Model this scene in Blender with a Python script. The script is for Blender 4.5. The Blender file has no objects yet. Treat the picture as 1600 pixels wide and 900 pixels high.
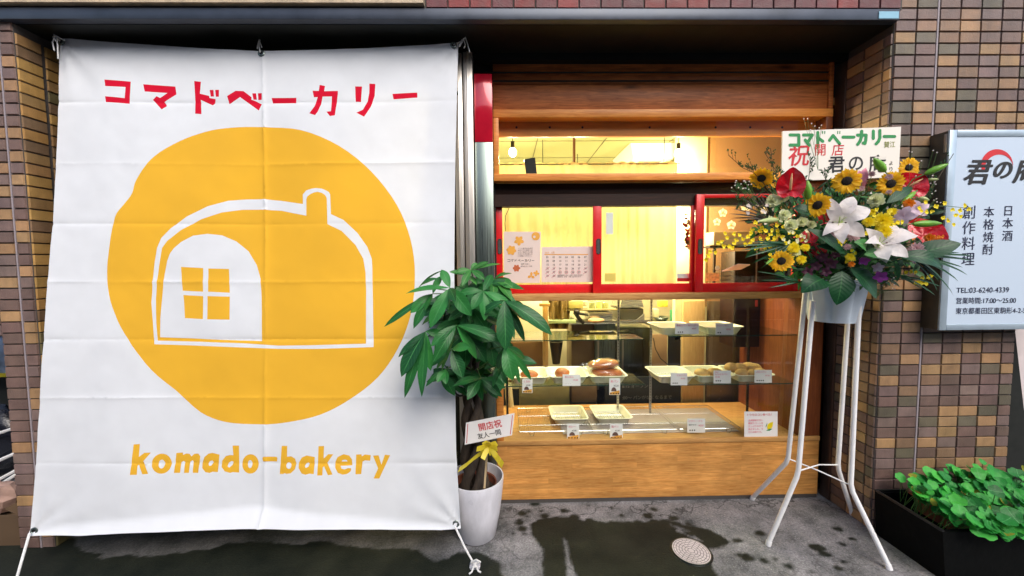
import bpy, bmesh, math, random
import numpy as np
from mathutils import Vector, Matrix, geometry
random.seed(11)
C = bpy.context.scene.collection
S = bpy.context.scene

# ---------------------------------------------------------------- camera
FPX, YAW, PITCH, ROLL, EYE = 600.0, 0.0167, 0.0583, 0.0095, 1.69
_sp, _cp, _st, _ct = math.sin(YAW), math.cos(YAW), math.sin(PITCH), math.cos(PITCH)
FW = Vector((_sp*_ct, _cp*_ct, -_st)); _r = Vector((_cp, -_sp, 0)); _u = Vector((_sp*_st, _cp*_st, _ct))
RT = math.cos(ROLL)*_r - math.sin(ROLL)*_u
UP = math.sin(ROLL)*_r + math.cos(ROLL)*_u
cd = bpy.data.cameras.new('camera'); cam = bpy.data.objects.new('camera', cd); C.objects.link(cam)
cam.matrix_world = Matrix(((RT.x, UP.x, -FW.x, 0), (RT.y, UP.y, -FW.y, 0), (RT.z, UP.z, -FW.z, EYE), (0, 0, 0, 1)))
cd.sensor_width = 36; cd.lens = FPX/1600*36; cd.clip_start = 0.02; cd.clip_end = 400
S.camera = cam

# ---------------------------------------------------------------- world, sun, exposure
SUN_EL, SUN_ROT = math.radians(45), math.radians(155)
w = bpy.data.worlds.new('World'); S.world = w; w.use_nodes = True
nt = w.node_tree; bg = nt.nodes['Background']
sky = nt.nodes.new('ShaderNodeTexSky'); sky.sky_type = 'NISHITA'; sky.sun_disc = False
sky.sun_elevation = SUN_EL; sky.sun_rotation = SUN_ROT; sky.dust_density = 3.0; sky.air_density = 1.0
nt.links.new(sky.outputs[0], bg.inputs[0]); bg.inputs[1].default_value = 0.13
sd = bpy.data.lights.new('sun', 'SUN'); sd.energy = 1.25; sd.angle = math.radians(42); sd.color = (1, .96, .9)
so = bpy.data.objects.new('sun', sd); C.objects.link(so)
_az = math.radians(155)                       # overcast glow comes from over the street
sv = Vector((math.sin(_az)*math.cos(SUN_EL), math.cos(_az)*math.cos(SUN_EL), math.sin(SUN_EL)))
so.rotation_euler = sv.to_track_quat('Z', 'Y').to_euler()
S.view_settings.view_transform = 'Standard'; S.view_settings.look = 'None'
S.view_settings.exposure = 0.92; S.view_settings.gamma = 1; S.view_settings.use_curve_mapping = False
S.cycles.max_bounces = 10; S.cycles.transparent_max_bounces = 16; S.cycles.use_denoising = True
S.cycles.sample_clamp_indirect = 6; S.cycles.caustics_reflective = False; S.cycles.caustics_refractive = False

# ---------------------------------------------------------------- picture point -> real point on a given plane
def ray(x, y): return FW + (x-800)/FPX*RT + (450-y)/FPX*UP
def P(x, y, Y):
    d = ray(x, y); t = Y/d.y; return Vector((d.x*t, Y, EYE+d.z*t))
def G(x, y, Z=0.0):
    d = ray(x, y); t = (Z-EYE)/d.z; return Vector((d.x*t, d.y*t, Z))
def X(x, Y, y=450): return P(x, y, Y).x
def Zc(y, Y, x=800): return P(x, y, Y).z

# ---------------------------------------------------------------- helpers
def tag(o, label=None, cat=None, group=None, kind=None):
    if label: o['label'] = label
    if cat: o['category'] = cat
    if group: o['group'] = group
    if kind: o['kind'] = kind
    return o
def empty(name, loc, label=None, cat=None, group=None, kind=None):
    o = bpy.data.objects.new(name, None); C.objects.link(o); o.location = loc; o.empty_display_size = .05
    return tag(o, label, cat, group, kind)

class MB:
    """collects faces of one mesh; world coordinates"""
    def __init__(s): s.v = []; s.f = []; s.m = []; s.uv = []; s.c = []; s.hasc = False
    def add(s, vs, fs, mi=0, uvs=None, col=None):
        b = len(s.v); s.v += [tuple(p) for p in vs]
        for f in fs:
            s.f.append([b+i for i in f]); s.m.append(mi)
            s.uv += [uvs[i] if uvs else (vs[i][0], vs[i][2]) for i in f]
            s.c += [col if col else (1, 1, 1, 1)]*len(f)
        if col: s.hasc = True
        return s
    def box(s, a, b, mi=0, col=None, bev=0.0):
        x0, y0, z0 = a; x1, y1, z1 = b
        if x1 < x0: x0, x1 = x1, x0
        if y1 < y0: y0, y1 = y1, y0
        if z1 < z0: z0, z1 = z1, z0
        if bev > 0:
            e = min(bev, (x1-x0)/2.01, (y1-y0)/2.01, (z1-z0)/2.01)
            vs = []
            bm = bmesh.new(); bmesh.ops.create_cube(bm, size=1)
            for v in bm.verts: v.co = Vector((x0+(v.co.x+.5)*(x1-x0), y0+(v.co.y+.5)*(y1-y0), z0+(v.co.z+.5)*(z1-z0)))
            bmesh.ops.bevel(bm, geom=bm.edges[:], offset=e, segments=2, profile=.5, affect='EDGES')
            bm.verts.index_update()
            s.add([v.co[:] for v in bm.verts], [[v.index for v in f.verts] for f in bm.faces], mi, None, col); bm.free(); return s
        vs = [(x0,y0,z0),(x1,y0,z0),(x1,y1,z0),(x0,y1,z0),(x0,y0,z1),(x1,y0,z1),(x1,y1,z1),(x0,y1,z1)]
        return s.add(vs, [(0,3,2,1),(4,5,6,7),(0,1,5,4),(1,2,6,5),(2,3,7,6),(3,0,4,7)], mi, None, col)
    def hexa(s, lo, hi, mi=0, col=None):
        """prism between two matching rings"""
        n = len(lo); vs = list(lo)+list(hi)
        fs = [list(range(n))[::-1], list(range(n, 2*n))]+[(i, (i+1) % n, n+(i+1) % n, n+i) for i in range(n)]
        return s.add(vs, fs, mi, None, col)
    def tube(s, pts, r, n=8, mi=0, cap=True, col=None):
        pts = [Vector(p) for p in pts]; rs = r if isinstance(r, (list, tuple)) else [r]*len(pts)
        vs = []; pn = None
        for i, p in enumerate(pts):
            t = (pts[min(i+1, len(pts)-1)]-pts[max(i-1, 0)])
            if t.length < 1e-9: t = Vector((0, 0, 1))
            t.normalize()
            if pn is None:
                pn = t.orthogonal().normalized()
            else:
                pn = (pn - t*pn.dot(t)); pn = pn.normalized() if pn.length > 1e-6 else t.orthogonal().normalized()
            bn = t.cross(pn)
            for k in range(n):
                a = 2*math.pi*k/n; vs.append(p+(pn*math.cos(a)+bn*math.sin(a))*rs[i])
        fs = [(i*n+k, i*n+(k+1) % n, (i+1)*n+(k+1) % n, (i+1)*n+k) for i in range(len(pts)-1) for k in range(n)]
        if cap: fs += [list(range(n))[::-1], [(len(pts)-1)*n+k for k in range(n)]]
        uv = [(k % n/n, i/max(1, len(pts)-1)) for i in range(len(pts)) for k in range(n)]
        return s.add(vs, fs, mi, uv, col)
    def lathe(s, prof, c=(0, 0, 0), n=32, mi=0, axis=None, col=None):
        """prof: (radius, height) list turned about an axis"""
        c = Vector(c); ax = Vector(axis).normalized() if axis else Vector((0, 0, 1))
        e1 = ax.orthogonal().normalized() if axis else Vector((1, 0, 0)); e2 = ax.cross(e1)
        vs = [c+ax*h+(e1*math.cos(2*math.pi*k/n)+e2*math.sin(2*math.pi*k/n))*r for r, h in prof for k in range(n)]
        fs = [(i*n+k, i*n+(k+1) % n, (i+1)*n+(k+1) % n, (i+1)*n+k) for i in range(len(prof)-1) for k in range(n)]
        return s.add(vs, fs, mi, None, col)
    def rrloft(s, c, rings, n=5, mi=0, col=None, capb=True, capt=False, rot=0):
        """rounded rectangles (hw, hd, r, z) lofted"""
        c = Vector(c); vs = []
        for hw, hd, r, z in rings:
            for q, (sx, sy) in enumerate(((1, 1), (-1, 1), (-1, -1), (1, -1))):
                for k in range(n):
                    a = math.pi/2*(q+k/(n-1))
                    x = sx*(hw-r)+r*math.cos(a); y = sy*(hd-r)+r*math.sin(a)
                    vs.append(c+Vector((x*math.cos(rot)-y*math.sin(rot), x*math.sin(rot)+y*math.cos(rot), z)))
        m = 4*n
        fs = [(i*m+k, i*m+(k+1) % m, (i+1)*m+(k+1) % m, (i+1)*m+k) for i in range(len(rings)-1) for k in range(m)]
        if capb: fs.append(list(range(m))[::-1])
        if capt: fs.append([(len(rings)-1)*m+k for k in range(m)])
        return s.add(vs, fs, mi, None, col)
    def blob(s, c, r, seg=10, rings=7, jit=0.0, mi=0, col=None, rot=None):
        rx, ry, rz = r if isinstance(r, (tuple, list)) else (r, r, r)
        c = Vector(c); vs = []
        for i in range(rings+1):
            th = math.pi*i/rings
            for k in range(seg):
                a = 2*math.pi*k/seg; j = 1+random.uniform(-jit, jit)
                p = Vector((rx*math.sin(th)*math.cos(a)*j, ry*math.sin(th)*math.sin(a)*j, rz*math.cos(th)*j))
                if rot: p = rot @ p
                vs.append(c+p)
        fs = [(i*seg+k, (i+1)*seg+k, (i+1)*seg+(k+1) % seg, i*seg+(k+1) % seg) for i in range(rings) for k in range(seg)]
        return s.add(vs, fs, mi, None, col)
    def leaf(s, base, tip, width, nrm=(0, -1, .3), arch=0.0, fold=.15, droop=0.0, shape=(.45, 1.0), n=8, wave=0.0, mi=0, col=None, twist=0.0, blunt=0.0):
        base, tip, nrm = Vector(base), Vector(tip), Vector(nrm)
        ax = tip-base; L = ax.length
        if L < 1e-6: return s
        t = ax/L; nn = nrm-t*nrm.dot(t)
        nn = nn.normalized() if nn.length > 1e-6 else t.orthogonal().normalized()
        sd = t.cross(nn); vs = []; uv = []; ph = random.random()*6
        pk, pw = shape
        for i in range(n+1):
            u = i/n
            cc = base+ax*u+nn*(arch*L*4*u*(1-u))-Vector((0, 0, 1))*droop*L*u*u
            k = u/pk*.5 if u < pk else .5+(u-pk)/(1-pk)*.5
            hw = width/2*(max(0.0, math.sin(math.pi*k))**pw)
            if blunt: hw = max(hw, width/2*blunt*(1 if u < .97 else .3)*min(1, u*4))
            tw = twist*u; s2 = sd*math.cos(tw)+nn*math.sin(tw); n2 = nn*math.cos(tw)-sd*math.sin(tw)
            for q in (-1, -.5, 0, .5, 1):
                wv = wave*width*math.sin(u*14+ph+(q > 0)*1.7)*abs(q)
                vs.append(cc+s2*q*hw+n2*(abs(q)*hw*fold+wv)); uv.append((u, .5+q*.5))
        fs = [(i*5+k, i*5+k+1, (i+1)*5+k+1, (i+1)*5+k) for i in range(n) for k in range(4)]
        return s.add(vs, fs, mi, uv, col)
    def build(s, name, mats, parent=None, smooth=True, loc=None):
        me = bpy.data.meshes.new(name); me.from_pydata(s.v, [], s.f)
        if not isinstance(mats, (list, tuple)): mats = [mats]
        for m in mats: me.materials.append(m)
        if len(me.polygons) == len(s.m): me.polygons.foreach_set('material_index', s.m)
        me.polygons.foreach_set('use_smooth', [smooth]*len(me.polygons))
        uvl = me.uv_layers.new(name='UVMap')
        if len(uvl.data) == len(s.uv): uvl.data.foreach_set('uv', [c for p in s.uv for c in p])
        if s.hasc:
            ca = me.color_attributes.new('Col', 'FLOAT_COLOR', 'CORNER')
            if len(ca.data) == len(s.c): ca.data.foreach_set('color', [q for p in s.c for q in p])
        me.update()
        if smooth:
            me.set_sharp_from_angle(angle=math.radians(42))
        o = bpy.data.objects.new(name, me); C.objects.link(o)
        if parent is not None:
            o.parent = parent; o.matrix_parent_inverse = Matrix.Translation(-parent_loc(parent))
        else:                                           # origin at the base of the thing
            co = np.array(s.v); mn = co.min(0); mx = co.max(0)
            c = Vector(((mn[0]+mx[0])/2, (mn[1]+mx[1])/2, mn[2])); me.transform(Matrix.Translation(-c)); o.location = c
        return o
def parent_loc(o):
    v = Vector(o.location)
    while o.parent is not None:
        # children of an empty keep world coordinates through their inverse; meshes under meshes likewise
        return parent_world(o)
    return v
def parent_world(o):
    if o.parent is None: return Vector(o.location)
    return parent_world(o.parent)+Vector(o.location)+o.matrix_parent_inverse.translation

def new_thing(name, mb, mats, label, cat, group=None, smooth=True):
    return tag(mb.build(name, mats, None, smooth), label, cat, group)

# ---------------------------------------------------------------- materials
def mat(name, col, rough=.6, metal=0.0, var=.12, scale=8, bump=0.0, bscale=60, spec=.5, coat=0.0, trans=0.0, sss=0.0, stretch=None, usecol=False, emit=0):
    m = bpy.data.materials.new(name); m.use_nodes = True; n = m.node_tree; b = n.nodes['Principled BSDF']
    b.inputs['Roughness'].default_value = rough; b.inputs['Metallic'].default_value = metal
    b.inputs['Specular IOR Level'].default_value = spec; b.inputs['Coat Weight'].default_value = coat
    tc = n.nodes.new('ShaderNodeTexCoord'); mp = n.nodes.new('ShaderNodeMapping'); n.links.new(tc.outputs['Object'], mp.inputs[0])
    if stretch: mp.inputs['Scale'].default_value = stretch
    no = n.nodes.new('ShaderNodeTexNoise'); no.inputs['Scale'].default_value = scale; no.inputs['Detail'].default_value = 6
    n.links.new(mp.outputs[0], no.inputs['Vector'])
    mr = n.nodes.new('ShaderNodeMapRange'); mr.inputs[1].default_value = .25; mr.inputs[2].default_value = .75
    mr.inputs[3].default_value = 1-var; mr.inputs[4].default_value = 1+var
    n.links.new(no.outputs[0], mr.inputs[0])
    mx = n.nodes.new('ShaderNodeVectorMath'); mx.operation = 'SCALE'
    if usecol:
        at = n.nodes.new('ShaderNodeVertexColor'); at.layer_name = 'Col'; n.links.new(at.outputs[0], mx.inputs[0])
    else: mx.inputs[0].default_value = col[:3]
    n.links.new(mr.outputs[0], mx.inputs['Scale']); n.links.new(mx.outputs[0], b.inputs['Base Color'])
    r2 = n.nodes.new('ShaderNodeMapRange'); r2.inputs[1].default_value = .3; r2.inputs[2].default_value = .7
    r2.inputs[3].default_value = max(0.02, rough*.85); r2.inputs[4].default_value = min(1, rough*1.15)
    n.links.new(no.outputs[0], r2.inputs[0]); n.links.new(r2.outputs[0], b.inputs['Roughness'])
    if bump:
        n2 = n.nodes.new('ShaderNodeTexNoise'); n2.inputs['Scale'].default_value = bscale; n2.inputs['Detail'].default_value = 5
        n.links.new(mp.outputs[0], n2.inputs['Vector'])
        bp = n.nodes.new('ShaderNodeBump'); bp.inputs['Strength'].default_value = bump; bp.inputs['Distance'].default_value = .01
        n.links.new(n2.outputs[0], bp.inputs['Height']); n.links.new(bp.outputs[0], b.inputs['Normal'])
    if emit: b.inputs['Emission Color'].default_value = (*col[:3], 1); b.inputs['Emission Strength'].default_value = emit
    if trans:     # thin translucent sheet
        tr = n.nodes.new('ShaderNodeBsdfTranslucent'); n.links.new(mx.outputs[0], tr.inputs[0])
        ms = n.nodes.new('ShaderNodeMixShader'); ms.inputs[0].default_value = trans
        n.links.new(b.outputs[0], ms.inputs[1]); n.links.new(tr.outputs[0], ms.inputs[2]); n.links.new(ms.outputs[0], n.nodes['Material Output'].inputs[0])
    return m

def wood(name, c1, c2, axis='X', plank=None, grain=14, rough=.45, knots=0.0, coat=.1):
    """long-grained timber; plank=(length, height) gives glued staves"""
    m = bpy.data.materials.new(name); m.use_nodes = True; n = m.node_tree; b = n.nodes['Principled BSDF']; L = n.links.new
    tc = n.nodes.new('ShaderNodeTexCoord'); mp = n.nodes.new('ShaderNodeMapping'); L(tc.outputs['Object'], mp.inputs[0])
    mp.inputs['Scale'].default_value = {'X': (.7, 8, 8), 'Z': (8, 8, .7), 'Y': (8, .7, 8)}[axis]
    nz = n.nodes.new('ShaderNodeTexNoise'); nz.inputs['Scale'].default_value = grain; nz.inputs['Detail'].default_value = 8; nz.inputs['Roughness'].default_value = .62; nz.inputs['Distortion'].default_value = .6
    L(mp.outputs[0], nz.inputs['Vector'])
    cr = n.nodes.new('ShaderNodeValToRGB'); cr.color_ramp.elements[0].position = .3; cr.color_ramp.elements[1].position = .72
    cr.color_ramp.elements[0].color = (*c1, 1); cr.color_ramp.elements[1].color = (*c2, 1); L(nz.outputs[0], cr.inputs[0])
    out = cr.outputs[0]
    n3 = n.nodes.new('ShaderNodeTexNoise'); n3.inputs['Scale'].default_value = 2.2; L(tc.outputs['Object'], n3.inputs['Vector'])
    def mul(a, fac_out, lo, hi, f0=.3, f1=.7):
        r = n.nodes.new('ShaderNodeMapRange'); r.inputs[1].default_value = f0; r.inputs[2].default_value = f1; r.inputs[3].default_value = lo; r.inputs[4].default_value = hi
        L(fac_out, r.inputs[0]); v = n.nodes.new('ShaderNodeVectorMath'); v.operation = 'SCALE'; L(a, v.inputs[0]); L(r.outputs[0], v.inputs['Scale']); return v.outputs[0]
    out = mul(out, n3.outputs[0], .85, 1.12)
    if plank:
        sep = n.nodes.new('ShaderNodeSeparateXYZ'); L(tc.outputs['Object'], sep.inputs[0])
        cb = n.nodes.new('ShaderNodeCombineXYZ'); L(sep.outputs[0 if axis == 'X' else 2], cb.inputs[0]); L(sep.outputs[2 if axis == 'X' else 0], cb.inputs[1])
        br = n.nodes.new('ShaderNodeTexBrick'); br.inputs['Scale'].default_value = 1; br.inputs['Brick Width'].default_value = plank[0]; br.inputs['Row Height'].default_value = plank[1]
        br.inputs['Mortar Size'].default_value = .0006; br.inputs['Color1'].default_value = (.1, .1, .1, 1); br.inputs['Color2'].default_value = (1, 1, 1, 1); br.inputs['Mortar'].default_value = (.3, .3, .3, 1)
        br.inputs['Mortar Smooth'].default_value = 0; br.inputs['Bias'].default_value = 0; br.offset = .37
        L(cb.outputs[0], br.inputs['Vector']); out = mul(out, br.outputs['Color'], .80, 1.13, 0, 1)
    if knots:
        vo = n.nodes.new('ShaderNodeTexVoronoi'); vo.inputs['Scale'].default_value = 1; mk = n.nodes.new('ShaderNodeMapping'); mk.inputs['Scale'].default_value = (1.9, 1, 7.5)
        L(tc.outputs['Object'], mk.inputs[0]); L(mk.outputs[0], vo.inputs['Vector']); out = mul(out, vo.outputs['Distance'], .3, 1.0, .03, .03+knots)
    L(out, b.inputs['Base Color']); b.inputs['Roughness'].default_value = rough; b.inputs['Specular IOR Level'].default_value = .3; b.inputs['Coat Weight'].default_value = coat; b.inputs['Coat Roughness'].default_value = .25
    bp = n.nodes.new('ShaderNodeBump'); bp.inputs['Strength'].default_value = .12; bp.inputs['Distance'].default_value = .004; L(nz.outputs[0], bp.inputs['Height']); L(bp.outputs[0], b.inputs['Normal'])
    return m

def glassmat(name, tint=(.97, .99, .97), rough=.0, refl=1.0, haze=0.0):
    m = bpy.data.materials.new(name); m.use_nodes = True; n = m.node_tree; n.nodes.clear(); L = n.links.new
    o = n.nodes.new('ShaderNodeOutputMaterial'); tr = n.nodes.new('ShaderNodeBsdfTransparent'); tr.inputs[0].default_value = (*tint, 1)
    gl = n.nodes.new('ShaderNodeBsdfGlossy'); gl.inputs['Roughness'].default_value = rough
    lw = n.nodes.new('ShaderNodeFresnel'); lw.inputs[0].default_value = 1.5
    mu = n.nodes.new('ShaderNodeMath'); mu.operation = 'MULTIPLY'; mu.inputs[1].default_value = refl; mu.use_clamp = True; L(lw.outputs[0], mu.inputs[0])
    ge = n.nodes.new('ShaderNodeNewGeometry'); bk = n.nodes.new('ShaderNodeMath'); bk.operation = 'SUBTRACT'; bk.inputs[0].default_value = 1; L(ge.outputs['Backfacing'], bk.inputs[1])
    m3 = n.nodes.new('ShaderNodeMath'); m3.operation = 'MULTIPLY'; L(mu.outputs[0], m3.inputs[0]); L(bk.outputs[0], m3.inputs[1]); mu = m3
    mx = n.nodes.new('ShaderNodeMixShader'); L(mu.outputs[0], mx.inputs[0]); L(tr.outputs[0], mx.inputs[1]); L(gl.outputs[0], mx.inputs[2])
    if haze:
        df = n.nodes.new('ShaderNodeBsdfDiffuse'); df.inputs[0].default_value = (.8, .8, .78, 1)
        m2 = n.nodes.new('ShaderNodeMixShader'); m2.inputs[0].default_value = haze; L(mx.outputs[0], m2.inputs[1]); L(df.outputs[0], m2.inputs[2]); L(m2.outputs[0], o.inputs[0])
    else: L(mx.outputs[0], o.inputs[0])
    return m

def leafmat(name, c, vein=(.25, .5, .2), rough=.38, trans=.22, var=.25, veins=9, usecol=False):
    m = mat(name, c, rough, var=var, scale=9, trans=trans, spec=.3, usecol=usecol); n = m.node_tree; L = n.links.new
    uv = n.nodes.new('ShaderNodeUVMap'); sp = n.nodes.new('ShaderNodeSeparateXYZ'); L(uv.outputs[0], sp.inputs[0])
    def ma(op, a, b=None):
        q = n.nodes.new('ShaderNodeMath'); q.operation = op
        for i, v in enumerate((a, b)):
            if v is None: continue
            if isinstance(v, (int, float)): q.inputs[i].default_value = v
            else: L(v, q.inputs[i])
        return q.outputs[0]
    d = ma('ABSOLUTE', ma('SUBTRACT', sp.outputs[1], .5))
    mid = ma('LESS_THAN', d, .022)
    saw = ma('PINGPONG', ma('MULTIPLY', ma('SUBTRACT', sp.outputs[0], ma('MULTIPLY', d, .45)), veins), .5)
    sm = ma('MULTIPLY', ma('LESS_THAN', saw, .045), .35)
    fac = ma('MAXIMUM', mid, sm)
    bs = n.nodes['Principled BSDF']; src = bs.inputs['Base Color'].links[0].from_socket
    mx = n.nodes.new('ShaderNodeMix'); mx.data_type = 'RGBA'; L(fac, mx.inputs[0]); L(src, mx.inputs[6]); mx.inputs[7].default_value = (*vein, 1)
    L(mx.outputs[2], bs.inputs['Base Color'])
    bp = n.nodes.new('ShaderNodeBump'); bp.inputs['Strength'].default_value = .25; bp.inputs['Distance'].default_value = .004; L(saw, bp.inputs['Height']); L(bp.outputs[0], bs.inputs['Normal'])
    return m

M = {}
def text(body, size, origin, mt, parent, ex=(1, 0, 0), ey=(0, 0, 1), name='lettering', bold=0.0, align='LEFT', shear=0.0, sx=1.0, vertical=False, lift=.0012, lh=1.0):
    """flat lettering standing a hair proud of a surface; ex, ey are the writing directions"""
    ex, ey = Vector(ex).normalized(), Vector(ey).normalized(); ez = ex.cross(ey)
    cu = bpy.data.curves.new(name, 'FONT'); cu.body = '\n'.join(body) if vertical else body
    cu.size = size; cu.align_x = align; cu.offset = bold*size; cu.shear = shear; cu.space_line = lh; cu.extrude = .0002
    ob = bpy.data.objects.new(name, cu); C.objects.link(ob)
    TEXTS.append((ob, name, (ex, ey, ez), Vector(origin)+ez*lift, sx, mt, parent)); return ob
TEXTS = []
def finish_texts():
    """turn all lettering into mesh at once, one mesh per thing and colour"""
    bpy.context.view_layer.update(); dg = bpy.context.evaluated_depsgraph_get(); groups = {}
    for ob, name, (ex, ey, ez), o, sx, mt, parent in TEXTS:
        me = bpy.data.meshes.new_from_object(ob.evaluated_get(dg))
        me.transform(Matrix(((ex.x*sx, ey.x, ez.x, o.x), (ex.y*sx, ey.y, ez.y, o.y), (ex.z*sx, ey.z, ez.z, o.z), (0, 0, 0, 1))))
        groups.setdefault((parent.name, mt.name), []).append((me, parent, mt, ob))
    for k, items in groups.items():
        bm = bmesh.new()
        for me, parent, mt, ob in items: bm.from_mesh(me)
        me = bpy.data.meshes.new('lettering'); bm.to_mesh(me); bm.free(); me.materials.append(items[0][2])
        r = bpy.data.objects.new('lettering', me); C.objects.link(r); parent = items[0][1]
        r.parent = parent; r.matrix_parent_inverse = Matrix.Translation(-parent_world(parent))
    for t_ in TEXTS: bpy.data.objects.remove(t_[0])

KANA = {'コ': [[(0, .9), (1, .9), (1, .08)], [(0, .1), (1, .1)]], 'マ': [[(0, .9), (1, .9), (.55, .4)], [(.2, .5), (.65, .08)]],
 'ド': [[(.2, 1), (.2, 0)], [(.22, .62), (.8, .36)], [(.66, 1), (.7, .86)], [(.9, 1), (.94, .86)]],
 'ベ': [[(0, .38), (.35, .76), (1, .12)], [(.66, .98), (.7, .84)], [(.88, .98), (.92, .84)]], 'ー': [[(0, .5), (1, .5)]],
 'カ': [[(.02, .7), (.92, .7), (.88, .3), (.8, .06), (.62, .1)], [(.45, 1), (.44, .6), (.3, .25), (.05, 0)]],
 'リ': [[(.15, .95), (.15, .4)], [(.85, 1), (.85, .45), (.7, .18), (.45, 0)]]}
def strokes(mb, lines, f, wdt, rnd=True, z0=0.0, step=.00008, mi=0):
    """flat brush strokes; f maps (x, y, lift) to a point"""
    z = z0
    for ln in lines:
        for (x0, y0), (x1, y1) in zip(ln[:-1], ln[1:]):
            d = Vector((x1-x0, y1-y0)); l = d.length or 1e-6; d /= l; nx, ny = -d.y*wdt/2, d.x*wdt/2; z += step
            mb.add([f(x0+nx, y0+ny, z), f(x0-nx, y0-ny, z), f(x1-nx, y1-ny, z), f(x1+nx, y1+ny, z)], [(0, 1, 2, 3)], mi)
        if rnd:
            for (x0, y0) in ln:
                z += step; mb.add([f(x0+wdt/2*math.cos(a*math.pi/5), y0+wdt/2*math.sin(a*math.pi/5), z) for a in range(10)], [tuple(range(10))], mi)
    return z
# ---------------------------------------------------------------- shared materials
M['tile'] = mat('tile', (1, 1, 1), .55, var=.16, scale=22, bump=.35, bscale=160, usecol=True)
def weather(m, lo=.72, hi=1.1, sc=(3, 3, .5)):
    """rain streaks and grime: broad soft blotches in world space"""
    n = m.node_tree; b = n.nodes['Principled BSDF']; src = b.inputs['Base Color'].links[0].from_socket; g = n.nodes.new('ShaderNodeNewGeometry'); mp = n.nodes.new('ShaderNodeMapping'); mp.inputs['Scale'].default_value = sc
    n.links.new(g.outputs['Position'], mp.inputs[0]); q = n.nodes.new('ShaderNodeTexNoise'); q.inputs['Scale'].default_value = 2.2; q.inputs['Detail'].default_value = 7; q.inputs['Roughness'].default_value = .65; n.links.new(mp.outputs[0], q.inputs['Vector'])
    r = n.nodes.new('ShaderNodeMapRange'); r.inputs[1].default_value = .35; r.inputs[2].default_value = .62; r.inputs[3].default_value = lo; r.inputs[4].default_value = hi; n.links.new(q.outputs[0], r.inputs[0])
    v = n.nodes.new('ShaderNodeVectorMath'); v.operation = 'SCALE'; n.links.new(src, v.inputs[0]); n.links.new(r.outputs[0], v.inputs['Scale']); n.links.new(v.outputs[0], b.inputs['Base Color'])
weather(M['tile'])
M['grout'] = mat('grout', (.07, .062, .058), .9, bump=.4)
M['sealant'] = mat('sealant', (.3, .26, .28), .6)
M['darkmetal'] = mat('dark_metal', (.01, .012, .01), .5, .3, var=.3, scale=5)
M['beam'] = mat('painted_beam', (.045, .055, .075), .38, .4, var=.35, scale=6)
M['beamdark'] = mat('dark_painted_beam', (.02, .014, .012), .35, .3, var=.3)
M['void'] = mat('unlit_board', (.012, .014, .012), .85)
M['shutter'] = mat('shutter_slat', (.06, .09, .04), .25, .9, var=.2)
M['alu'] = mat('aluminium', (.52, .49, .45), .34, .85, var=.12, scale=3, stretch=(40, 40, 1), bump=.1, bscale=3)
M['steel'] = mat('stainless', (.2, .24, .22), .3, 1, var=.14, scale=3, stretch=(60, 60, 1))
M['steelh'] = mat('stainless_horizontal', (.55, .56, .54), .28, 1, var=.1, scale=3, stretch=(1, 50, 50))
M['redmetal'] = mat('glossy_red', (.55, .008, .03), .14, .15, var=.2, coat=.6)
M['red'] = mat('red_paint', (.66, .008, .012), .33, var=.1, scale=4, bump=.08, bscale=30, coat=.15)
M['cedar'] = wood('cedar_plank', (.26, .07, .018), (.66, .21, .055), knots=.13, grain=9, rough=.5)
M['pine'] = wood('warm_pine', (.56, .18, .032), (.82, .34, .075), grain=10)
M['ply'] = wood('orange_ply', (.62, .19, .03), (.8, .30, .05), grain=5, rough=.3)
M['stave'] = wood('glued_stave_board', (.50, .20, .045), (.78, .40, .115), plank=(.46, .036), grain=12)
M['sill'] = wood('sill_timber', (.42, .2, .06), (.66, .37, .13), grain=12)
M['redwood'] = wood('reddish_board', (.13, .035, .012), (.24, .07, .022), axis='Z', grain=9)
M['darkwood'] = wood('dark_board', (.012, .005, .003), (.035, .013, .007), grain=9, coat=0)
M['lightwood'] = wood('light_board', (.55, .36, .15), (.72, .52, .25), axis='Z', grain=9)
M['post'] = wood('post_timber', (.42, .25, .09), (.6, .4, .17), axis='Z', grain=10)
M['glass'] = glassmat('window_glass', refl=1.0)
M['caseglass'] = glassmat('case_glass', (.97, .985, .975), refl=1.0)
M['shelfglass'] = glassmat('shelf_glass', (.82, .93, .87), refl=1.5)
M['glassedge'] = mat('glass_edge', (.015, .05, .035), .15)
M['cream'] = mat('cream_wall', (.58, .54, .34), .8, var=.05)
M['brownwall'] = mat('tan_wall', (.42, .24, .11), .8, var=.06)
M['ceilw'] = mat('ceiling_board', (.34, .36, .2), .8, var=.04)
M['curtain'] = mat('yellow_curtain', (.80, .70, .32), .8, trans=.2, var=.16, scale=3)
M['white'] = mat('white_enamel', (.88, .88, .88), .28, var=.04, coat=.3)
M['pot'] = mat('white_pot', (.72, .72, .78), .32, var=.05, coat=.2)
weather(M['pot'], .86, 1.03, (6, 6, 2)); weather(M['stave'], .84, 1.06, (2, 2, 3)); weather(M['red'], .85, 1.05, (4, 4, 4))
M['bucket'] = mat('pale_blue_bucket', (.62, .72, .84), .35, var=.06, trans=.2)
M['terra'] = mat('terracotta_plastic', (.26, .085, .05), .5, var=.2)
M['soil'] = mat('soil', (.03, .02, .014), .95, bump=.8, bscale=40)
M['bark'] = mat('bark', (.05, .036, .026), .85, var=.5, scale=25, bump=.9, bscale=35, stretch=(2, 2, .6))
M['cord'] = mat('white_cord', (.75, .75, .74), .7, bump=.5, bscale=300)
M['paper'] = mat('paper', (.82, .8, .78), .7, var=.02)
M['pinkpaper'] = mat('pale_pink_paper', (.84, .72, .68), .7, var=.02, trans=.25)
M['ink'] = mat('black_ink', (.012, .012, .014), .6)
M['inkred'] = mat('red_ink', (.6, .02, .03), .6)
M['inkpink'] = mat('pink_ink', (.7, .12, .2), .6)
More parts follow.
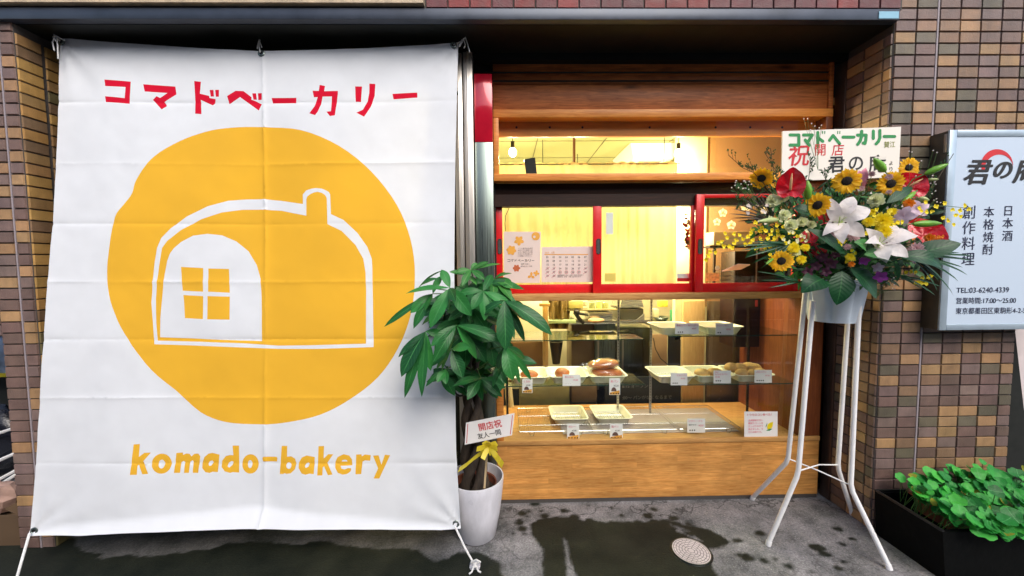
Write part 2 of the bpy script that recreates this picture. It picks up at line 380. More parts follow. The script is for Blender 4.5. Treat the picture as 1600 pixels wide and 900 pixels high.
M['inkgreen'] = mat('green_ink', (.02, .26, .07), .6, var=.2, scale=30)
M['inkorange'] = mat('orange_ink', (.75, .36, .05), .6)
M['inkgrey'] = mat('grey_ink', (.25, .2, .2), .6)
M['navy'] = mat('navy_ink', (.012, .014, .05), .5)
M['tray'] = mat('cream_melamine', (.86, .84, .68), .3, var=.04, coat=.2)
M['wire'] = mat('chrome_wire', (.72, .72, .7), .2, 1, var=.03)
M['bread'] = mat('bread_crust', (.40, .11, .025), .45, var=.4, scale=14, bump=.4, bscale=50)
M['palebread'] = mat('pale_bread', (.55, .33, .12), .6, var=.25, scale=18, bump=.4, bscale=60)
M['film'] = glassmat('clear_film', (.97, .95, .93), rough=.12, refl=2.2)
M['chalkboard'] = mat('chalkboard', (.006, .010, .012), .6)
M['chalk'] = mat('chalk', (.22, .22, .2), .9)
M['signwhite'] = mat('sign_acrylic', (.56, .67, .80), .4, var=0, scale=2)
M['signmetal'] = mat('sign_frame', (.42, .52, .60), .35, .4, var=.1)
M['signside'] = mat('sign_side_metal', (.10, .085, .06), .5, .5, var=.3, scale=8)
M['pachira'] = leafmat('pachira_leaf', (.013, .125, .034), (.07, .28, .08), .36, usecol=True, var=.3)
M['young'] = leafmat('young_leaf', (.05, .24, .05), (.2, .42, .12), .35, trans=.35)
M['youngtree'] = leafmat('young_tree_leaf', (.05, .24, .05), (.2, .42, .12), .35, trans=.3, usecol=True)
M['broad'] = leafmat('broad_leaf', (.006, .055, .018), (.03, .13, .04), .42, trans=.12)
M['green'] = leafmat('greenery', (.012, .07, .018), (.05, .18, .05), .5)
M['mixgreen'] = leafmat('mixed_greenery', (.012, .07, .018), (.05, .18, .05), .5, usecol=True)
M['palm'] = mat('palm_frond', (.012, .075, .028), .45, var=.3, trans=.15)
M['darkpalm'] = mat('dark_palm_frond', (.02, .014, .008), .5, trans=.1)
M['clover'] = leafmat('clover_leaf', (.03, .40, .075), (.1, .45, .12), .45, trans=.3, var=.3, veins=5, usecol=True)
M['stem'] = mat('green_stem', (.07, .16, .035), .5)
M['twig'] = mat('brown_twig', (.07, .05, .02), .7)
M['sunpetal'] = mat('sunflower_petal', (.98, .60, .012), .55, var=.2, scale=30, trans=.35)
M['sundisc'] = mat('sunflower_disc', (.012, .006, .004), .9, bump=1, bscale=250)
M['spathe'] = mat('red_spathe', (.55, .004, .012), .25, var=.15, bump=.6, bscale=40, coat=.15)
M['spadix'] = mat('spadix', (.75, .42, .2), .6, bump=.6, bscale=200)
M['lily'] = mat('lily_petal', (.90, .84, .83), .5, var=.08, scale=40, trans=.4, bump=.3, bscale=60)
M['lilyheart'] = mat('lily_heart', (.45, .6, .18), .5)
M['anther'] = mat('anther', (.06, .015, .01), .8)
M['pinklily'] = mat('pink_lily_petal', (.75, .28, .36), .5, var=.3, scale=20, trans=.3)
M['bud'] = mat('lily_bud', (.17, .42, .04), .4, var=.3, scale=14, trans=.15)
M['palebud'] = mat('pale_lily_bud', (.5, .6, .25), .4, var=.3, scale=14, trans=.15)
M['carn'] = mat('cream_carnation', (.84, .86, .55), .6, var=.12, trans=.3)
M['yellow'] = mat('yellow_petal', (.95, .78, .015), .55, var=.12, trans=.3)
M['orange'] = mat('orange_petal', (.85, .27, .01), .55, var=.15, trans=.3)
M['pinkmum'] = mat('pale_pink_petal', (.68, .45, .48), .6, var=.25, scale=40, trans=.3)
M['purple'] = mat('purple_petal', (.42, .06, .42), .5, var=.3, scale=20, trans=.3)
M['plum'] = mat('plum_petal', (.09, .018, .05), .5, var=.4, scale=25, trans=.2)
M['lav'] = mat('white_violet_petal', (.78, .62, .76), .5, var=.3, scale=15, trans=.3)
M['ribbon'] = mat('yellow_ribbon', (.80, .66, .05), .25, var=.1, trans=.3, coat=.3)
M['stick'] = wood('pale_stick', (.5, .36, .2), (.65, .5, .3), axis='Z')
M['cardboard'] = mat('cardboard', (.10, .06, .03), .85, var=.15)
M['black'] = mat('black_plastic', (.008, .008, .008), .35)
M['olive'] = mat('khaki_cloth', (.22, .15, .045), .9, var=.25, scale=5)
M['bluewrap'] = mat('blue_white_sheet', (.35, .45, .6), .35, var=.6, scale=9)
# ================================================================ THE SETTING
YW = 2.30      # face of the tiled piers
YS = 2.64      # face of the timber shop front
ZL = 3.085     # underside of the steel lintel
def struct(name, mb, mats, smooth=False): return tag(mb.build(name, mats, None, smooth), kind='structure')

# ground: one sheet; a fine patch in front of the shop carries the wetness and the banner's painted shade as one mask
WET = [[(-80,845),(115,842),(155,872),(290,860),(400,846),(540,851),(650,862),(680,873),(745,866),(778,880),(790,960),(-80,960)],
       [(850,960),(848,900),(846,860),(830,838),(820,815),(870,808),(960,815),(1060,812),(1100,828),(1125,836),(1135,846),(1112,858),(1105,870),(1125,890),(1150,960)],
       [(888,875),(850,850),(870,840),(885,845)]]
DRY = [[(880,842),(888,850),(893,880),(900,900),(890,905),(884,880)], [(1050,820),(1075,828),(1098,846),(1085,842),(1060,830)]]
WETG = [[G(x, y)[:2] for x, y in p] for p in WET]; DRYG = [[G(x, y)[:2] for x, y in p] for p in DRY]
def sdist(pts, poly):
    """signed distance (inside negative) of many points"""
    n = len(poly); d = np.full(len(pts), 1e9); ins = np.zeros(len(pts), bool)
    px, py = pts[:, 0], pts[:, 1]
    for i in range(n):
        ax, ay = poly[i]; bx, by = poly[(i+1) % n]
        ex, ey = bx-ax, by-ay; t = np.clip(((px-ax)*ex+(py-ay)*ey)/(ex*ex+ey*ey+1e-12), 0, 1)
        d = np.minimum(d, np.hypot(px-ax-ex*t, py-ay-ey*t))
        c = ((ay > py) != (by > py)); xi = (bx-ax)*(py-ay)/((by-ay) if abs(by-ay) > 1e-12 else 1e-12)+ax
        ins ^= (c & (px < xi))
    return np.where(ins, -d, d)
x0, x1, y0, y1, st = -3.3, 2.9, 1.5, 2.72, .0125
nx, ny = int((x1-x0)/st)+1, int((y1-y0)/st)+1
gx, gy = np.meshgrid(np.linspace(x0, x1, nx), np.linspace(y0, y1, ny)); pts = np.stack([gx.ravel(), gy.ravel()], 1)
rng = np.random.RandomState(3)
NT = {}
def vnoise(p, sc, seed=0):
    if seed not in NT: NT[seed] = np.random.RandomState(seed).rand(64, 64)
    t = NT[seed]; q = p*sc; i = np.floor(q).astype(int); f = q-i; f = f*f*(3-2*f)
    a = t[i[:, 1] % 64, i[:, 0] % 64]; b = t[i[:, 1] % 64, (i[:, 0]+1) % 64]; c = t[(i[:, 1]+1) % 64, i[:, 0] % 64]; d = t[(i[:, 1]+1) % 64, (i[:, 0]+1) % 64]
    return (a*(1-f[:, 0])+b*f[:, 0])*(1-f[:, 1])+(c*(1-f[:, 0])+d*f[:, 0])*f[:, 1]
def fbm(p, sc, seed=0): return sum(vnoise(p, sc*2**k, seed+k)*.5**k for k in range(4))/1.875
wob = (fbm(pts, 7, 5)-.5)*.10
sdw = np.minimum.reduce([sdist(pts, p) for p in WETG])+wob
dry = np.minimum.reduce([sdist(pts, p) for p in DRYG])+wob*.4
sdw = np.maximum(sdw, -dry-.0)
for _ in range(46):      # drips between the counter and the pavement edge
    c = G(random.uniform(790, 1080), random.uniform(787, 835)); r = random.uniform(.008, .03)
    sdw = np.minimum(sdw, np.hypot((pts[:, 0]-c.x)*random.uniform(.6, 1), pts[:, 1]-c.y)-r+wob*.25)
for _ in range(16):
    c = G(random.uniform(1150, 1340), random.uniform(820, 900)); r = random.uniform(.008, .03)
    sdw = np.minimum(sdw, np.hypot((pts[:, 0]-c.x)*.7, pts[:, 1]-c.y)-r+wob*.3)
sdw = sdw+(fbm(pts, 40, 15)-.5)*.022
wet_shade = np.clip(.5-sdw/.016, 0, 1)
wet_shade = np.maximum(wet_shade, .62*np.clip((-.28-pts[:, 0])/.12, 0, 1)*(.8+.4*fbm(pts, 5, 22)))  # ground by the banner darkened for its shade, painted in as half wetness
B = MB()
# far sheet with a hole for the patch, laid as four strips, to the horizon
for a, b in (((-150, -150), (150, y0)), ((-150, y1), (150, 150)), ((-150, y0), (x0, y1)), ((x1, y0), (150, y1))):
    B.add([(a[0], a[1], 0), (b[0], a[1], 0), (b[0], b[1], 0), (a[0], b[1], 0)], [(0, 1, 2, 3)], 0, None, (0, 0, 0, 1))
o = B.build('pavement', [], None, False)
me = o.data; off = Vector(o.location)
bm = bmesh.new(); bm.from_mesh(me); cl = bm.loops.layers.float_color.get('Col') or bm.loops.layers.float_color.new('Col')
vs = [bm.verts.new((p[0]-off.x, p[1]-off.y, -off.z)) for p in pts]
for j in range(ny-1):
    for i in range(nx-1):
        k = j*nx+i; f = bm.faces.new((vs[k], vs[k+1], vs[k+nx+1], vs[k+nx]))
        for lp, kk in zip(f.loops, (k, k+1, k+nx+1, k+nx)): lp[cl] = (wet_shade[kk], wet_shade[kk], wet_shade[kk], 1)
bm.to_mesh(me); bm.free(); tag(o, kind='structure')
m = bpy.data.materials.new('concrete_pavement'); m.use_nodes = True; n = m.node_tree; L = n.links.new; b = n.nodes['Principled BSDF']
tc = n.nodes.new('ShaderNodeTexCoord'); geo = n.nodes.new('ShaderNodeNewGeometry')
def noise(sc, det=6, rg=.6):
    q = n.nodes.new('ShaderNodeTexNoise'); q.inputs['Scale'].default_value = sc; q.inputs['Detail'].default_value = det; q.inputs['Roughness'].default_value = rg; L(geo.outputs['Position'], q.inputs['Vector']); return q.outputs[0]
def ramp(a, c0, c1, p0=.3, p1=.7):
    q = n.nodes.new('ShaderNodeValToRGB'); q.color_ramp.elements[0].position = p0; q.color_ramp.elements[1].position = p1; q.color_ramp.elements[0].color = (*c0, 1); q.color_ramp.elements[1].color = (*c1, 1); L(a, q.inputs[0]); return q.outputs[0]
def mixc(f, a, bb, mode='MIX'):
    q = n.nodes.new('ShaderNodeMix'); q.data_type = 'RGBA'; q.blend_type = mode
    for i, v in ((0, f), (6, a), (7, bb)):
        if isinstance(v, (int, float)): q.inputs[i].default_value = v
        elif isinstance(v, tuple): q.inputs[i].default_value = (*v, 1)
        else: L(v, q.inputs[i])
    return q.outputs[2]
base = ramp(noise(3.5, 10, .7), (.055, .06, .06), (.30, .29, .30), .32, .68)
grit = ramp(noise(90, 3, .7), (.62, .62, .62), (1.2, 1.2, 1.2), .35, .65)
spk = n.nodes.new('ShaderNodeTexVoronoi'); spk.inputs['Scale'].default_value = 75; L(geo.outputs['Position'], spk.inputs['Vector'])
dry_c = mixc(1.0, base, grit, 'MULTIPLY')
dry_c = mixc(ramp(spk.outputs['Distance'], (.55,)*3, (0,)*3, .08, .2), dry_c, (.5, .5, .52))
crk = n.nodes.new('ShaderNodeTexVoronoi'); crk.feature = 'DISTANCE_TO_EDGE'; crk.inputs['Scale'].default_value = 1.1
wv = n.nodes.new('ShaderNodeVectorMath'); wv.operation = 'ADD'; q = n.nodes.new('ShaderNodeTexNoise'); q.inputs['Scale'].default_value = 3; q.inputs['Detail'].default_value = 8; L(geo.outputs['Position'], q.inputs['Vector']); L(geo.outputs['Position'], wv.inputs[0]); L(q.outputs[1], wv.inputs[1]); L(wv.outputs[0], crk.inputs['Vector'])
dry_c = mixc(ramp(crk.outputs['Distance'], (.45,)*3, (0,)*3, .002, .010), dry_c, (.03, .03, .03))
sy = n.nodes.new('ShaderNodeSeparateXYZ'); L(wv.outputs[0], sy.inputs[0])
jm = n.nodes.new('ShaderNodeMath'); jm.operation = 'SUBTRACT'; L(sy.outputs[1], jm.inputs[0]); jm.inputs[1].default_value = 3.07; ja = n.nodes.new('ShaderNodeMath'); ja.operation = 'ABSOLUTE'; L(jm.outputs[0], ja.inputs[0])
dry_c = mixc(ramp(ja.outputs[0], (.8,)*3, (0,)*3, .003, .010), dry_c, (.03, .03, .03))
vc = n.nodes.new('ShaderNodeVertexColor'); vc.layer_name = 'Col'
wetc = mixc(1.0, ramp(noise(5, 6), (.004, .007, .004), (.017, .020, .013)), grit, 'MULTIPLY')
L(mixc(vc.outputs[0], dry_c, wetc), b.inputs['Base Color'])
rr = n.nodes.new('ShaderNodeMapRange'); rr.inputs[3].default_value = .88; rr.inputs[4].default_value = .62; b.inputs['Specular IOR Level'].default_value = .3; L(vc.outputs[0], rr.inputs[0]); L(rr.outputs[0], b.inputs['Roughness'])
bp = n.nodes.new('ShaderNodeBump'); bp.inputs['Strength'].default_value = .5; bp.inputs['Distance'].default_value = .004; L(noise(110, 5), bp.inputs['Height']); L(bp.outputs[0], b.inputs['Normal'])
me.materials.clear(); me.materials.append(m); M['concrete'] = m

# the street behind the viewer: carriageway with a kerb line, seen only as a reflection
struct('road', MB().add([(-60, -6.5, .004), (60, -6.5, .004), (60, -.6, .004), (-60, -.6, .004)], [(0, 1, 2, 3)]), mat('asphalt', (.05, .05, .052), .8, bump=.4, bscale=80))
B = MB()
for yy in (-1.1, -6.0): B.add([(-60, yy, .008), (60, yy, .008), (60, yy+.15, .008), (-60, yy+.15, .008)], [(0, 1, 2, 3)])
struct('road_marking', B, mat('road_paint', (.7, .7, .7), .6, var=.2))
# facade across the street
t = empty('pale_building', (9.2, -8.5, 0), 'narrow pale panelled building across the street', 'building')
B = MB(); B.box((7.6, -9.5, 0), (10.6, -8.5, 8.6))
for k in range(9): B.box((7.6, -8.499, .9+k*.9), (10.6, -8.47, .92+k*.9))
B.build('wall', mat('pale_panel', (.62, .52, .66), .6), t, False)
t = empty('dark_building', (0, -8.5, 0), 'brown building across the street with rows of dark windows', 'building')
B = MB(); B.box((-16, -9.6, 0), (7.58, -8.6, 7.6)); B.box((10.62, -9.6, 0), (18, -8.6, 6.5)); B.build('wall', mat('brown_render', (.16, .12, .1), .7), t, False)
for k in range(6):
  for j in range(2):
    B = MB().box((-14.6+k*3.6, -8.62, 1.2+j*3.2), (-12.6+k*3.6, -8.57, 3.2+j*3.2)); B.build('window', mat('dark_pane', (.03, .035, .04), .1), t, False)

# ---------------------------------------------------------------- tiled piers
TC = {'m': (.165, .104, .085), 'p': (.20, .135, .118), 'b': (.37, .22, .105), 'g': (.13, .108, .072), 'o': (.25, .15, .09)}
TP, TR = .1245, .066
def tiles(B, orig, du, dv, cols, rows, seed, ends=None, weights='mmmppbbgo', nrm=None, pats=None, tint=(1, 1, 1)):
    """rows of small tiles set on a wall: du, dv unit vectors; cols = list of (start, end)"""
    r = random.Random(seed); du, dv, nrm = Vector(du), Vector(dv), Vector(nrm)
    for j in range(rows):
        for i, (a, b) in enumerate(cols):
            k = r.choice(weights)
            if pats and i in pats: k = pats[i][j % len(pats[i])]
            f_ = r.uniform(.85, 1.12); c = [TC[k][q]*f_*r.uniform(.97, 1.03)*tint[q] for q in range(3)]+[1]
            p = Vector(orig)+dv*(j*TR); g = .0032; e = .004; h = .009+r.uniform(-.0012, .0012)
            lo = [p+du*(a+g)+dv*g, p+du*(b-g)+dv*g, p+du*(b-g)+dv*(TR-g), p+du*(a+g)+dv*(TR-g)]
            hi = [lo[0]+(du+dv)*e*.6+nrm*h, lo[1]+(-du+dv)*e*.6+nrm*h, lo[2]+(-du-dv)*e*.6+nrm*h, lo[3]+(du-dv)*e*.6+nrm*h]
            B.add([*lo, *hi], [(4, 5, 6, 7), (0, 1, 5, 4), (1, 2, 6, 5), (2, 3, 7, 6), (3, 0, 4, 7)], 0, None, tuple(c))
NR = 58
XL = -2.765; XR = 2.285
XR = P(1378, 450, YW).x
XL = P(54, 450, YW).x
# right wall
XE = P(1585, 514, YW).x
t = empty('tiled_wall', ((XR+XE)/2, YW+.2, 0), 'wide wall of brown, plum and tan tiles beside the flower stand', 'wall')
MB().box((XR, YW, 0), (XE, YW+.36, NR*TR)).build('wall_core', M['grout'], t, False)
B = MB(); cols = [(i*TP, (i+1)*TP) for i in range(2)]; s0 = 2*TP+.012; k = 0
while s0+TP < XE-XR: cols.append((s0, s0+TP)); s0 += TP
if XE-XR-s0 > .02: cols.append((s0, XE-XR-.001))
tiles(B, (XR, YW, 0), (1, 0, 0), (0, 0, 1), cols, NR, 4, nrm=(0, -1, 0), weights='mmpmmpobbbggmo')
B.build('tiles', M['tile'], t, False)
B = MB(); rc = [(.0, .05), (.05, .05+TP), (.05+TP, .05+2*TP), (.05+2*TP, .355)]
tiles(B, (XR, YW, 0), (0, 1, 0), (0, 0, 1), rc, 46, 9, nrm=(-1, 0, 0), weights='mmoogmob')
B.build('reveal_tiles', M['tile'], t, False)
MB().box((XR+2*TP+.001, YW-.007, 0), (XR+2*TP+.011, YW+.001, NR*TR)).build('sealant_joint', M['sealant'], t, False)
# left pier
XO = P(20, 600, YW).x-.03
t = empty('tiled_pier', ((XL+XO)/2, YW+.2, 0), 'narrow pier of plum and tan tiles behind the left edge of the banner', 'pier')
MB().box((XO, YW, 0), (XL, YW+.44, NR*TR)).build('wall_core', M['grout'], t, False)
B = MB(); w0 = XL-XO; cols = [(0, w0-.083), (w0-.073, w0)]
tiles(B, (XO, YW, 0), (1, 0, 0), (0, 0, 1), cols, NR, 21, nrm=(0, -1, 0), weights='mmmppbb', pats=None)
B.build('tiles', M['tile'], t, False)
MB().box((XL-.083, YW-.007, 0), (XL-.074, YW+.001, NR*TR)).build('sealant_joint', M['sealant'], t, False)
B = MB(); tiles(B, (XL, YW, 0), (0, 1, 0), (0, 0, 1), [(0, .125), (.14, .265), (.27, .42)], 46, 33, nrm=(1, 0, 0), weights='obobgmb', tint=(1.15, 1.1, .7))
B.build('reveal_tiles', M['tile'], t, False)

# ---------------------------------------------------------------- above the opening
xa, xb = XO-.35, P(1405, 22, YW-.03).x
t = empty('steel_lintel', (0, YW, ZL), 'dark blue-grey steel lintel across the whole opening above the banner', 'lintel')
xsp = xb
MB().box((xa, YW-.035, ZL), (xsp, YW+.30, ZL+.062), bev=.004).build('beam', M['beam'], t, True)
B = MB().box((XL, YW+.01, ZL-.003), (XR, YS+.4, ZL-.001)); B.box((XL, YW+.30, ZL-.05), (XR, YW+.345, ZL-.004)); B.build('soffit', M['darkmetal'], t, False)
tag(new_thing('label_sticker', MB().box((P(1373, 24, YW-.036).x, YW-.038, P(1373, 29, YW-.036).z), (P(1404, 24, YW-.036).x, YW-.0355, P(1373, 18, YW-.036).z)), mat('pale_blue_label', (.2, .45, .6), .4), 'small pale blue sticker on the right end of the steel lintel', 'sticker', smooth=False))
# fascia over the lintel: cream tiled panel, red tiles, brown tiles
xm = P(683, 5, YW-.05).x
t = empty('tiled_fascia', (0, YW, ZL+.07), 'tiled fascia above the lintel, cream on one half and dark red on the other', 'fascia')
MB().box((xa, YW-.02, ZL+.066), (XR+.02, YW+.30, ZL+.8)).build('wall_core', M['grout'], t, False)
TC.update({'c': (.42, .33, .22), 'v': (.3, .28, .33), 'r': (.2, .02, .018), 'q': (.12, .025, .03)})
B = MB(); nn = int((xm-xa)/TP); tiles(B, (xa, YW-.045, ZL+.115), (1, 0, 0), (0, 0, 1), [(i*TP, (i+1)*TP) for i in range(nn)], 8, 5, nrm=(0, -1, 0), weights='ccvvc')
B.box((xa, YW-.045, ZL+.10), (xa+nn*TP, YW-.021, ZL+.8), 0, (.1, .08, .06, 1)); B.box((xa, YW-.055, ZL+.078), (xa+nn*TP+.012, YW-.021, ZL+.114), 0, (.5, .4, .27, 1))
B.build('cream_tiles', M['tile'], t, False)
B = MB(); xs = xa+nn*TP+.02; nn2 = int((XR-xs)/TP)+1; tiles(B, (xs, YW-.02, ZL+.066), (1, 0, 0), (0, 0, 1), [(i*TP, (i+1)*TP) for i in range(nn2)], 8, 6, nrm=(0, -1, 0), weights='qrqrq'); B.build('red_tiles', M['tile'], t, False)
tag(t.children[-1], 'dark red tiles')

# shutter housing behind the banner top and dark cavity
t = empty('rolling_shutter', (-1.3, YW+.3, 2.9), 'folded dark metal roller shutter tucked under the lintel', 'shutter')
B = MB()
for k, (y, r) in enumerate(((2.985, .017), (2.94, .02), (2.885, .015), (2.835, .015), (2.78, .015))): B.tube([(XL+.02, YW+.24-.01*k, y), (P(716, 60, YW+.24).x, YW+.24-.01*k, y)], r, 12)
B.box((XL+.02, YW+.26, 2.7), (P(735, 60, YW+.26).x, YW+.29, 3.03)); B.build('slats', M['shutter'], t, True)
B = MB()
for k, z in enumerate((2.985, 2.93)): B.tube([(P(745, 60, YW+.3).x, YW+.32, z-.02), (P(1300, 60, YW+.3).x, YW+.32, z-.02)], .006, 8)
B.box((P(742, 60, YW+.3).x, YW+.335, Zc(99, YW+.335, 1030)), (XR, YW+.36, ZL-.01)); B.build('guide_rail', M['darkmetal'], t, True)

# dark unlit shop behind the banner
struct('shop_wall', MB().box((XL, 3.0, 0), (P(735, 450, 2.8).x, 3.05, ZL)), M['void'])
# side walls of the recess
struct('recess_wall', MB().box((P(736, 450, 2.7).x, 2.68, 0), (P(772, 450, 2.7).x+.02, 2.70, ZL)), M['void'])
# aluminium shutter guides right of the banner
t = empty('shutter_guide', (P(728, 400, 2.5).x, 2.5, 0), 'ribbed silver aluminium shutter guide column right of the banner', 'post')
B = MB(); xg0 = P(712, 300, 2.5).x; xg1 = P(741, 300, 2.5).x; wg = xg1-xg0
B.box((xg0, 2.5, 0), (xg0+wg*.44, 2.6, 3.03), bev=.004); B.box((xg0+wg*.5, 2.49, 0), (xg1, 2.6, 3.03), bev=.004)
B.box((xg0+wg*.16, 2.494, 0), (xg0+wg*.26, 2.51, 3.03), bev=.002); B.box((xg0+wg*.68, 2.484, 0), (xg0+wg*.76, 2.5, 3.03), bev=.002)
B.build('guide', M['alu'], t, True)
MB().box((xg0+wg*.44, 2.53, 0), (xg0+wg*.5, 2.6, 3.03)).build('slot', M['black'], t, False)
# stainless pillar with a glossy red upper part
xp0, xp1 = P(743, 300, 2.53).x, P(771, 300, 2.53).x; zt = Zc(115, 2.53, 757); zr = Zc(222, 2.53, 757)
t = empty('steel_pillar', ((xp0+xp1)/2, 2.56, 0), 'narrow stainless steel pillar with a glossy crimson upper part', 'pillar')
MB().box((xp0, 2.53, 0), (xp1, 2.63, zr), bev=.004).build('pillar', M['steel'], t, True)
MB().box((xp0, 2.529, zr+.0005), (xp1, 2.63, zt), bev=.004).build('red_head', M['redmetal'], t, True)

# ---------------------------------------------------------------- right side gap with dark guide
xq0, xq1 = P(1294, 300, YS).x, XR
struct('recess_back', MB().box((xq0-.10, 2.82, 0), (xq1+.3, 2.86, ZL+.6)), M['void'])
t = empty('shutter_guide', (P(1320, 400, 2.6).x, 2.6, 0), 'thin bronze shutter guide in the dark gap beside the tiled wall', 'post')
B = MB(); a, c = P(1314, 300, 2.6).x, P(1329, 300, 2.6).x; B.box((a, 2.6, 0), (c, 2.68, 3.03), bev=.003); B.box((c+.012, 2.62, 0), (c+.027, 2.68, 3.03), bev=.003); B.build('guide', mat('bronze_aluminium', (.2, .13, .1), .35, .8, var=.1), t, True)
# sky slot, drain pipe and far wall to the right of the tiled wall
zt = 3.9
t = empty('drain_pipe', (XE+.05, YW+.06, 0), 'pale grey vertical drain pipe at the right edge above the sign', 'pipe')
B = MB(); B.tube([(XE+.055, YW+.03, 2.3), (XE+.055, YW+.03, 3.32), (XE+.08, YW+.06, 3.4)], .042, 16); B.build('pipe', mat('pale_pvc', (.5, .52, .58), .4), t)
B = MB(); B.tube([(XE+.055, YW+.03, 2.62), (XE+.055, YW+.03, 2.66)], .052, 16); B.build('bracket', M['darkmetal'], t)
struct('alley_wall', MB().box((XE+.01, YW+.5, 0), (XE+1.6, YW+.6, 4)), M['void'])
t = empty('panel_wall', (P(1600, 560, 2.6).x, 2.6, 0), 'pale panelled wall beyond the dark gap under the right edge of the sign', 'wall')
a = P(1584, 516, 2.52); MB().box((XE+.012, 2.52, 0), (XE+1.1, 2.6, a.z+.25)).build('panel', mat('pale_cladding', (.7, .62, .62), .6), t, False)
q = [P(1583, 520, 2.44), P(1612, 760, 2.44), P(1640, 900, 2.44), P(1640, 700, 2.44), P(1600, 640, 2.44), P(1585, 516, 2.44)]
q = [Vector((XE+.013, 2.44, 0)), Vector((P(1640, 700, 2.44).x, 2.44, 0)), P(1640, 800, 2.44), P(1600, 640, 2.44), P(1586, 516, 2.44), Vector((XE+.013, 2.44, P(1584, 514, 2.44).z))]
B = MB().hexa([v+Vector((0, .03, 0)) for v in q], q); tag(B.build('dark_gap_sheet', mat('black_sheet', (.006, .008, .006), .8), None, False), 'added black sheet standing in for the dark gap under the right end of the sign', 'sheet')  # black sheet put in for the darkness of the gap

# ---------------------------------------------------------------- left: alley beyond the pier
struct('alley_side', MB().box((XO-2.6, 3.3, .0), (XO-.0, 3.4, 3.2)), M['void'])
t = empty('neighbour_wall', (XO-.2, 2.6, 2), 'brown tiled neighbouring wall above the alley at the left edge', 'wall')
zb = Zc(432, YW+.05, 2)
MB().box((XO-1.2, YW+.002, zb), (XO-.001, YW+.3, ZL)).build('wall_core', M['grout'], t, False)
B = MB(); tiles(B, (XO-8*TP, YW+.002, ZL-27*TR), (1, 0, 0), (0, 0, 1), [(i*TP, (i+1)*TP) for i in range(8)], 27, 40, nrm=(0, -1, 0), weights='mmmppbo'); B.build('tiles', M['tile'], t, False)
# ================================================================ TIMBER SHOP FRONT
def pz(x, y, Y=YS): q = P(x, y, Y); return q.x, q.z
XA = P(774, 450, YS).x; XB = P(1288, 450, YS).x
zTT = Zc(172, YS, 1030); zTB = Zc(283, YS, 1030); zSill = Zc(457, YS, 1000); zSillB = Zc(468, YS, 1000)
zDeck = .45; zLipB = zDeck-.025
t = empty('shop_front', ((XA+XB)/2, YS, 0), 'timber shop front of cedar planks over a pale board counter', 'shop front')
z = zTT
for k in range(4):
    B = MB(); B.box((XA, YS+.006*(k % 2), z+.002), (XB-.03, YS+.03, z+.171), bev=.003); B.build('cladding_board', M['cedar'], t); z += .173
B = MB().box((XB-.028, YS-.012, zTT+.002), (XB+.002, YS+.04, zTT+.69), bev=.002); B.build('edge_trim', M['cedar'], t)
# transom
zi0 = zTB+.05; zi1 = zTT-.055; xi0 = XA+.035; xi1 = XB-.045
B = MB(); B.box((XA, YS-.02, zTT-.052), (XB, YS+.07, zTT), bev=.003); B.box((XA, YS-.035, zTB), (XB, YS+.07, zTB+.047), bev=.003)
B.build('transom_rail', M['pine'], t)
MB().box((XA, YS-.018, zTB+.048), (xi0, YS+.07, zTT-.053), bev=.003).build('transom_stile', M['pine'], t); MB().box((xi1, YS-.018, zTB+.048), (XB, YS+.07, zTT-.053), bev=.003).build('transom_stile', M['redwood'], t)
MB().box((xi0, YS+.02, zTB+.048), (xi1, YS+.024, zTT-.053)).build('transom_glass', M['glass'], t, False)
# inner beam behind the glass, with countersunk screws
zbm = Zc(213, YS+.075, 1000)
B = MB().box((XA+.001, YS+.075, zbm), (XB-.001, YS+.10, zTT+.2)); B.build('inner_beam', M['ply'], t)
for xx in (807, 859, 910, 1015, 1118, 1172, 1222):
    p = P(xx, 199, YS+.075); tag(MB().lathe([(.0, -.003), (.007, -.003), (.008, -.001), (.003, -.0005)], (p.x, YS+.075, p.z), 12, axis=(0, 1, 0)).build('screw', M['darkmetal'], t))
# dark plank and track under the transom
B = MB().box((XA, YS+.05, zTB-.075), (XB, YS+.10, zTB-.001), bev=.003); B.build('head_plank', M['darkwood'], t)
B = MB().box((XA, YS+.035, zTB-.16), (XB, YS+.10, zTB-.077)); B.build('track', M['darkwood'], t)
# jambs right
xs3 = P(1252, 457, YS).x
MB().box((xs3+.01, YS+.0, zSill+.001), (XB, YS+.06, zTB-.001), bev=.002).build('jamb', M['redwood'], t)
# sill and counter
MB().box((XA, YS-.03, zSillB), (XB, YS+.16, zSill-.004), bev=.004).build('sill', M['sill'], t)
MB().box((XA, YS-.004, .03), (XB, YS+.02, zLipB-.001)).build('counter_board', M['stave'], t, False)
MB().box((XA, YS-.012, zLipB), (XB, YS+.0, zDeck+.008), bev=.003).build('deck_lip', M['sill'], t)
MB().box((XA, YS+.0005, zLipB), (XB, YS+.70, zDeck)).build('deck', M['sill'], t, False)
MB().box((XA, YS+.0, .0), (XB, YS+.04, .029)).build('plinth', M['grout'], t, False)
xj = P(786, 560, YS).x
MB().box((XA, YS-.006, zDeck+.009), (xj, YS+.03, zSillB-.001), bev=.002).build('jamb', M['pine'], t)
xr = P(1250, 560, YS+.02).x
MB().box((xr, YS-.006, zDeck+.009), (XB, YS+.03, zSillB-.001), bev=.002).build('jamb', M['redwood'], t)
MB().box((xr+.0, YS+.031, zDeck+.001), (xr+.03, YS+.72, zSillB-.002)).build('case_side', M['redwood'], t, False)
# case glass: two panes with a butt joint
MB().box((xj, YS+.006, zDeck+.009), (xr, YS+.010, zSillB-.001)).build('case_glass', M['caseglass'], t, False)

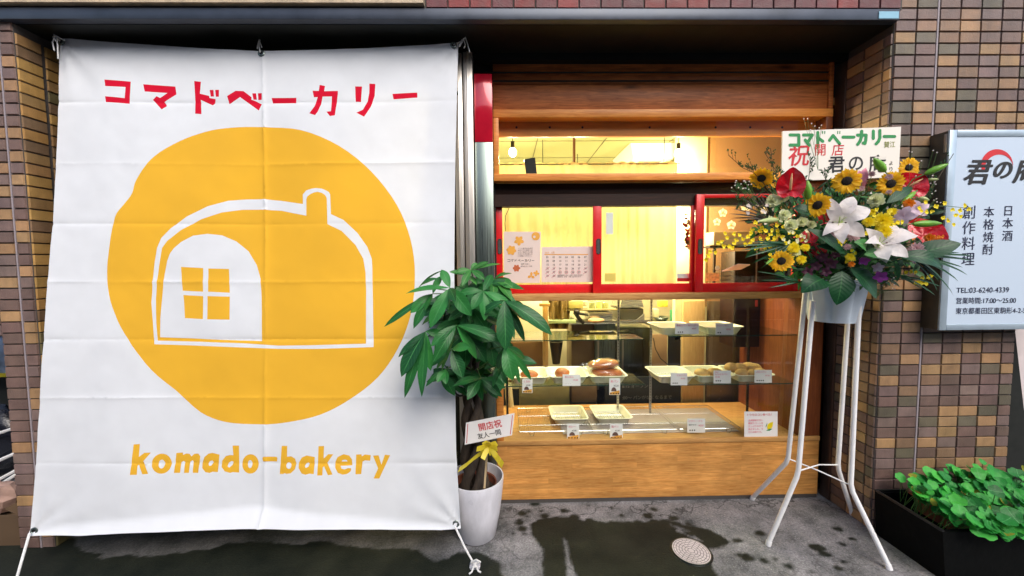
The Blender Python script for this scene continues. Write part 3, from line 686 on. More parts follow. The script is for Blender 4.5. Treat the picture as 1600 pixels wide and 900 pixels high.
# ---------------------------------------------------------------- sliding windows
def sash(xl, xr_, yt, Yf, label, hx=None, stile=None):
    zt = Zc(yt, Yf, (xl+xr_)/2); zb = zSill-.003; X0 = P(xl, 400, Yf).x; X1 = P(xr_, 400, Yf).x; sw = .056; th = .026
    t = empty('sliding_window', ((X0+X1)/2, Yf, zb), label, 'window', 'red framed sliding windows over the counter')
    B = MB(); B.box((X0, Yf, zb), (X0+sw, Yf+th, zt), bev=.002); B.box((X1-sw, Yf, zb), (X1, Yf+th, zt), bev=.002)
    B.box((X0+sw+.0005, Yf+.001, zb), (X1-sw-.0005, Yf+th-.001, zb+.062), bev=.002); B.box((X0+sw+.0005, Yf+.001, zt-.024), (X1-sw-.0005, Yf+th-.001, zt), bev=.002)
    B.build('frame', M['red'], t)
    MB().box((X0+sw-.004, Yf+th*.4, zb+.058), (X1-sw+.004, Yf+th*.4+.003, zt-.02)).build('glass_pane', M['glass'], t, False)
    # flush oval pull
    hp = P(hx, 385, Yf); B = MB(); n = 20; rim = []; inn = []; dep = []
    for k in range(n):
        a = 2*math.pi*k/n; cx, cz = math.cos(a), math.sin(a); oz = .038 if cz > 0 else -.038
        rim.append((hp.x+cx*.016, Yf-.004, hp.z+oz+cz*.016)); inn.append((hp.x+cx*.011, Yf-.004, hp.z+oz+cz*.011)); dep.append((hp.x+cx*.010, Yf+.002-.0035, hp.z+oz+cz*.010))
    bs = [(p[0], Yf+.001, p[2]) for p in rim]
    B.add(bs+rim+inn+dep, [(r*n+k, r*n+(k+1) % n, (r+1)*n+(k+1) % n, (r+1)*n+k) for r in range(3) for k in range(n)], 0); B.add(dep, [tuple(range(n))], 1)
    B.build('handle', [M['steel'], mat('pull_recess', (.14, .13, .13), .4, .7)], t)
    return t, X0, X1, zb, zt
s1 = sash(773, 940, 312, YS+.068, 'sliding red window with two papers taped in its lower half', 781)
s2 = sash(927, 1092, 308, YS+.036, 'middle sliding red window with a bare yellow-green pane', 935)
s3 = sash(1087, 1253, 303, YS+.004, 'sliding red window partly hidden by the flower arrangement', 1094)

# ---------------------------------------------------------------- papers taped inside the first window
Yp = YS+.068+.026*.4-.004
def sheet(name, quad, label, cat, mt, group=None, th=.0012, Y=None):
    """paper from four picture corners on one plane"""
    B = MB(); q = [P(x, y, Y) for x, y in quad]; b = [p+Vector((0, th, 0)) for p in q]
    B.hexa(b, q, 0)
    o = B.build(name, mt, None, False); return tag(o, label, cat, group)
Yg = YS+.068+.026*.4
po = sheet('poster', [(787, 442), (844, 442), (845, 362), (787, 362)], 'narrow opening notice with orange leaves taped in the red window', 'poster', M['pinkpaper'], Y=Yg-.003)
ca = sheet('calendar', [(846, 441), (926, 441), (926, 385), (846, 386)], 'wide calendar sheet with rows of dates in the red window', 'calendar', M['pinkpaper'], Y=Yg-.003)
def petal_shape(B, cx, cy, r, k, rot, Y, mi=0, zz=0):
    for q in range(k):
        a = rot+2*math.pi*q/k; pts = []
        for u, wv in ((0, .08), (.35, .3), (.7, .34), (1, .05)):
            pts.append((cx+r*(u*math.cos(a)-wv*math.sin(a)), cy+r*(u*math.sin(a)+wv*math.cos(a))))
        for u, wv in ((1, -.05), (.7, -.34), (.35, -.3), (0, -.08)): pts.append((cx+r*(u*math.cos(a)-wv*math.sin(a)), cy+r*(u*math.sin(a)+wv*math.cos(a))))
        B.add([P(x, y, Y-.0004-.00008*q-zz) for x, y in pts][::-1], [tuple(range(8))], mi)
Yq = Yg-.0036
B = MB(); petal_shape(B, 811, 376, 8, 5, .3, Yq); petal_shape(B, 799, 391, 8, 6, 1.2, Yq, zz=.001); petal_shape(B, 830, 431, 6, 3, .6, Yq); petal_shape(B, 838, 427, 5, 4, .2, Yq, zz=.001)
B.add([P(837+6.5*math.cos(a*math.pi/8), 369+6.5*math.sin(a*math.pi/8), Yq-.001) for a in range(16)][::-1], [tuple(range(16))])
B.add([P(835+2*math.cos(a*math.pi/8), 370+2*math.sin(a*math.pi/8), Yq-.0015) for a in range(16)][::-1], [tuple(range(16))], 1); B.build('printed_leaves', [M['inkorange'], M['pinkpaper']], po, False)
B = MB(); petal_shape(B, 807, 419, 6, 6, 0, Yq); B.build('printed_leaf', mat('rust_ink', (.5, .12, .04), .6), po, False)
B = MB(); xx = 793
for ch in 'コマドベーカリー':
    ch = ch if ch in KANA else ch
    strokes(B, KANA[ch], lambda x, y, z, a=xx: P(a+x*4, 409-y*4, Yq-z), .16, rnd=False); xx += 5.4
B.build('lettering', M['ink'], po, False)
def ptext(s, x, y, px, mt, par, Y, **k):
    h = px*Y/FPX; return text(s, h*1.0, P(x, y, Y), mt, par, ex=(1, 0, 0), ey=(0, 0, 1), lift=.0006, **k)
for k, s in enumerate(('パンと菓子のお店が', '本日ここに開店しま', 'した。焼きたての香', 'りをどうぞお楽しみ', 'にお越しください。')): ptext(s, 809, 389.2+k*2.9, 2.6, M['inkgrey'], po, Yq)
ptext('営業 9:00〜', 814, 413.5, 2.8, M['inkgrey'], po, Yq); ptext('定休日 日・月曜', 814, 417, 2.4, M['inkgrey'], po, Yq)
ptext('2019    6月', 851, 396, 3.4, M['inkorange'], ca, Yq)
B = MB(); q = [P(850.5, 398.2, Yq-.0005), P(919, 398.2, Yq-.0005), P(919, 396.9, Yq-.0005), P(850.5, 396.9, Yq-.0005)]; B.add(q, [(0, 1, 2, 3)]); B.build('rule_line', M['inkorange'], ca, False)
for r in range(6):
    for c in range(7):
        k = r*7+c+1
        if k > 37: continue
        ptext('%02d' % (k if k < 32 else k-7), 853.5+c*9.85, 403.2+r*5.85, 3.9, M['ink'], ca, Yq)
B = MB()
for r, c in ((3, 0), (3, 1), (4, 0), (4, 1), (5, 0), (5, 1), (4, 6), (3, 6)):
    strokes(B, [[(0, 0), (1, 1)]], lambda x, y, z, a=852+c*9.85, b=404.5+r*5.85: P(a+x*7, b-y*5, Yq-.001-z), .07, rnd=False)
for c in range(2, 6):
    strokes(B, [[(.5+.5*math.cos(a*.6283), .5+.5*math.sin(a*.6283)) for a in range(11)]], lambda x, y, z, a=852.5+c*9.85, b=428: P(a+x*5.4, b-y*5.4, Yq-.001-z), .07, rnd=False)
B.build('pen_marks', M['inkpink'], ca, False)
ptext('●営業時間  9:00〜18:00  売切れ次第終了', 871, 431, 2.3, M['inkgrey'], ca, Yq); ptext('●定休日  日曜・月曜  他お休みあり', 871, 433.4, 2.3, M['inkgrey'], ca, Yq)

# ================================================================ INSIDE
ZF, ZC, YB = .0, 2.83, 4.4
xl, xrr = XA-.35, P(1290, 450, YS).x+.6
struct('ceiling', MB().box((xl-.3, YS+.17, ZC), (xrr, YB+.1, ZC+.05)), M['ceilw'])
B = MB()
for k in range(6): B.box((xl+.1+k*.62, YS+.2, ZC-.003), (xl+.106+k*.62, YB, ZC-.001))
for k in range(3): B.box((xl, YS+.4+k*.55, ZC-.003), (xrr, YS+.406+k*.55, ZC-.001))
struct('ceiling_joint', B, M['darkwood'])
struct('shop_floor', MB().box((xl-.3, YS+.71, -.02), (xrr, YB+.2, .015)), mat('shop_floor', (.14, .12, .1), .6))
struct('back_wall', MB().box((xl-.3, YB, 0), (xrr, YB+.06, ZC)), M['cream'])
xpart = P(1115, 300, 3.5).x
struct('side_wall', MB().box((xl-.32, YS+.05, 0), (xl-.28, YB, ZC)), M['cream'])
struct('side_wall', MB().box((xrr, YS+.05, 0), (xrr+.04, YB, ZC)), M['brownwall'])
# tan partition seen through the third window, and pale panel strip
B = MB().box((P(1108, 350, 3.45).x, 3.45, zSill-.2), (xrr-.01, 3.5, ZC-.002)); struct('inner_wall', B, M['brownwall'])
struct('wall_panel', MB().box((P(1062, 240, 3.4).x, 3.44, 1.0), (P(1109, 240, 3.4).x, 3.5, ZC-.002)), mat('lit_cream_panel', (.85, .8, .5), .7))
# column seen in the transom
t = new_thing('ceiling_pipe', MB().tube([(P(897, 230, 3.2).x, 3.2, 2.2), (P(897, 230, 3.2).x, 3.2, ZC)], .012, 12), mat('brown_pipe', (.1, .05, .03), .4), 'thin dark vertical pipe behind the transom glass', 'pipe')
a = P(980, 250, 3.9); c = P(1030, 241, 3.9)
t = empty('air_conditioner', ((a.x+c.x)/2, 3.9, a.z), 'pale ceiling cassette air conditioner behind the transom glass', 'air conditioner')
B = MB(); B.hexa([(a.x, 3.7, ZC-.14), (c.x+.05, 3.7, ZC-.14), (c.x+.05, 4.2, ZC-.14), (a.x, 4.2, ZC-.14)], [(a.x-.05, 3.65, ZC-.004), (c.x+.1, 3.65, ZC-.004), (c.x+.1, 4.25, ZC-.004), (a.x-.05, 4.25, ZC-.004)]); B.build('housing', M['paper'], t, False)
B = MB().box((a.x+.08, 3.78, ZC-.143), (c.x-.03, 4.12, ZC-.1405)); B.build('grille', M['inkgrey'], t, False)
# lit lamps
def lamp(x, y, Y, pw, label, col=(1, .78, .42)):
    p = P(x, y, Y); t = empty('pendant_lamp', p, label, 'lamp', 'warm bulbs hanging from the shop ceiling')
    MB().blob(p, (.032, .032, .038), 16, 10).build('bulb', mat('lit_bulb', (1, .8, .45), .3, emit=18), t)
    B = MB().tube([p+Vector((0, 0, .036)), p+Vector((0, 0, .085))], .016, 12); B.build('socket', M['black'], t)
    B = MB().tube([p+Vector((0, 0, .08)), Vector((p.x, p.y, ZC-.004))], .003, 6); B.build('cable', M['black'], t)
    ld = bpy.data.lights.new('bulb_light', 'POINT'); ld.energy = pw; ld.color = col; ld.shadow_soft_size = .045
    lo = bpy.data.objects.new('bulb_light', ld); C.objects.link(lo); lo.location = p-Vector((0, .0, .07)); lo.parent = t; lo.matrix_parent_inverse = Matrix.Translation(-p)
lamp(801, 238, 3.25, 15, 'bare warm bulb glowing at the near end of the transom above the yellow curtain')
lamp(1060, 240, 3.3, 15, 'bare warm bulb glowing beside the cream wall panel')
def added_lamp(x, Y, z, pw, lab):  # lamps added out of view to brighten the case and kitchen
    p = Vector((x, Y, z)); t = empty('pendant_lamp', p, lab, 'lamp', 'warm bulbs hanging from the shop ceiling')
    MB().lathe([(.02, .12), (.09, .02), (.095, 0), (.088, .0), (.018, .11)], p, 24).build('shade', M['steel'], t); MB().blob(p+Vector((0, 0, .03)), .03, 14, 8).build('bulb', mat('lit_bulb', (1, .8, .45), .3, emit=18), t); MB().tube([p+Vector((0, 0, .12)), Vector((x, Y, ZC-.004))], .003, 6).build('cable', M['black'], t)
    ld = bpy.data.lights.new('bulb_light', 'POINT'); ld.energy = pw; ld.color = (1, .82, .52); ld.shadow_soft_size = .07
    lo = bpy.data.objects.new('bulb_light', ld); C.objects.link(lo); lo.location = p-Vector((0, 0, .05)); lo.parent = t; lo.matrix_parent_inverse = Matrix.Translation(-p)
added_lamp(.35, 3.55, 2.2, 40, 'added shaded lamp, unseen behind the yellow curtain over the left worktop'); added_lamp(1.35, 3.28, 2.2, 46, 'added shaded lamp, unseen behind the middle red window'); added_lamp(.75, 4.0, 2.15, 26, 'added shaded lamp, unseen, deepest in the kitchen')
# strip lamp under the case top
# yellow curtain
yc = 2.93; B = MB(); xa_, xb_ = P(779, 300, yc).x, P(1057, 300, yc).x; zt_, zb_ = Zc(254, yc, 900), zSill-.04; n = 260; mrow = 16
vs = []; uv = []
for j in range(mrow+1):
    for i in range(n+1):
        u = i/n; v = j/mrow; x = xa_+(xb_-xa_)*u
        amp = .005+.008*(1-v)
        y = yc+amp*math.sin(u*95+1.5*math.sin(u*17)+v*.7)+.010*math.sin(u*23+v*1.2)
        vs.append((x, y, zb_+(zt_-zb_)*v+(.006*math.sin(u*95+1.5*math.sin(u*17)) if j == mrow else 0))); uv.append((u, v))
B.add(vs, [(j*(n+1)+i, j*(n+1)+i+1, (j+1)*(n+1)+i+1, (j+1)*(n+1)+i) for j in range(mrow) for i in range(n)], 0, uv)
t = empty('curtain', ((xa_+xb_)/2, yc, zb_), 'gathered yellow cafe curtain glowing behind the red windows', 'curtain'); B.build('cloth', M['curtain'], t)
MB().tube([(xa_-.03, yc, zt_-.012), (xb_+.03, yc, zt_-.012)], .005, 8).build('rod', M['steel'], t)
# dark phone-like object on the transom ledge
a = P(829, 272, 2.76)
B = MB(); q = [P(819, 249, 2.78), P(836, 246, 2.78), P(839, 271, 2.78), P(822, 271, 2.78)]; B.hexa([v+Vector((0, .02, 0)) for v in q], q); new_thing('speaker_box', B, M['black'], 'small dark box leaning on the ledge inside the transom', 'box', smooth=False)
# cord in first window
B = MB(); B.tube([P(x, y, YS+.12) for x, y in ((799, 316), (795, 326), (790, 337), (789, 350), (790, 361))], .0022, 6); new_thing('lamp_cable', B, M['black'], 'thin black cord hanging inside the red window above the papers', 'cord')
sheet('paper_note', [(947, 366), (958, 366), (958, 332), (947, 332)], 'pale strip of paper on the middle window pane', 'note', M['paper'], Y=YS+.058)
sheet('paper_note', [(945, 440), (962, 440), (962, 427), (945, 427)], 'small yellow note in the lower corner of the middle window', 'note', mat('yellow_note', (.85, .65, .15), .6), Y=YS+.058)
sheet('paper_note', [(1058, 440), (1081, 440), (1081, 427), (1058, 427)], 'small red and white card in the corner of the middle window', 'note', M['paper'], Y=YS+.075)
B = MB(); q = [P(x, y, YS+.0745) for x, y in ((1058, 440), (1081, 440), (1081, 434.5), (1058, 434.5))]; B.add([v-Vector((0, .001, 0)) for v in q], [(0, 1, 2, 3)]); B.build('red_band', M['inkred'], bpy.data.objects['paper_note.002'], False)
# rooster ornament
p = P(978, 441, YS+.09); t = empty('rooster_figurine', (p.x, p.y, zSill), 'tiny painted rooster figurine standing behind the middle red window', 'figurine')
B = MB(); B.lathe([(.0, 0), (.010, 0), (.008, .006), (.004, .012)], (p.x, p.y, zSill), 12); B.blob((p.x, p.y, zSill+.024), (.011, .006, .010), 10, 8); B.blob((p.x-.007, p.y, zSill+.036), (.0055, .005, .008), 8, 6); B.blob((p.x+.011, p.y, zSill+.032), (.005, .003, .010), 8, 6); B.build('body', M['black'], t)
B = MB(); B.blob((p.x-.008, p.y, zSill+.046), (.004, .002, .005), 8, 6); B.build('comb', M['inkred'], t)
# dried wreath
t = empty('dried_wreath', P(1073, 360, YS+.16), 'dark red dried flower bunch hanging behind the middle window', 'dried flowers')
B = MB(); r = random.Random(8)
for k in range(70):
    u = r.random(); c = P(1075+r.uniform(-7, 6)*(1.2-u), 333+u*54, YS+.15+r.uniform(-.02, .02)); d = Vector((r.uniform(-1, 1), r.uniform(-1, .3), r.uniform(-1, .6))).normalized()*.028
    B.leaf(c, c+d, .02, nrm=(0, -1, .2), arch=.2, n=4, mi=r.choice((0, 1, 1, 2)))
B.build('dried_petals', [M['inkred'], mat('dried_brown', (.12, .03, .015), .8), mat('dried_orange', (.5, .15, .03), .8)], t)
# white orchids inside the third window
def orchid_inside(c, r, lab):
    t = empty('moth_orchid', c, lab, 'orchid', 'cream orchid blooms inside the third window'); B = MB()
    for k in range(5):
        a = k*2*math.pi/5+.3; d = Vector((math.cos(a), -.35, math.sin(a)))
        B.leaf(c, c+d*r, r*(1.1 if k in (0, 2) else .7), nrm=(0, -1, 0), arch=.1, shape=(.6, .8), n=5)
    B.build('petals', mat('cream_orchid', (.8, .72, .52), .6, trans=.3), t); MB().blob(c-Vector((0, .012, 0)), r*.16, 8, 6).build('lip', M['yellow'], t)
orchid_inside(P(1128, 333, 2.82), .034, 'upper cream orchid bloom inside the third window')
orchid_inside(P(1119, 347, 2.80), .030, 'cream orchid bloom lowest and nearest the red stile of the third window')
orchid_inside(P(1141, 352, 2.82), .036, 'cream orchid bloom beside the dark palm frond')
orchid_inside(P(1163, 322, 2.84), .045, 'large cream orchid bloom behind the tips of the dark palm frond')
orchid_inside(P(1192, 330, 2.84), .045, 'cream orchid bloom deepest behind the dark palm frond')
# things on the inner ledge of window three
zl = zSill
B = MB(); q = [P(x, y, Yy) for x, y, Yy in ((1128, 423, 2.74), (1158, 420, 2.84), (1172, 413, 2.86), (1153, 412, 2.76))]; B.hexa([v-Vector((0, 0, .006)) for v in q], q); new_thing('paper_packet', B, M['pinkpaper'], 'pale pink packet tilted on the ledge inside the third window', 'packet', smooth=False)
t = new_thing('oval_card', MB().lathe([(.0, 0), (.017, 0), (.017, .002), (0, .002)], P(1121, 419, 2.74), 20, axis=(0, 1, .1)), mat('cream_card', (.75, .65, .4), .6), 'small oval cream card standing above the amber label', 'card')
sheet('price_label', [(1103, 439), (1124, 439), (1124, 426), (1103, 426)], 'amber printed label at the bottom of the third window', 'label', mat('amber_label', (.62, .38, .12), .6, var=.5, scale=60), Y=2.735)
t = empty('wire_basket', P(1140, 438, 2.78), 'small black wire basket on the ledge inside the third window', 'basket'); B = MB(); a, b = P(1127, 438, 2.76), P(1152, 438, 2.76)
for zz in (0, .03, .06):
    B.tube([(a.x, 2.76, a.z+zz), (b.x, 2.76, a.z+zz), (b.x, 2.84, a.z+zz), (a.x, 2.84, a.z+zz), (a.x, 2.76, a.z+zz)], .0015, 6)
for k in range(9): xx = a.x+(b.x-a.x)*k/8; B.tube([(xx, 2.76, a.z), (xx, 2.76, a.z+.06)], .001, 5)
B.build('wires', M['black'], t)
t = empty('gift_box', P(1140, 400, 2.9), 'cream boxes and yellow blooms on the rack inside the third window', 'box')
B = MB(); a = P(1113, 383, 2.92); b = P(1200, 362, 2.92); B.box((a.x, 2.9, a.z), (b.x, 3.02, b.z), bev=.003); B.build('boxes', mat('cream_box', (.72, .6, .32), .7), t)
t = empty('shelf_rack', P(1140, 400, 2.9), 'dark little shelf holding the cream boxes', 'shelf'); B = MB(); a = P(1105, 387, 2.92); b = P(1205, 383, 2.92); B.box((a.x, 2.88, a.z), (b.x, 3.06, a.z+.012)); B.box((P(1128, 400, 2.92).x, 3.03, zSill), (P(1128, 400, 2.92).x+.015, 3.05, a.z)); B.box((b.x-.03, 3.03, zSill), (b.x-.015, 3.05, a.z)); B.build('boards', M['darkwood'], t, False)
t = new_thing('dark_cabinet', MB().box((P(1160, 400, 3.0).x, 3.1, 1.0), (P(1260, 400, 3.0).x, 3.3, Zc(392, 3.1, 1200)), bev=.004), M['darkwood'], 'dark cabinet standing behind the third window under the boxes', 'cabinet')

# ================================================================ DISPLAY CASE
def glass_shelf(x0, x1, y, Yf, Yb, label):
    z = Zc(y, Yf, (x0+x1)/2); a, b = P(x0, y, Yf).x, P(x1, y, Yf).x
    t = empty('glass_shelf', ((a+b)/2, Yf, z), label, 'shelf', 'glass shelves in the bread case')
    MB().box((a, Yf+.002, z-.006), (b, Yb, z)).build('pane', M['shelfglass'], t, False)
    B = MB(); B.box((a, Yf, z-.0065), (b, Yf+.0018, z+.0003)); B.build('front_edge', M['glassedge'], t, False)
    return z
Yf = YS+.05; Yb = YS+.42
zuL = glass_shelf(786, 1006, 531, Yf, Yb, 'empty upper glass shelf over the bread trays, beside the houseplant')
zmL = glass_shelf(786, 1008, 602, Yf, Yb, 'glass shelf carrying three bread trays beside the houseplant')
zuR = glass_shelf(1046, 1246, 524, Yf, Yb, 'upper glass shelf carrying two empty trays near the flower stand')
zmR = glass_shelf(1047, 1246, 600, Yf, Yb, 'glass shelf carrying three trays with pale buns near the flower stand')
# slotted uprights
for xx, lab in ((966, 'slotted steel upright at the bread bag side of the case'), (1017, 'slotted steel upright beside the chalkboard'), (792, 'slotted steel upright half hidden by the houseplant'), (1170, 'dark slotted upright in front of the brown panel')):
    p = P(xx, 560, YS+.46); t = empty('slotted_upright', (p.x, p.y, zDeck), lab, 'shelf upright', 'slotted uprights of the bread case'); B = MB(); z = zDeck
    dk = xx == 1170 or xx == 792
    while z < zSillB-.02:
        B.box((p.x-.009, p.y, z), (p.x+.009, p.y+.004, z+.009)); B.box((p.x-.009, p.y+.0005, z+.009), (p.x-.003, p.y+.004, z+.024)); B.box((p.x+.003, p.y+.0005, z+.009), (p.x+.009, p.y+.004, z+.024)); z += .024
    B.box((p.x-.0085, p.y+.006, zDeck), (p.x+.0085, p.y+.008, zSillB-.02), 1)
    B.build('strip', [M['darkmetal'] if dk else M['alu'], M['black']], t, False)
# back rail
MB()
def tray(cx, Yf_, z, label, group='cream bread trays', wdt=.285, dep=.29):
    t = empty('bread_tray', (cx, Yf_+dep/2, z), label, 'tray', group); B = MB(); w, d = wdt/2, dep/2
    B.rrloft((cx, Yf_+d, z), [(w-.045, d-.045, .02, .0), (w-.035, d-.035, .025, .002), (w-.012, d-.012, .03, .050), (w-.004, d-.004, .032, .054), (w, d, .034, .056), (w, d, .034, .060), (w-.005, d-.005, .032, .0605), (w-.013, d-.013, .03, .057), (w-.036, d-.036, .022, .005), (w-.05, d-.05, .02, .0035)], mi=0, capt=True)
    B.build('dish', M['tray'], t)
    return t
def rack_in(t, cx, Yf_, z, wdt=.285, dep=.29):
    B = MB(); w, d = wdt/2-.04, dep/2-.04; cy = Yf_+dep/2
    for k in range(13): x = cx-w+2*w*k/12; B.tube([(x, cy-d, z+.016), (x, cy+d, z+.016)], .0013, 5)
    for k in range(4): y = cy-d+2*d*k/3; B.tube([(cx-w, y, z+.0135), (cx+w, y, z+.0135)], .0018, 5)
    B.build('wire_insert', M['wire'], t)
def Xc(x, Y, y=590): return P(x, y, Y).x
tr = {}
for key, x, Y, z, lab, rk in (
 ('L1', 828, Yf+.0, zmL, 'cream tray with one glazed pastry behind the houseplant leaves', 0), ('L2', 890, Yf+.0, zmL, 'cream tray with a single sugared bun, middle of three beside the houseplant', 0), ('L3', 952, Yf+.0, zmL, 'cream tray holding bagged loaves', 0),
 ('R1', 1059, Yf, zmR, 'empty ribbed cream tray at the open end of the lower glass shelf', 1), ('R2', 1121, Yf, zmR, 'cream tray with two smooth pale buns', 0), ('R3', 1184, Yf, zmR, 'cream tray heaped with pale round buns', 0),
 ('U1', 1062, Yf, zuR, 'empty tray on the upper shelf with a wide price card', 1), ('U2', 1133, Yf, zuR, 'empty tray on the upper shelf with a narrow price card', 1),
 ('D1', 892, YS+.20, zDeck+.012, 'empty cream tray on the case floor nearest the houseplant', 1), ('D2', 962, YS+.20, zDeck+.012, 'empty cream tray on the case floor under the chalkboard', 1)):
    cx = Xc(x, Y); t = tray(cx, Y, z+.001, lab); tr[key] = (cx, Y, z)
    if rk: rack_in(t, cx, Y, z)
# wire racks on the deck
def rack(x0, x1, lab, Y0=YS+.09, Y1=YS+.55):
    a, b = Xc(x0, Y0, 680), Xc(x1, Y0, 680); z = zDeck+.03; t = empty('cooling_rack', ((a+b)/2, (Y0+Y1)/2, zDeck), lab, 'wire rack', 'wire cooling racks on the case floor')
    B = MB(); B.tube([(a, Y0, z), (b, Y0, z), (b, Y1, z), (a, Y1, z), (a, Y0, z)], .003, 6, cap=False)
    n = int((b-a)/.013)
    for k in range(1, n): x = a+(b-a)*k/n; B.tube([(x, Y0, z+.001), (x, Y1, z+.001)], .0012, 4)
    for yy in (Y0+.12, Y0+.3): B.tube([(a, yy, z-.003), (b, yy, z-.003)], .002, 5)
    B.build('wires', M['wire'], t)
    B = MB()
    for x in (a+.09, b-.09): B.tube([(x-.02, Y0, z), (x-.012, Y0-.004, zDeck+.003), (x+.012, Y0-.004, zDeck+.003), (x+.02, Y0, z)], .0028, 6)
    for x in (a+.09, b-.09): B.tube([(x-.02, Y1, z), (x-.012, Y1, zDeck+.003), (x+.012, Y1, zDeck+.003), (x+.02, Y1, z)], .0028, 6)
    B.build('rack_foot', M['wire'], t)
rack(812, 925, 'wire rack partly under the empty tray nearest the houseplant'); rack(927, 1057, 'wire rack partly under the second empty floor tray'); rack(1062, 1157, 'bare wire rack with a small pink-lettered card')
MB()
tag(new_thing('steel_sheet', MB().box((Xc(880, YS+.1, 660), YS+.10, zDeck+.002), (Xc(1155, YS+.1, 660), YS+.56, zDeck+.005)), mat('dull_sheet', (.55, .47, .46), .45, .3, var=.1, scale=3, stretch=(1, 30, 30)), 'brushed steel sheet lying under the bare racks', 'metal sheet', smooth=False))
# breads
def bun(x, Y, z, r, m_, label, cat='bun', name='bun', sq=(1, 1, .7), grp='pale buns in the heaped tray'):
    B = MB(); B.blob((x, Y, z+r*sq[2]*.9), (r*sq[0], r*sq[1], r*sq[2]), 18, 12, jit=.035); return new_thing(name, B, m_, label, cat, grp)
cx, Y, z = tr['R3']
for k, (dx, dy, dz, lab) in enumerate(((-.07, .07, .0, 'pale bun in the near corner of the heaped tray'), (.0, .05, .0, 'pale bun at the front middle of the heaped tray'), (.07, .08, .0, 'pale bun by the price card of the heaped tray'), (-.04, .15, .012, 'larger pale bun behind the front row of the heaped tray'), (.04, .16, .015, 'darker domed bun at the top of the heap'), (.085, .17, .004, 'pale bun at the outer back of the heaped tray'), (-.09, .17, .01, 'pale bun at the inner back of the heaped tray'))):
    bun(cx+dx, Y+dy, z+dz+.030, .045 if k < 3 else .052, M['palebread'], lab)
cx, Y, z = tr['R2']
bun(cx-.06, Y+.10, z+.026, .052, M['palebread'], 'smooth split bun in the tray of two', sq=(1.1, .9, .62), grp='buns in the tray of two'); bun(cx+.045, Y+.12, z+.026, .05, M['palebread'], 'second smooth bun in the tray of two, behind its price card', sq=(1.2, .9, .62), grp='buns in the tray of two')
cx, Y, z = tr['L2']; bun(cx-.035, Y+.12, z+.022, .055, M['bread'], 'single glazed brown bun with a sugared foot', grp='glazed buns')
cx, Y, z = tr['L1']; bun(cx-.0, Y+.11, z+.022, .058, M['bread'], 'glossy reddish pastry behind the houseplant leaf', 'pastry', 'pastry', (1.15, .8, .55), grp='glazed buns')
B = MB()
for (kx, ky) in ((tr['L2'][0]-.035, tr['L2'][1]+.12), (tr['L1'][0], tr['L1'][1]+.11)):
    t = None
    B = MB(); r = random.Random(int(kx*100))
    for q in range(70): a = r.uniform(0, 6.28); rr = r.uniform(.03, .062); B.blob((kx+math.cos(a)*rr, ky+math.sin(a)*rr*.9, zmL+.026), .0038, 6, 4, col=None)
    new_thing('sugar_crumbs', B, M['paper'], 'white sugar crumbs around the foot of the glazed %s' % ('bun' if kx > .3 else 'pastry'), 'sugar', 'sugar crumbs in the trays')['kind'] = 'stuff'
cx, Y, z = tr['L3']
for k, (dz, lab) in enumerate(((.0, 'lower of the two bagged brown loaves'), (.062, 'upper of the two bagged brown loaves'))):
    t = empty('bagged_loaf', (cx+.0, Y+.12, z+dz), lab, 'loaf', 'bagged loaves in the tray')
    B = MB(); c = Vector((cx+.005+(-.015 if k else .01), Y+.12+.01*k, z+.024+dz+.032)); rt = Matrix.Rotation(.08-.15*k, 3, 'Y')
    B.blob(c, (.115, .06, .036), 24, 14, jit=.03, rot=rt); B.build('crust', M['bread'], t)
    B = MB(); B.blob(c, (.124, .067, .041), 30, 18, jit=.075, rot=rt); B.leaf(c+Vector((-.11, 0, 0)), c+Vector((-.17, -.02, -.02)), .07, nrm=(0, -1, 1), wave=.12, n=8, shape=(.7, .5)); B.build('bag', M['film'], t)
# price cards
def card(x0, y0, x1, y1, Y, label, mt=None, lines=(), deco=False, clip=True, name='price_card', grp='price cards on the bread case', cat='price card'):
    t = sheet(name, [(x0, y1), (x1, y1), (x1, y0), (x0, y0)], label, cat, mt or M['paper'], grp, Y=Y)
    w = x1-x0; h = y1-y0
    for (s, fx, fy, fh, m_) in lines: ptext(s, x0+w*fx, y0+h*fy, h*fh, m_, t, Y-.0005)
    if deco:
        B = MB(); B.add([P(x0+1, y1-.5, Y-.0008), P(x1-1, y1-.5, Y-.0008), P(x1-1, y1-h*.28, Y-.0008), P(x0+1, y1-h*.14, Y-.0008)], [(0, 1, 2, 3)]); B.build('orange_band', M['inkorange'], t, False)
        B = MB(); cc = (x0+w*.42, y1-h*.22); B.add([P(cc[0]+w*.24*math.cos(a*math.pi/10), cc[1]-h*.24*math.sin(a*math.pi/10), Y-.0012) for a in range(11)], [tuple(range(11))]); B.build('bread_drawing', mat('brown_ink', (.12, .06, .05), .6), t, False)
        B = MB()
        for q in (.15, .4, .65, .85): B.add([P(x0+w*q+w*.07*math.cos(a*math.pi/4), y1-h*.08-w*.05*math.sin(a*math.pi/4), Y-.0016) for a in range(8)], [tuple(range(8))])
        B.build('dots', M['ink'], t, False)
    return t
Yc = Yf-.012
J = M['inkpink']; K = M['ink']
card(816, 592, 832, 614, Yc, 'small orange-edged card hanging under the pastry tray', deco=True, lines=(('くるみ', .1, .25, .17, J), ('¥180', .4, .5, .15, K)))
card(879, 585, 907, 603, Yc, 'wide pink-lettered card on the single-bun tray', lines=(('あんぱん', .12, .3, .2, J), ('¥160', .6, .55, .2, J), ('・・・・', .1, .85, .15, K)))
card(952, 591, 969, 617, Yc, 'small orange-edged card under the bagged loaves', deco=True, lines=(('食パン', .1, .25, .17, J), ('¥320', .4, .5, .15, K)))
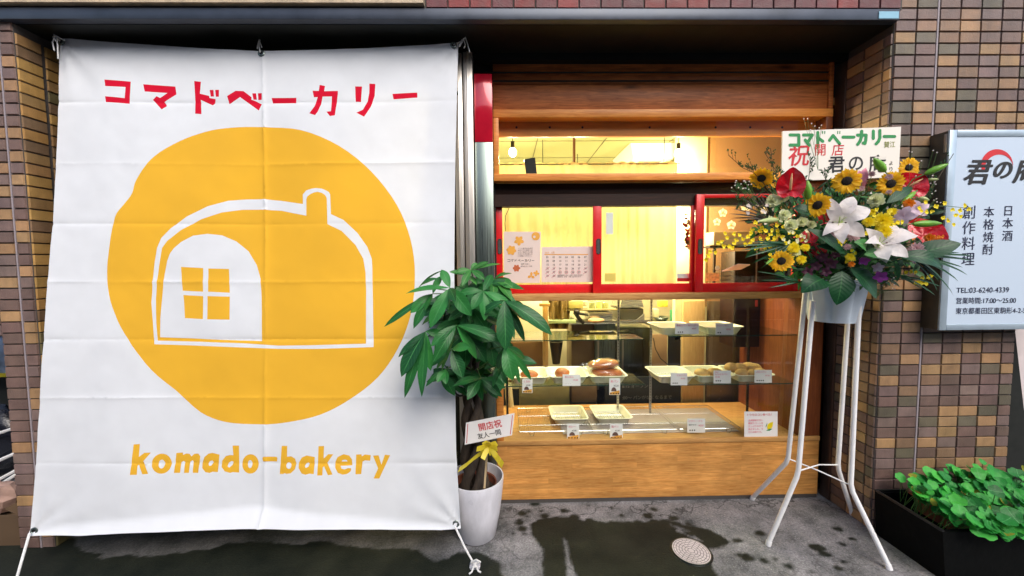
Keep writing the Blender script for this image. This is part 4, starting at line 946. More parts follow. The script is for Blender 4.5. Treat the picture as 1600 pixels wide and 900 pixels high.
card(1055, 505, 1092, 522, Yc, 'widest card, on the first upper tray', lines=(('季節のパン 焼き上がり', .05, .28, .2, J), ('¥220', .7, .55, .2, J), ('● ● ●', .1, .88, .16, K)))
card(1118, 505, 1146, 523, Yc, 'card on the second upper tray', lines=(('クロワッサン', .05, .28, .18, J), ('¥200', .6, .6, .2, J), ('● ●', .1, .88, .16, K)))
card(1048, 583, 1074, 602, Yc, 'card on the empty ribbed tray', lines=(('ミルクパン', .35, .25, .18, J), ('¥150', .6, .5, .18, J), ('● ● ●', .1, .88, .14, K)))
card(1115, 579, 1142, 599, Yc, 'card with three pink lines on the tray of two buns', lines=(('白い', .08, .18, .16, J), ('もちもちパン', .08, .36, .17, J), ('¥140', .1, .56, .17, J), ('● ● ●', .1, .85, .14, K)))
card(1179, 578, 1206, 598, Yc, 'card with a pink stamp on the heaped bun tray', lines=(('メロンパン', .08, .22, .17, J), ('¥170', .62, .5, .17, J), ('● ● ● ●', .1, .88, .14, K)))
card(886, 662, 905, 686, YS+.035, 'orange-edged card leaning on the first floor tray', deco=True, lines=(('カレー', .1, .25, .17, J), ('¥200', .4, .5, .15, K)))
card(953, 662, 973, 686, YS+.035, 'orange-edged card leaning on the second floor tray', deco=True, lines=(('塩パン', .1, .25, .17, J), ('¥130', .4, .5, .15, K)))
card(1074, 654, 1102, 676, YS+.06, 'pink-lettered card on the bare wire rack', lines=(('ピザトースト', .05, .25, .18, J), ('焼きたて', .08, .5, .14, K), ('¥250', .62, .55, .18, J), ('● ● ●', .1, .88, .14, K)))
t = card(1163, 643, 1215, 685, YS-.004, 'square handwritten notice with a drawing of sweet corn', name='corn_notice', grp=None, cat='notice', lines=(('トウモロコシ食べた?', .06, .16, .105, M['inkred']),))
t['label'] = 'square handwritten notice with a yellow corn drawing on the case floor lip'
for k, s in enumerate(('北海道産の甘い', '朝採りコーンを', 'たっぷりのせて', '焼きました。今', 'だけの味です。')): ptext(s, 1169, 658+k*4.6, 3.5, J, t, YS-.005)
B = MB()
for k, (a, b) in enumerate((((1197, 668), (1199, 660)), ((1198, 673), (1207, 670)))):
    B.add([P(a[0]-1.2, a[1], YS-.0055), P((a[0]+b[0])/2, (a[1]+b[1])/2+1.6, YS-.0055), P(b[0], b[1], YS-.0055), P((a[0]+b[0])/2, (a[1]+b[1])/2-1.8, YS-.0055)], [(0, 1, 2, 3)])
B.build('corn_husk', M['inkgreen'], t, False)
B = MB(); B.add([P(1199+9*u+3.2*s*math.sin(math.pi*min(1, u*1.05+.02)), 671-12*u+2.5*s*math.sin(math.pi*u), YS-.006) for s, us in ((1, (0, .2, .4, .6, .8, 1)), (-1, (.8, .6, .4, .2))) for u in us], [tuple(range(10))]); B.build('corn_cob', M['yellow'], t, False)

# ================================================================ KITCHEN BEHIND THE CASE
def kb(name, x0, y0, x1, y1, Y, D, mt, label, cat, bev=.004, group=None):
    a, b = P(x0, y1, Y), P(x1, y0, Y); return new_thing(name, MB().box((a.x, Y, a.z), (b.x, Y+D, b.z), bev=bev), mt, label, cat, group)
kb('chalkboard', 945, 588, 1064, 652, 3.42, .02, M['chalkboard'], 'black chalkboard with handwriting behind the case', 'chalkboard')
cbk = bpy.data.objects['chalkboard']
for s, x, y in (('8:15 オープン〜', 972, 606), (':00〜 パンがなくなるまで', 972, 624), ('営業 無くなります', 972, 639)): ptext(s, x, y, 7, M['chalk'], cbk, 3.4195)
kb('case_panel', 1065, 470, 1102, 650, 3.40, .03, M['lightwood'], 'pale yellow upright board behind the bread case', 'board')
kb('brown_door', 1103, 470, 1182, 655, 3.42, .03, mat('brown_lacquer', (.12, .085, .05), .25, var=.15, coat=.4), 'glossy brown panel behind the slotted upright', 'panel')
kb('black_panel', 1044, 522, 1064, 587, 3.44, .02, M['black'], 'narrow black panel beside the pale board', 'panel')
kb('tan_panel', 1018, 522, 1043, 587, 3.44, .02, mat('tan_panel', (.3, .2, .11), .6), 'narrow tan panel beside the black panel', 'panel')
# stainless units
for x0, x1, y0, y1, lab in ((930, 962, 505, 596, 'stainless cabinet door left of the slotted upright'), (968, 1016, 512, 592, 'wide stainless cabinet behind the bagged loaves')):
    a, b = P(x0, y1, 3.75), P(x1, y0, 3.75); t = empty('steel_cabinet', ((a.x+b.x)/2, 3.75, 0), lab, 'cabinet', 'stainless kitchen cabinets')
    MB().box((a.x, 3.75, .02), (b.x, 4.2, b.z), bev=.006).build('body', M['steel'], t); MB().box((a.x+.02, 3.735, .45), (a.x+.035, 3.7495, b.z-.1), bev=.003).build('handle', M['alu'], t)
kb('brown_locker', 893, 505, 931, 600, 3.8, .3, mat('brown_metal', (.17, .12, .075), .35, .4), 'brown metal locker beside the stainless cabinet', 'locker')
t = kb('worktable', 878, 500, 1018, 507, 3.55, .45, M['steelh'], 'steel worktable crowded with tools behind the case', 'table')
kb('cutting_board', 840, 500, 900, 506, 3.45, .3, mat('pale_green_top', (.45, .62, .4), .3), 'pale green worktop corner behind the khaki cloth', 'worktop')
kb('dough_scale', 921, 488, 957, 502, 3.5, .2, M['steelh'], 'low steel kitchen scale on the worktable', 'scale')
B = MB(); c = P(931, 504, 3.42); B.blob(c+Vector((0, 0, .02)), (.075, .05, .022), 16, 10, jit=.12); new_thing('kitchen_cloth', B, mat('tan_cloth', (.55, .36, .18), .9), 'crumpled tan cloth on the worktable', 'cloth')
t = empty('stand_mixer', P(903, 495, 3.5), 'black and steel mixer head over the worktable', 'mixer'); B = MB(); B.tube([P(898, 488, 3.5), P(905, 498, 3.5), P(912, 505, 3.5)], .018, 10); B.tube([P(899, 489, 3.5), P(919, 492, 3.5)], .012, 10); B.blob(P(901, 488, 3.5), .03, 12, 8); B.build('arm', M['black'], t)
t = empty('oven', P(995, 490, 3.6), 'grey steel oven with a sloping hood behind the slotted uprights', 'oven'); a, b = P(969, 504, 3.6), P(1006, 482, 3.6)
MB().box((a.x, 3.6, a.z), (b.x, 3.95, b.z), bev=.01).build('body', mat('oven_grey', (.12, .12, .095), .35, .6), t)
q = [P(969, 481, 3.58), P(1006, 480, 3.58), P(1002, 466, 3.58), P(972, 466, 3.58)]; MB().hexa([v+Vector((0, .3, 0)) for v in q], q).build('hood', M['steelh'], t, False)
q = [P(989, 505, 3.56), P(1007, 505, 3.56), P(1007, 490, 3.56)]; MB().hexa([v+Vector((0, .02, 0)) for v in q], q).build('side_plate', mat('grey_plate', (.3, .3, .27), .4, .5), t, False)
kb('paper_carton', 888, 470, 911, 482, 3.5, .12, mat('yellow_carton', (.6, .55, .22), .6), 'pale yellow carton on the upper rack', 'carton')
kb('rack_shelf', 884, 483, 965, 486, 3.5, .4, mat('olive_shelf', (.25, .22, .1), .5), 'olive shelf under the pale yellow carton', 'shelf')
for k, (x, y, w_, h_, c_) in enumerate(((915, 468, 9, 9, (.6, .6, .5)), (927, 470, 7, 11, (.35, .4, .2)), (938, 468, 6, 13, (.7, .75, .3)), (948, 470, 7, 10, (.45, .5, .25)))):
    a = P(x, y+h_+2, 3.55); lab = ('squat cream jar', 'olive jar', 'tall lime jar', 'moss green jar')[k]+' on the olive shelf'
    t = new_thing('storage_jar', MB().lathe([(0, 0), (.026, 0), (.028, .006), (.028, h_*.0052), (.02, h_*.0058), (.02, h_*.0064), (0, h_*.0064)], (a.x, 3.6, a.z), 16), mat('jar_%d' % k, c_, .3), lab, 'jar', 'jars on the kitchen shelf')
t = empty('mixing_bowl', P(1033, 500, 3.6), 'steel mixing bowl on a pile beside the green carton', 'bowl'); p = P(1032, 503, 3.6); MB().lathe([(.03, 0), (.05, .01), (.075, .045), (.08, .05), (.075, .048), (.045, .012), (0, .008)], p, 24).build('bowl', M['steel'], t)
kb('milk_carton', 1051, 485, 1064, 504, 3.6, .07, mat('green_white_carton', (.08, .5, .2), .5, var=.5, scale=20), 'green and white carton beside the mixing bowl', 'carton')
kb('flour_bag', 1031, 470, 1044, 480, 3.6, .07, mat('yellow_pack', (.75, .65, .08), .5, var=.4, scale=25), 'bright yellow packet above the mixing bowl', 'packet')
kb('plastic_tub', 1022, 483, 1030, 504, 3.58, .08, mat('pale_tub', (.6, .62, .4), .4), 'pale tub beside the mixing bowl', 'tub')
kb('rack_shelf', 1015, 504, 1064, 509, 3.5, .4, M['steelh'], 'steel shelf under the mixing bowl', 'shelf')
# timber frame, cloth, bin, box, tan things
t = empty('timber_frame', P(853, 520, 3.35), 'pale timber frame standing behind the houseplant end of the case', 'frame'); B = MB()
for x0, x1, y0, y1 in ((849, 856.5, 478, 575), (790, 849, 527, 533), (843, 860, 474, 479)):
    a, b = P(x0, y1, 3.4), P(x1, y0, 3.4); B.box((a.x, 3.4, a.z), (b.x, 3.45, b.z), bev=.003)
B.build('frame', M['post'], t)
kb('wall_board', 795, 534, 848, 600, 3.6, .05, mat('umber_board', (.16, .09, .035), .6), 'umber board behind the timber frame', 'board')
kb('white_board', 800, 468, 847, 497, 3.6, .03, M['paper'], 'bright white board behind the houseplant leaf', 'board')
B = MB(); n, mm = 26, 14; vs = []
for j in range(mm+1):
    for i in range(n+1):
        u, v = i/n, j/mm; p = P(857+u*36*(1-.15*v), 466+v*48, 3.5+.03*math.sin(u*14+v*3)+.015*math.sin(u*31-v*5)); vs.append(p)
B.add(vs, [(j*(n+1)+i, j*(n+1)+i+1, (j+1)*(n+1)+i+1, (j+1)*(n+1)+i) for j in range(mm) for i in range(n)]); new_thing('hanging_cloth', B, M['olive'], 'khaki cloth hanging in folds behind the timber post', 'cloth')
B = MB(); a = P(869, 560, 3.6); B.lathe([(0, -.05), (.035, -.05), (.065, .16), (.07, .165), (.06, .165)], a, 20); new_thing('waste_bin', B, M['black'], 'black tapered bin behind the timber post', 'bin')
kb('cardboard_box', 894, 603, 933, 629, 3.4, .25, M['cardboard'], 'brown cardboard box under the glass shelf behind the case', 'box')
kb('olive_crate', 813, 604, 890, 652, 3.45, .25, mat('olive_crate', (.20, .17, .07), .6, var=.2), 'olive crate standing behind the case under the bread trays', 'crate')
kb('dark_board', 786, 604, 1066, 655, 3.75, .02, M['void'], 'dark board at the back under the kitchen units', 'board')
a = P(803, 640, 3.25); new_thing('paper_roll', MB().tube([(a.x-.03, 3.32, a.z-.02), (a.x-.05, 3.36, a.z+.2)], .033, 16), mat('cream_roll', (.6, .5, .3), .7), 'cream paper roll leaning at the houseplant end of the case', 'paper roll')
B = MB(); B.tube([P(1021, 528, 3.3), P(1024, 545, 3.3), P(1032, 560, 3.3), P(1044, 570, 3.3)], .004, 8); new_thing('power_cable', B, M['black'], 'black cable hanging beside the slotted upright', 'cable')
sheet('small_tag', [(1180, 479), (1184, 479), (1184, 469), (1180, 469)], 'tiny red and white tag hanging at the top of the case', 'tag', M['inkred'], Y=YS+.2)
# ================================================================ BANNER
BT, BB = 2.42, 2.14          # depth of its top and bottom edge
_p0 = P(90, 60, BT); _p1 = P(716, 68, BT); _p2 = P(45, 835, BB)
BN = (_p1-_p0).cross(_p2-_p0).normalized()
if BN.y > 0: BN = -BN         # towards the street
def banner_point(x, y, lift=0.0):
    d = ray(x, y); E_ = Vector((0, 0, EYE)); t = (_p0-E_).dot(BN)/d.dot(BN); return E_+d*t+BN*lift
def za(pts, ox, oy, s): return [(ox+x/s, oy+y/s) for x, y in pts]
def smooth(pts, k=6):
    out = []; n = len(pts)
    for i in range(n):
        p0, p1, p2, p3 = (np.array(pts[(i+q-1) % n], float) for q in range(4))
        for j in range(k):
            t = j/k; out.append(tuple(.5*((2*p1)+(-p0+p2)*t+(2*p0-5*p1+4*p2-p3)*t*t+(-p0+3*p1-3*p2+p3)*t**3)))
    return out
def ell(cx, cy, rx, ry, n=28): return [(cx+rx*math.cos(2*math.pi*k/n), cy+ry*math.sin(2*math.pi*k/n)) for k in range(n)]
sA = 1600/270; A_ = (150, 110, sA); B_ = (400, 110, sA); C_ = (195, 680, 1600/210); D_ = (400, 680, 1600/220); E_f = (220, 280, 3.215); F_f = (400, 280, 3.215)
RED = [za(p, *A_) for p in (
 [(82,87),(320,103),(316,312),(97,295),(90,242),(272,260),(275,155),(90,147)],
 [(432,125),(725,143),(733,215),(622,285),(648,325),(602,358),(520,270),(553,234),(585,250),(652,203),(447,193)],
 [(898,90),(960,97),(950,207),(1036,228),(1040,248),(1097,258),(1090,295),(1070,316),(958,265),(965,398),(907,394),(905,250)],
 [(1043,174),(1078,174),(1082,235),(1052,235)], [(1095,174),(1132,174),(1128,237),(1100,237)],
 [(1206,232),(1285,184),(1357,185),(1430,240),(1428,262),(1465,275),(1524,305),(1495,362),(1325,240),(1225,305)],
 [(1437,204),(1472,204),(1478,262),(1447,262)], [(1490,204),(1528,204),(1525,265),(1492,265)])]
RED += [za(p, *B_) for p in (
 [(135,248),(370,250),(366,297),(145,295)],
 [(587,132),(637,142),(630,190),(755,186),(755,215),(728,413),(682,420),(650,380),(692,375),(700,238),(614,240),(600,310),(570,380),(545,412),(492,396),(540,330),(568,245),(534,247),(522,186),(580,188)],
 [(914,143),(978,143),(967,285),(918,284)], [(1045,115),(1102,120),(1095,230),(1060,330),(998,425),(925,387),(985,360),(1030,280),(1045,200)],
 [(1262,215),(1494,207),(1494,252),(1272,265)])]
LAT = [za([(100,112),(170,108),(162,262),(225,213),(298,213),(215,312),(275,463),(208,465),(165,352),(150,365),(145,470),(68,470)], *C_),
 za(ell(425,345,115,118), *C_), za(ell(425,350,37,52), *C_),
 za([(592,222),(668,216),(672,245),(710,228),(750,232),(772,262),(810,230),(855,228),(880,260),(862,455),(795,455),(800,320),(785,308),(760,325),(750,455),(692,455),(698,330),(680,315),(655,330),(645,455),(572,455)], *C_),
 za([(1030,217),(1115,238),(1100,445),(1035,440),(1000,455),(950,445),(910,400),(905,340),(930,270),(980,228)], *C_), za([(1030,308),(1045,330),(1015,370),(990,373),(980,345),(1000,315)], *C_),
 za([(1272,130),(1348,130),(1350,452),(1275,445),(1245,455),(1180,435),(1143,385),(1148,310),(1190,255),(1240,242),(1280,245)], *C_), za([(1262,312),(1282,325),(1270,360),(1232,393),(1212,375),(1225,335)], *C_),
 za(ell(1483,350,98,115), *C_), za(ell(1478,352,27,48), *C_),
 za([(75,250),(225,250),(237,262),(232,303),(70,303),(62,265)], *D_),
 za([(287,125),(353,123),(350,245),(400,240),(445,265),(460,320),(445,385),(395,432),(345,440),(320,432),(310,443),(267,443)], *D_), za(ell(372,346,30,37), *D_),
 za([(580,227),(672,245),(665,435),(612,430),(570,443),(525,430),(488,370),(490,310),(525,250)], *D_), za([(600,308),(613,320),(600,355),(570,368),(560,345),(578,315)], *D_),
 za([(715,122),(778,118),(773,262),(825,212),(882,212),(815,310),(878,440),(825,446),(778,348),(765,360),(762,450),(703,450)], *D_),
 za([(1000,213),(1060,228),(1092,270),(1098,340),(965,345),(975,375),(1010,385),(1050,370),(1085,372),(1080,405),(1040,435),(990,442),(935,420),(905,365),(905,300),(930,245)], *D_), za([(975,295),(985,280),(1010,275),(1035,280),(1042,297)], *D_),
 za([(1140,218),(1200,216),(1203,240),(1240,218),(1305,226),(1298,290),(1240,285),(1212,298),(1197,440),(1133,440)], *D_),
 za([(1330,232),(1393,228),(1425,335),(1465,222),(1525,226),(1402,490),(1338,490),(1388,375)], *D_)]
BLOB = smooth([(408,197),(470,203),(530,228),(580,268),(620,320),(642,375),(649,430),(643,490),(622,545),(590,590),(545,625),(500,648),(450,660),(408,664),(350,660),(310,645),(270,610),(235,580),(205,540),(183,500),(170,460),(167,425),(172,380),(180,340),(194,320),(207,302),(214,280),(240,245),(280,220),(320,205),(360,198)], 4)
RINGO = za([(60,830),(55,740),(48,620),(58,500),(68,410),(80,345),(100,295),(150,245),(230,185),(330,135),(430,105),(520,97)], *E_f)+za([(30,95),(120,105),(232,123),(232,75),(250,55),(275,47),(300,44),(330,47),(350,55),(365,64),(372,75),(376,175),(440,205),(510,270),(560,340),(583,400),(586,450),(588,540),(592,843),(300,853),(100,854)], *F_f)+za([(350,840)], *E_f)
RINGI = za([(76,812),(70,720),(70,600),(80,500),(90,430),(105,345),(130,310),(200,255),(300,200),(400,165),(500,150)], *E_f)+za([(20,148),(120,155),(180,168),(250,182),(250,100),(256,85),(270,75),(290,66),(310,63),(330,68),(345,78),(353,90),(355,100),(358,225),(430,260),(500,330),(540,400),(552,470),(555,560),(553,826),(300,834),(100,838)], *F_f)+za([(500,825),(300,818)], *E_f)
DOOR = za([(88,795),(90,700),(105,560),(115,480),(130,410),(145,372),(165,345),(200,315),(260,283),(330,273),(400,280),(470,310),(530,360),(570,430),(590,500),(596,600),(598,815),(400,808),(230,800)], *E_f)
PANES = [za(p, *E_f) for p in ([(198,440),(309,446),(308,565),(205,560)], [(335,448),(435,450),(440,570),(333,565)], [(208,582),(308,587),(306,703),(214,698)], [(330,587),(440,590),(440,706),(328,704)])]
EDGE = [(91,60),(103,60),(150,64),(200,67),(267,71),(340,76),(410,79),(470,78),(560,75),(640,72),(705,69),(716,67),(715,110),(714,160),(712,230),(711,300),(710,420),(711,520),(712,620),(713,700),(717,780),(720,826),(690,827),(600,823),(500,820),(400,819),(300,822),(200,828),(130,833),(70,835),(45,836),(49,790),(57,700),(63,630),(70,540),(77,430),(83,330),(87,240),(90,150),(91,100)]
def inpoly(px, py, poly):
    ins = np.zeros(len(px), bool); n = len(poly)
    for i in range(n):
        ax, ay = poly[i]; bx, by = poly[(i+1) % n]
        if ay == by: continue
        ins ^= ((ay > py) != (by > py)) & (px < (bx-ax)*(py-ay)/(by-ay)+ax)
    return ins
def dens(poly, step):
    out = []; n = len(poly)
    for i in range(n):
        a, b = Vector(poly[i]), Vector(poly[(i+1) % n]); k = max(1, int((b-a).length/step)); out += [tuple(a.lerp(b, j/k)) for j in range(k)]
    return out
polys = RED+LAT+[BLOB, RINGO, RINGI, DOOR]+PANES
CV, CEdg = [], []
def put(poly):
    b = len(CV); CV.extend(Vector(p) for p in poly); n = len(poly); CEdg.extend((b+i, b+(i+1) % n) for i in range(n))
edge_d = dens(EDGE, 4.0); put(edge_d)
for p in polys: put(dens(p, 5.0))
xs = list(np.arange(40, 725, 5.0))+[404, 407, 409, 411, 413, 416]; HC = [160, 256, 350, 441, 531, 622, 725]
ys = list(np.arange(56, 842, 5.0))
gx, gy = np.meshgrid(sorted(xs), sorted(ys)); gp = np.stack([gx.ravel(), gy.ravel()], 1)
for hcr in HC:
    rows = np.array([(x, hcr+(x-400)*.002*(1 if x < 410 else -3)+dy) for x in np.arange(45, 722, 5.0) for dy in (-2.2, 0, 2.2)]); gp = np.vstack([gp, rows])
ins = inpoly(gp[:, 0], gp[:, 1], EDGE); gp = gp[ins]; r_ = np.random.RandomState(1); gp = gp+r_.uniform(-.3, .3, gp.shape)
CV.extend(Vector((float(a), float(b))) for a, b in gp)
ov, oe, of, _, _, _ = geometry.delaunay_2d_cdt(CV, CEdg, [], 0, 1e-5)
vx = np.array([v[:] for v in ov]); tri = np.array([f[:3] for f in of if len(f) == 3]); cen = vx[tri].mean(1)
keep = inpoly(cen[:, 0], cen[:, 1], EDGE); tri = tri[keep]; cen = cen[keep]; cx_, cy_ = cen[:, 0], cen[:, 1]
mi = np.zeros(len(tri), int)
mi[inpoly(cx_, cy_, BLOB)] = 1
mi[inpoly(cx_, cy_, RINGO) ^ inpoly(cx_, cy_, RINGI)] = 0
mi[inpoly(cx_, cy_, DOOR)] = 0
for p in PANES: mi[inpoly(cx_, cy_, p)] = 1
for p in RED: mi[inpoly(cx_, cy_, p)] = 2
lat = np.zeros(len(tri), bool)
for p in LAT: lat ^= inpoly(cx_, cy_, p)
mi[lat] = 1
def vn1(x, y, seed):
    if seed not in NT: NT[seed] = np.random.RandomState(seed).rand(64, 64)
    t = NT[seed]; i, j = int(math.floor(x)), int(math.floor(y)); f, g = x-i, y-j; f = f*f*(3-2*f); g = g*g*(3-2*g)
    a, b, c, d = t[j % 64, i % 64], t[j % 64, (i+1) % 64], t[(j+1) % 64, i % 64], t[(j+1) % 64, (i+1) % 64]
    return (a*(1-f)+b*f)*(1-g)+(c*(1-f)+d*f)*g
def drape(x, y):
    """cloth relief towards the street, metres"""
    d = 0.0
    q = x-410-(y-60)*.004; nz = vn1(y*.02, 3.1, 2)
    d += .007*math.exp(-abs(q)/2.6)*(.6+nz)-.010*math.exp(-(q/45)**2)+(.00006*min(0, q) if q > -80 else -.0048)
    for k, h in enumerate(HC):
        yy = h+(x-400)*.002*(1 if x < 410 else -3); n2 = vn1(x*.012+k*7.3, k*3.3, 5)
        d += (.0036*math.exp(-abs(y-yy)/2.4)*(.15+1.5*n2)+.005*math.exp(-((y-yy)/22)**2)*(n2-.5))*(1 if k % 2 else -1)
    u = (x-45)/675; v = (y-60)/770
    d += .010*math.sin(u*7+v*2.2)*math.sin(math.pi*v)+.0028*math.sin(u*26+v*5+2*math.sin(v*6))*(.3+v*.7)+.004*math.sin(u*15-v*9)
    # ties pull creases towards the four corners
    for (tx, ty, ax_, ay_) in ((91, 60, .7, .7), (716, 67, -.75, .66), (45, 835, .6, -.8), (720, 826, -.6, -.8)):
        rx, ry = x-tx, y-ty; rr = math.hypot(rx, ry); an = math.atan2(ry, rx); d += .006*math.sin(an*11)*math.exp(-rr/70)*min(1, rr/12)
    # lower hem bellies out towards the light
    hy = 791+abs(x-400)*.102
    if y > hy: d += .5*(y-hy)/277
    d += .05*math.exp(-((v-1)/.12)**2)*math.sin(math.pi*u)*.25
    d += .0022*(vn1(x*.03, y*.03, 9)*.6+vn1(x*.07, y*.07, 10)*.4-.5)*2
    return d
B = MB(); B.v = [tuple(banner_point(float(a), float(b), drape(float(a), float(b)))) for a, b in vx]
t = empty('banner', ((_p0.x+_p1.x)/2, BB, .17), 'huge white cloth banner printed with an orange disc, a domed house and red characters', 'banner')
n_ = (np.array(B.v[tri[0][1]])-np.array(B.v[tri[0][0]])); n2_ = (np.array(B.v[tri[0][2]])-np.array(B.v[tri[0][0]]))
flip = np.dot(np.cross(n_, n2_), np.array(BN)) < 0
B.f = [list(map(int, f[::-1] if flip else f)) for f in tri]; B.m = [int(k) for k in mi]
M['cloth'] = mat('white_cloth', (.755, .785, .825), .85, spec=.15, var=.03, trans=.12, bump=.12, bscale=900)
M['clothy'] = mat('orange_print', (.80, .44, .035), .8, spec=.15, var=.05, scale=3, trans=.08, bump=.12, bscale=900)
M['clothr'] = mat('red_print', (.60, .004, .028), .8, spec=.15, var=.03, trans=.06)
B.uv = [(0, 0)]*(3*len(B.f)); B.c = []
ob = B.build('cloth', [M['cloth'], M['clothy'], M['clothr']], t)
for at in list(ob.data.attributes):
    if at.name == 'sharp_edge': ob.data.attributes.remove(at)
# hem seams and grommets
def gromm(x, y):
    c = banner_point(x, y, drape(x, y)+.002); ax = BN; prof = [(.010, .001), (.012, .004), (.017, .004), (.021, .001), (.021, -.002)]
    B = MB().lathe(prof, c, 20, axis=ax); o = B.build('grommet', M['steel'], t)
    MB().lathe([(0.0, .0012), (.0102, .0012)], c, 16, axis=ax).build('grommet_hole', M['black'], o)
for g in ((97, 66), (709, 72), (53, 830), (712, 820), (408, 83)): gromm(*g)
# ropes
def rope(label, pts, r=.0045, extra=(), loc=None):
    t = empty('tie_rope', pts[-1], label, 'rope', 'white cords tying the banner'); B = MB().tube(pts, r, 8)
    for e in extra: B.tube(e, r*.85, 7)
    B.build('cord', M['cord'], t); return t
b1 = banner_point(712, 820, .02); k1 = G(742, 886, .02)
kn = [[k1+Vector((-.02, 0, .03)), k1+Vector((.01, -.01, .05)), k1+Vector((.03, 0, .03)), k1+Vector((.0, .0, .02))], [k1+Vector((0, 0, .02)), k1+Vector((.02, -.015, -.012)), k1+Vector((.035, -.02, -.015))], [k1+Vector((0, 0, .02)), k1+Vector((-.015, -.02, -.01)), k1+Vector((-.03, -.03, -.015))], [k1+Vector((-.015, 0, .0)), k1+Vector((.015, -.01, .01))]]
rope('white cord running from the banner corner to a knot beside the white pot', [b1, b1.lerp(k1, .5)+Vector((0, 0, -.006)), k1+Vector((0, 0, .01))], .0058, kn)
kw = G(742, 888, .0); t2 = new_thing('clear_weight', MB().rrloft((kw.x, kw.y+.01, 0), [(.028, .02, .006, 0), (.03, .022, .006, .012), (.024, .018, .006, .02)], capt=True), mat('clear_plastic', (.5, .5, .55), .15), 'small clear plastic block under the knotted cord', 'weight')
b2 = banner_point(53, 830, .02); k2 = G(20, 925, .01); rope('white cord running down from the left bottom corner of the banner', [b2, b2.lerp(k2, .5), k2], .0062)
tl = P(83, 54, 2.40); c1 = banner_point(97, 66, .01)
rope('loose cord bow at the top corner of the banner by the brown pier', [c1, P(90, 61, 2.40), P(84, 53, 2.40)], .004, [[P(86, 56, 2.39), P(82, 66, 2.38), P(85, 79, 2.37)], [P(88, 58, 2.39), P(90, 70, 2.37), P(91, 92, 2.36)], [P(84, 54, 2.4), P(88, 56, 2.38), P(95, 60, 2.38), P(101, 63, 2.38)], [P(85, 55, 2.39), P(83, 58, 2.38), P(87, 64, 2.37)]])
c2 = banner_point(709, 72, .01)
rope('cord tied from the top corner of the banner to the shutter guide', [c2, P(720, 65, 2.42), P(728, 58, 2.44), P(736, 53, 2.46)], .004, [[P(722, 62, 2.42), P(719, 68, 2.40), P(717, 73, 2.40)], [P(724, 60, 2.42), P(727, 70, 2.41), P(725, 75, 2.40)], [P(727, 58, 2.42), P(731, 70, 2.41), P(734, 82, 2.40)], [P(718, 73, 2.4), P(722, 66, 2.4), P(725, 60, 2.41)]])
for c in (P(734, 82, 2.40), P(725, 75, 2.40)): pass
B = MB(); B.tube([banner_point(408, 83, .01), P(405, 72, 2.42), P(406, 60, 2.46)], .004, 7); B.tube([P(402, 76, 2.41), P(405, 62, 2.42), P(409, 74, 2.41)], .004, 7); new_thing('tie_rope', B, M['cord'], 'short dark cord loop holding the middle of the banner top', 'rope', 'white cords tying the banner')
# ================================================================ POTTED TREE
pc = Vector((P(744, 740, 2.335).x, 2.335, 0))
zrim = Zc(767, 2.335-.168, 745)
t = empty('potted_tree', pc, 'potted money tree with drooping glossy leaves in a white pot beside the banner', 'potted plant')
H = zrim
B = MB(); B.lathe([(.0, 0), (.105, 0), (.118, .012), (.150, H*.45), (.166, H*.8), (.172, H-.008), (.170, H), (.163, H-.001), (.160, H-.02), (.150, H-.12), (.0, H-.125)], pc, 56); B.build('pot', M['pot'], t)
B = MB(); B.lathe([(.118, H-.12), (.128, H-.045), (.135, H-.04), (.135, H-.048), (.124, H-.07), (.120, H-.12)], pc+Vector((-.008, 0, 0)), 40); B.build('inner_pot', M['terra'], t)
B = MB(); B.lathe([(0, H-.085), (.06, H-.082), (.124, H-.09)], pc+Vector((-.008, 0, 0)), 30); B.build('soil', M['soil'], t)
B = MB(); ztop = Zc(520, 2.38, 745); zs = H-.1
for k in range(4):
    pts = []; rad = []
    for i in range(26):
        u = i/25; a = k*math.pi/2+u*7.2; rr = .055*(1-.55*u)+.006; pts.append((pc.x-.01+rr*math.cos(a)-.01*u, pc.y-.01+rr*math.sin(a), zs+(ztop-zs)*u)); rad.append(.034*(1-.6*u)+.003*math.sin(u*30+k))
    B.tube(pts, rad, 10)
B.build('braided_trunk', M['bark'], t)
LF, ST = MB(), MB(); YG = MB()
R_ = random.Random(5)
def leaflet(hub, tip, width, mb=LF, droop=.05, nrm=None, arch=.06, fold=.22):
    hub, tip = Vector(hub), Vector(tip); n_ = nrm or Vector((R_.uniform(-.3, .3), -.8, R_.uniform(.4, .9)))
    u_ = R_.random()*(.55 if hub.y > 2.06 else 1); mb.leaf(hub, tip, width, nrm=n_, arch=arch, fold=fold, droop=droop, shape=(.60, .85), n=10, wave=.02, twist=R_.uniform(-.5, .5), col=((.008+.03*u_, .07+.17*u_, .02+.03*u_, 1) if mb is LF else (.03+.05*u_, .17+.16*u_, .035+.03*u_, 1)))  # deep leaves coloured darker: shade inside the crown painted in
def hubstem(h):
    a = Vector((pc.x+R_.uniform(-.03, .03), pc.y-.02, h.z-R_.uniform(.06, .2))); a.z = max(a.z, 1.05)
    mid = (a+h)/2+Vector((0, 0, .035)); ST.tube([a, mid, h], [.0042, .0034, .0026], 6)
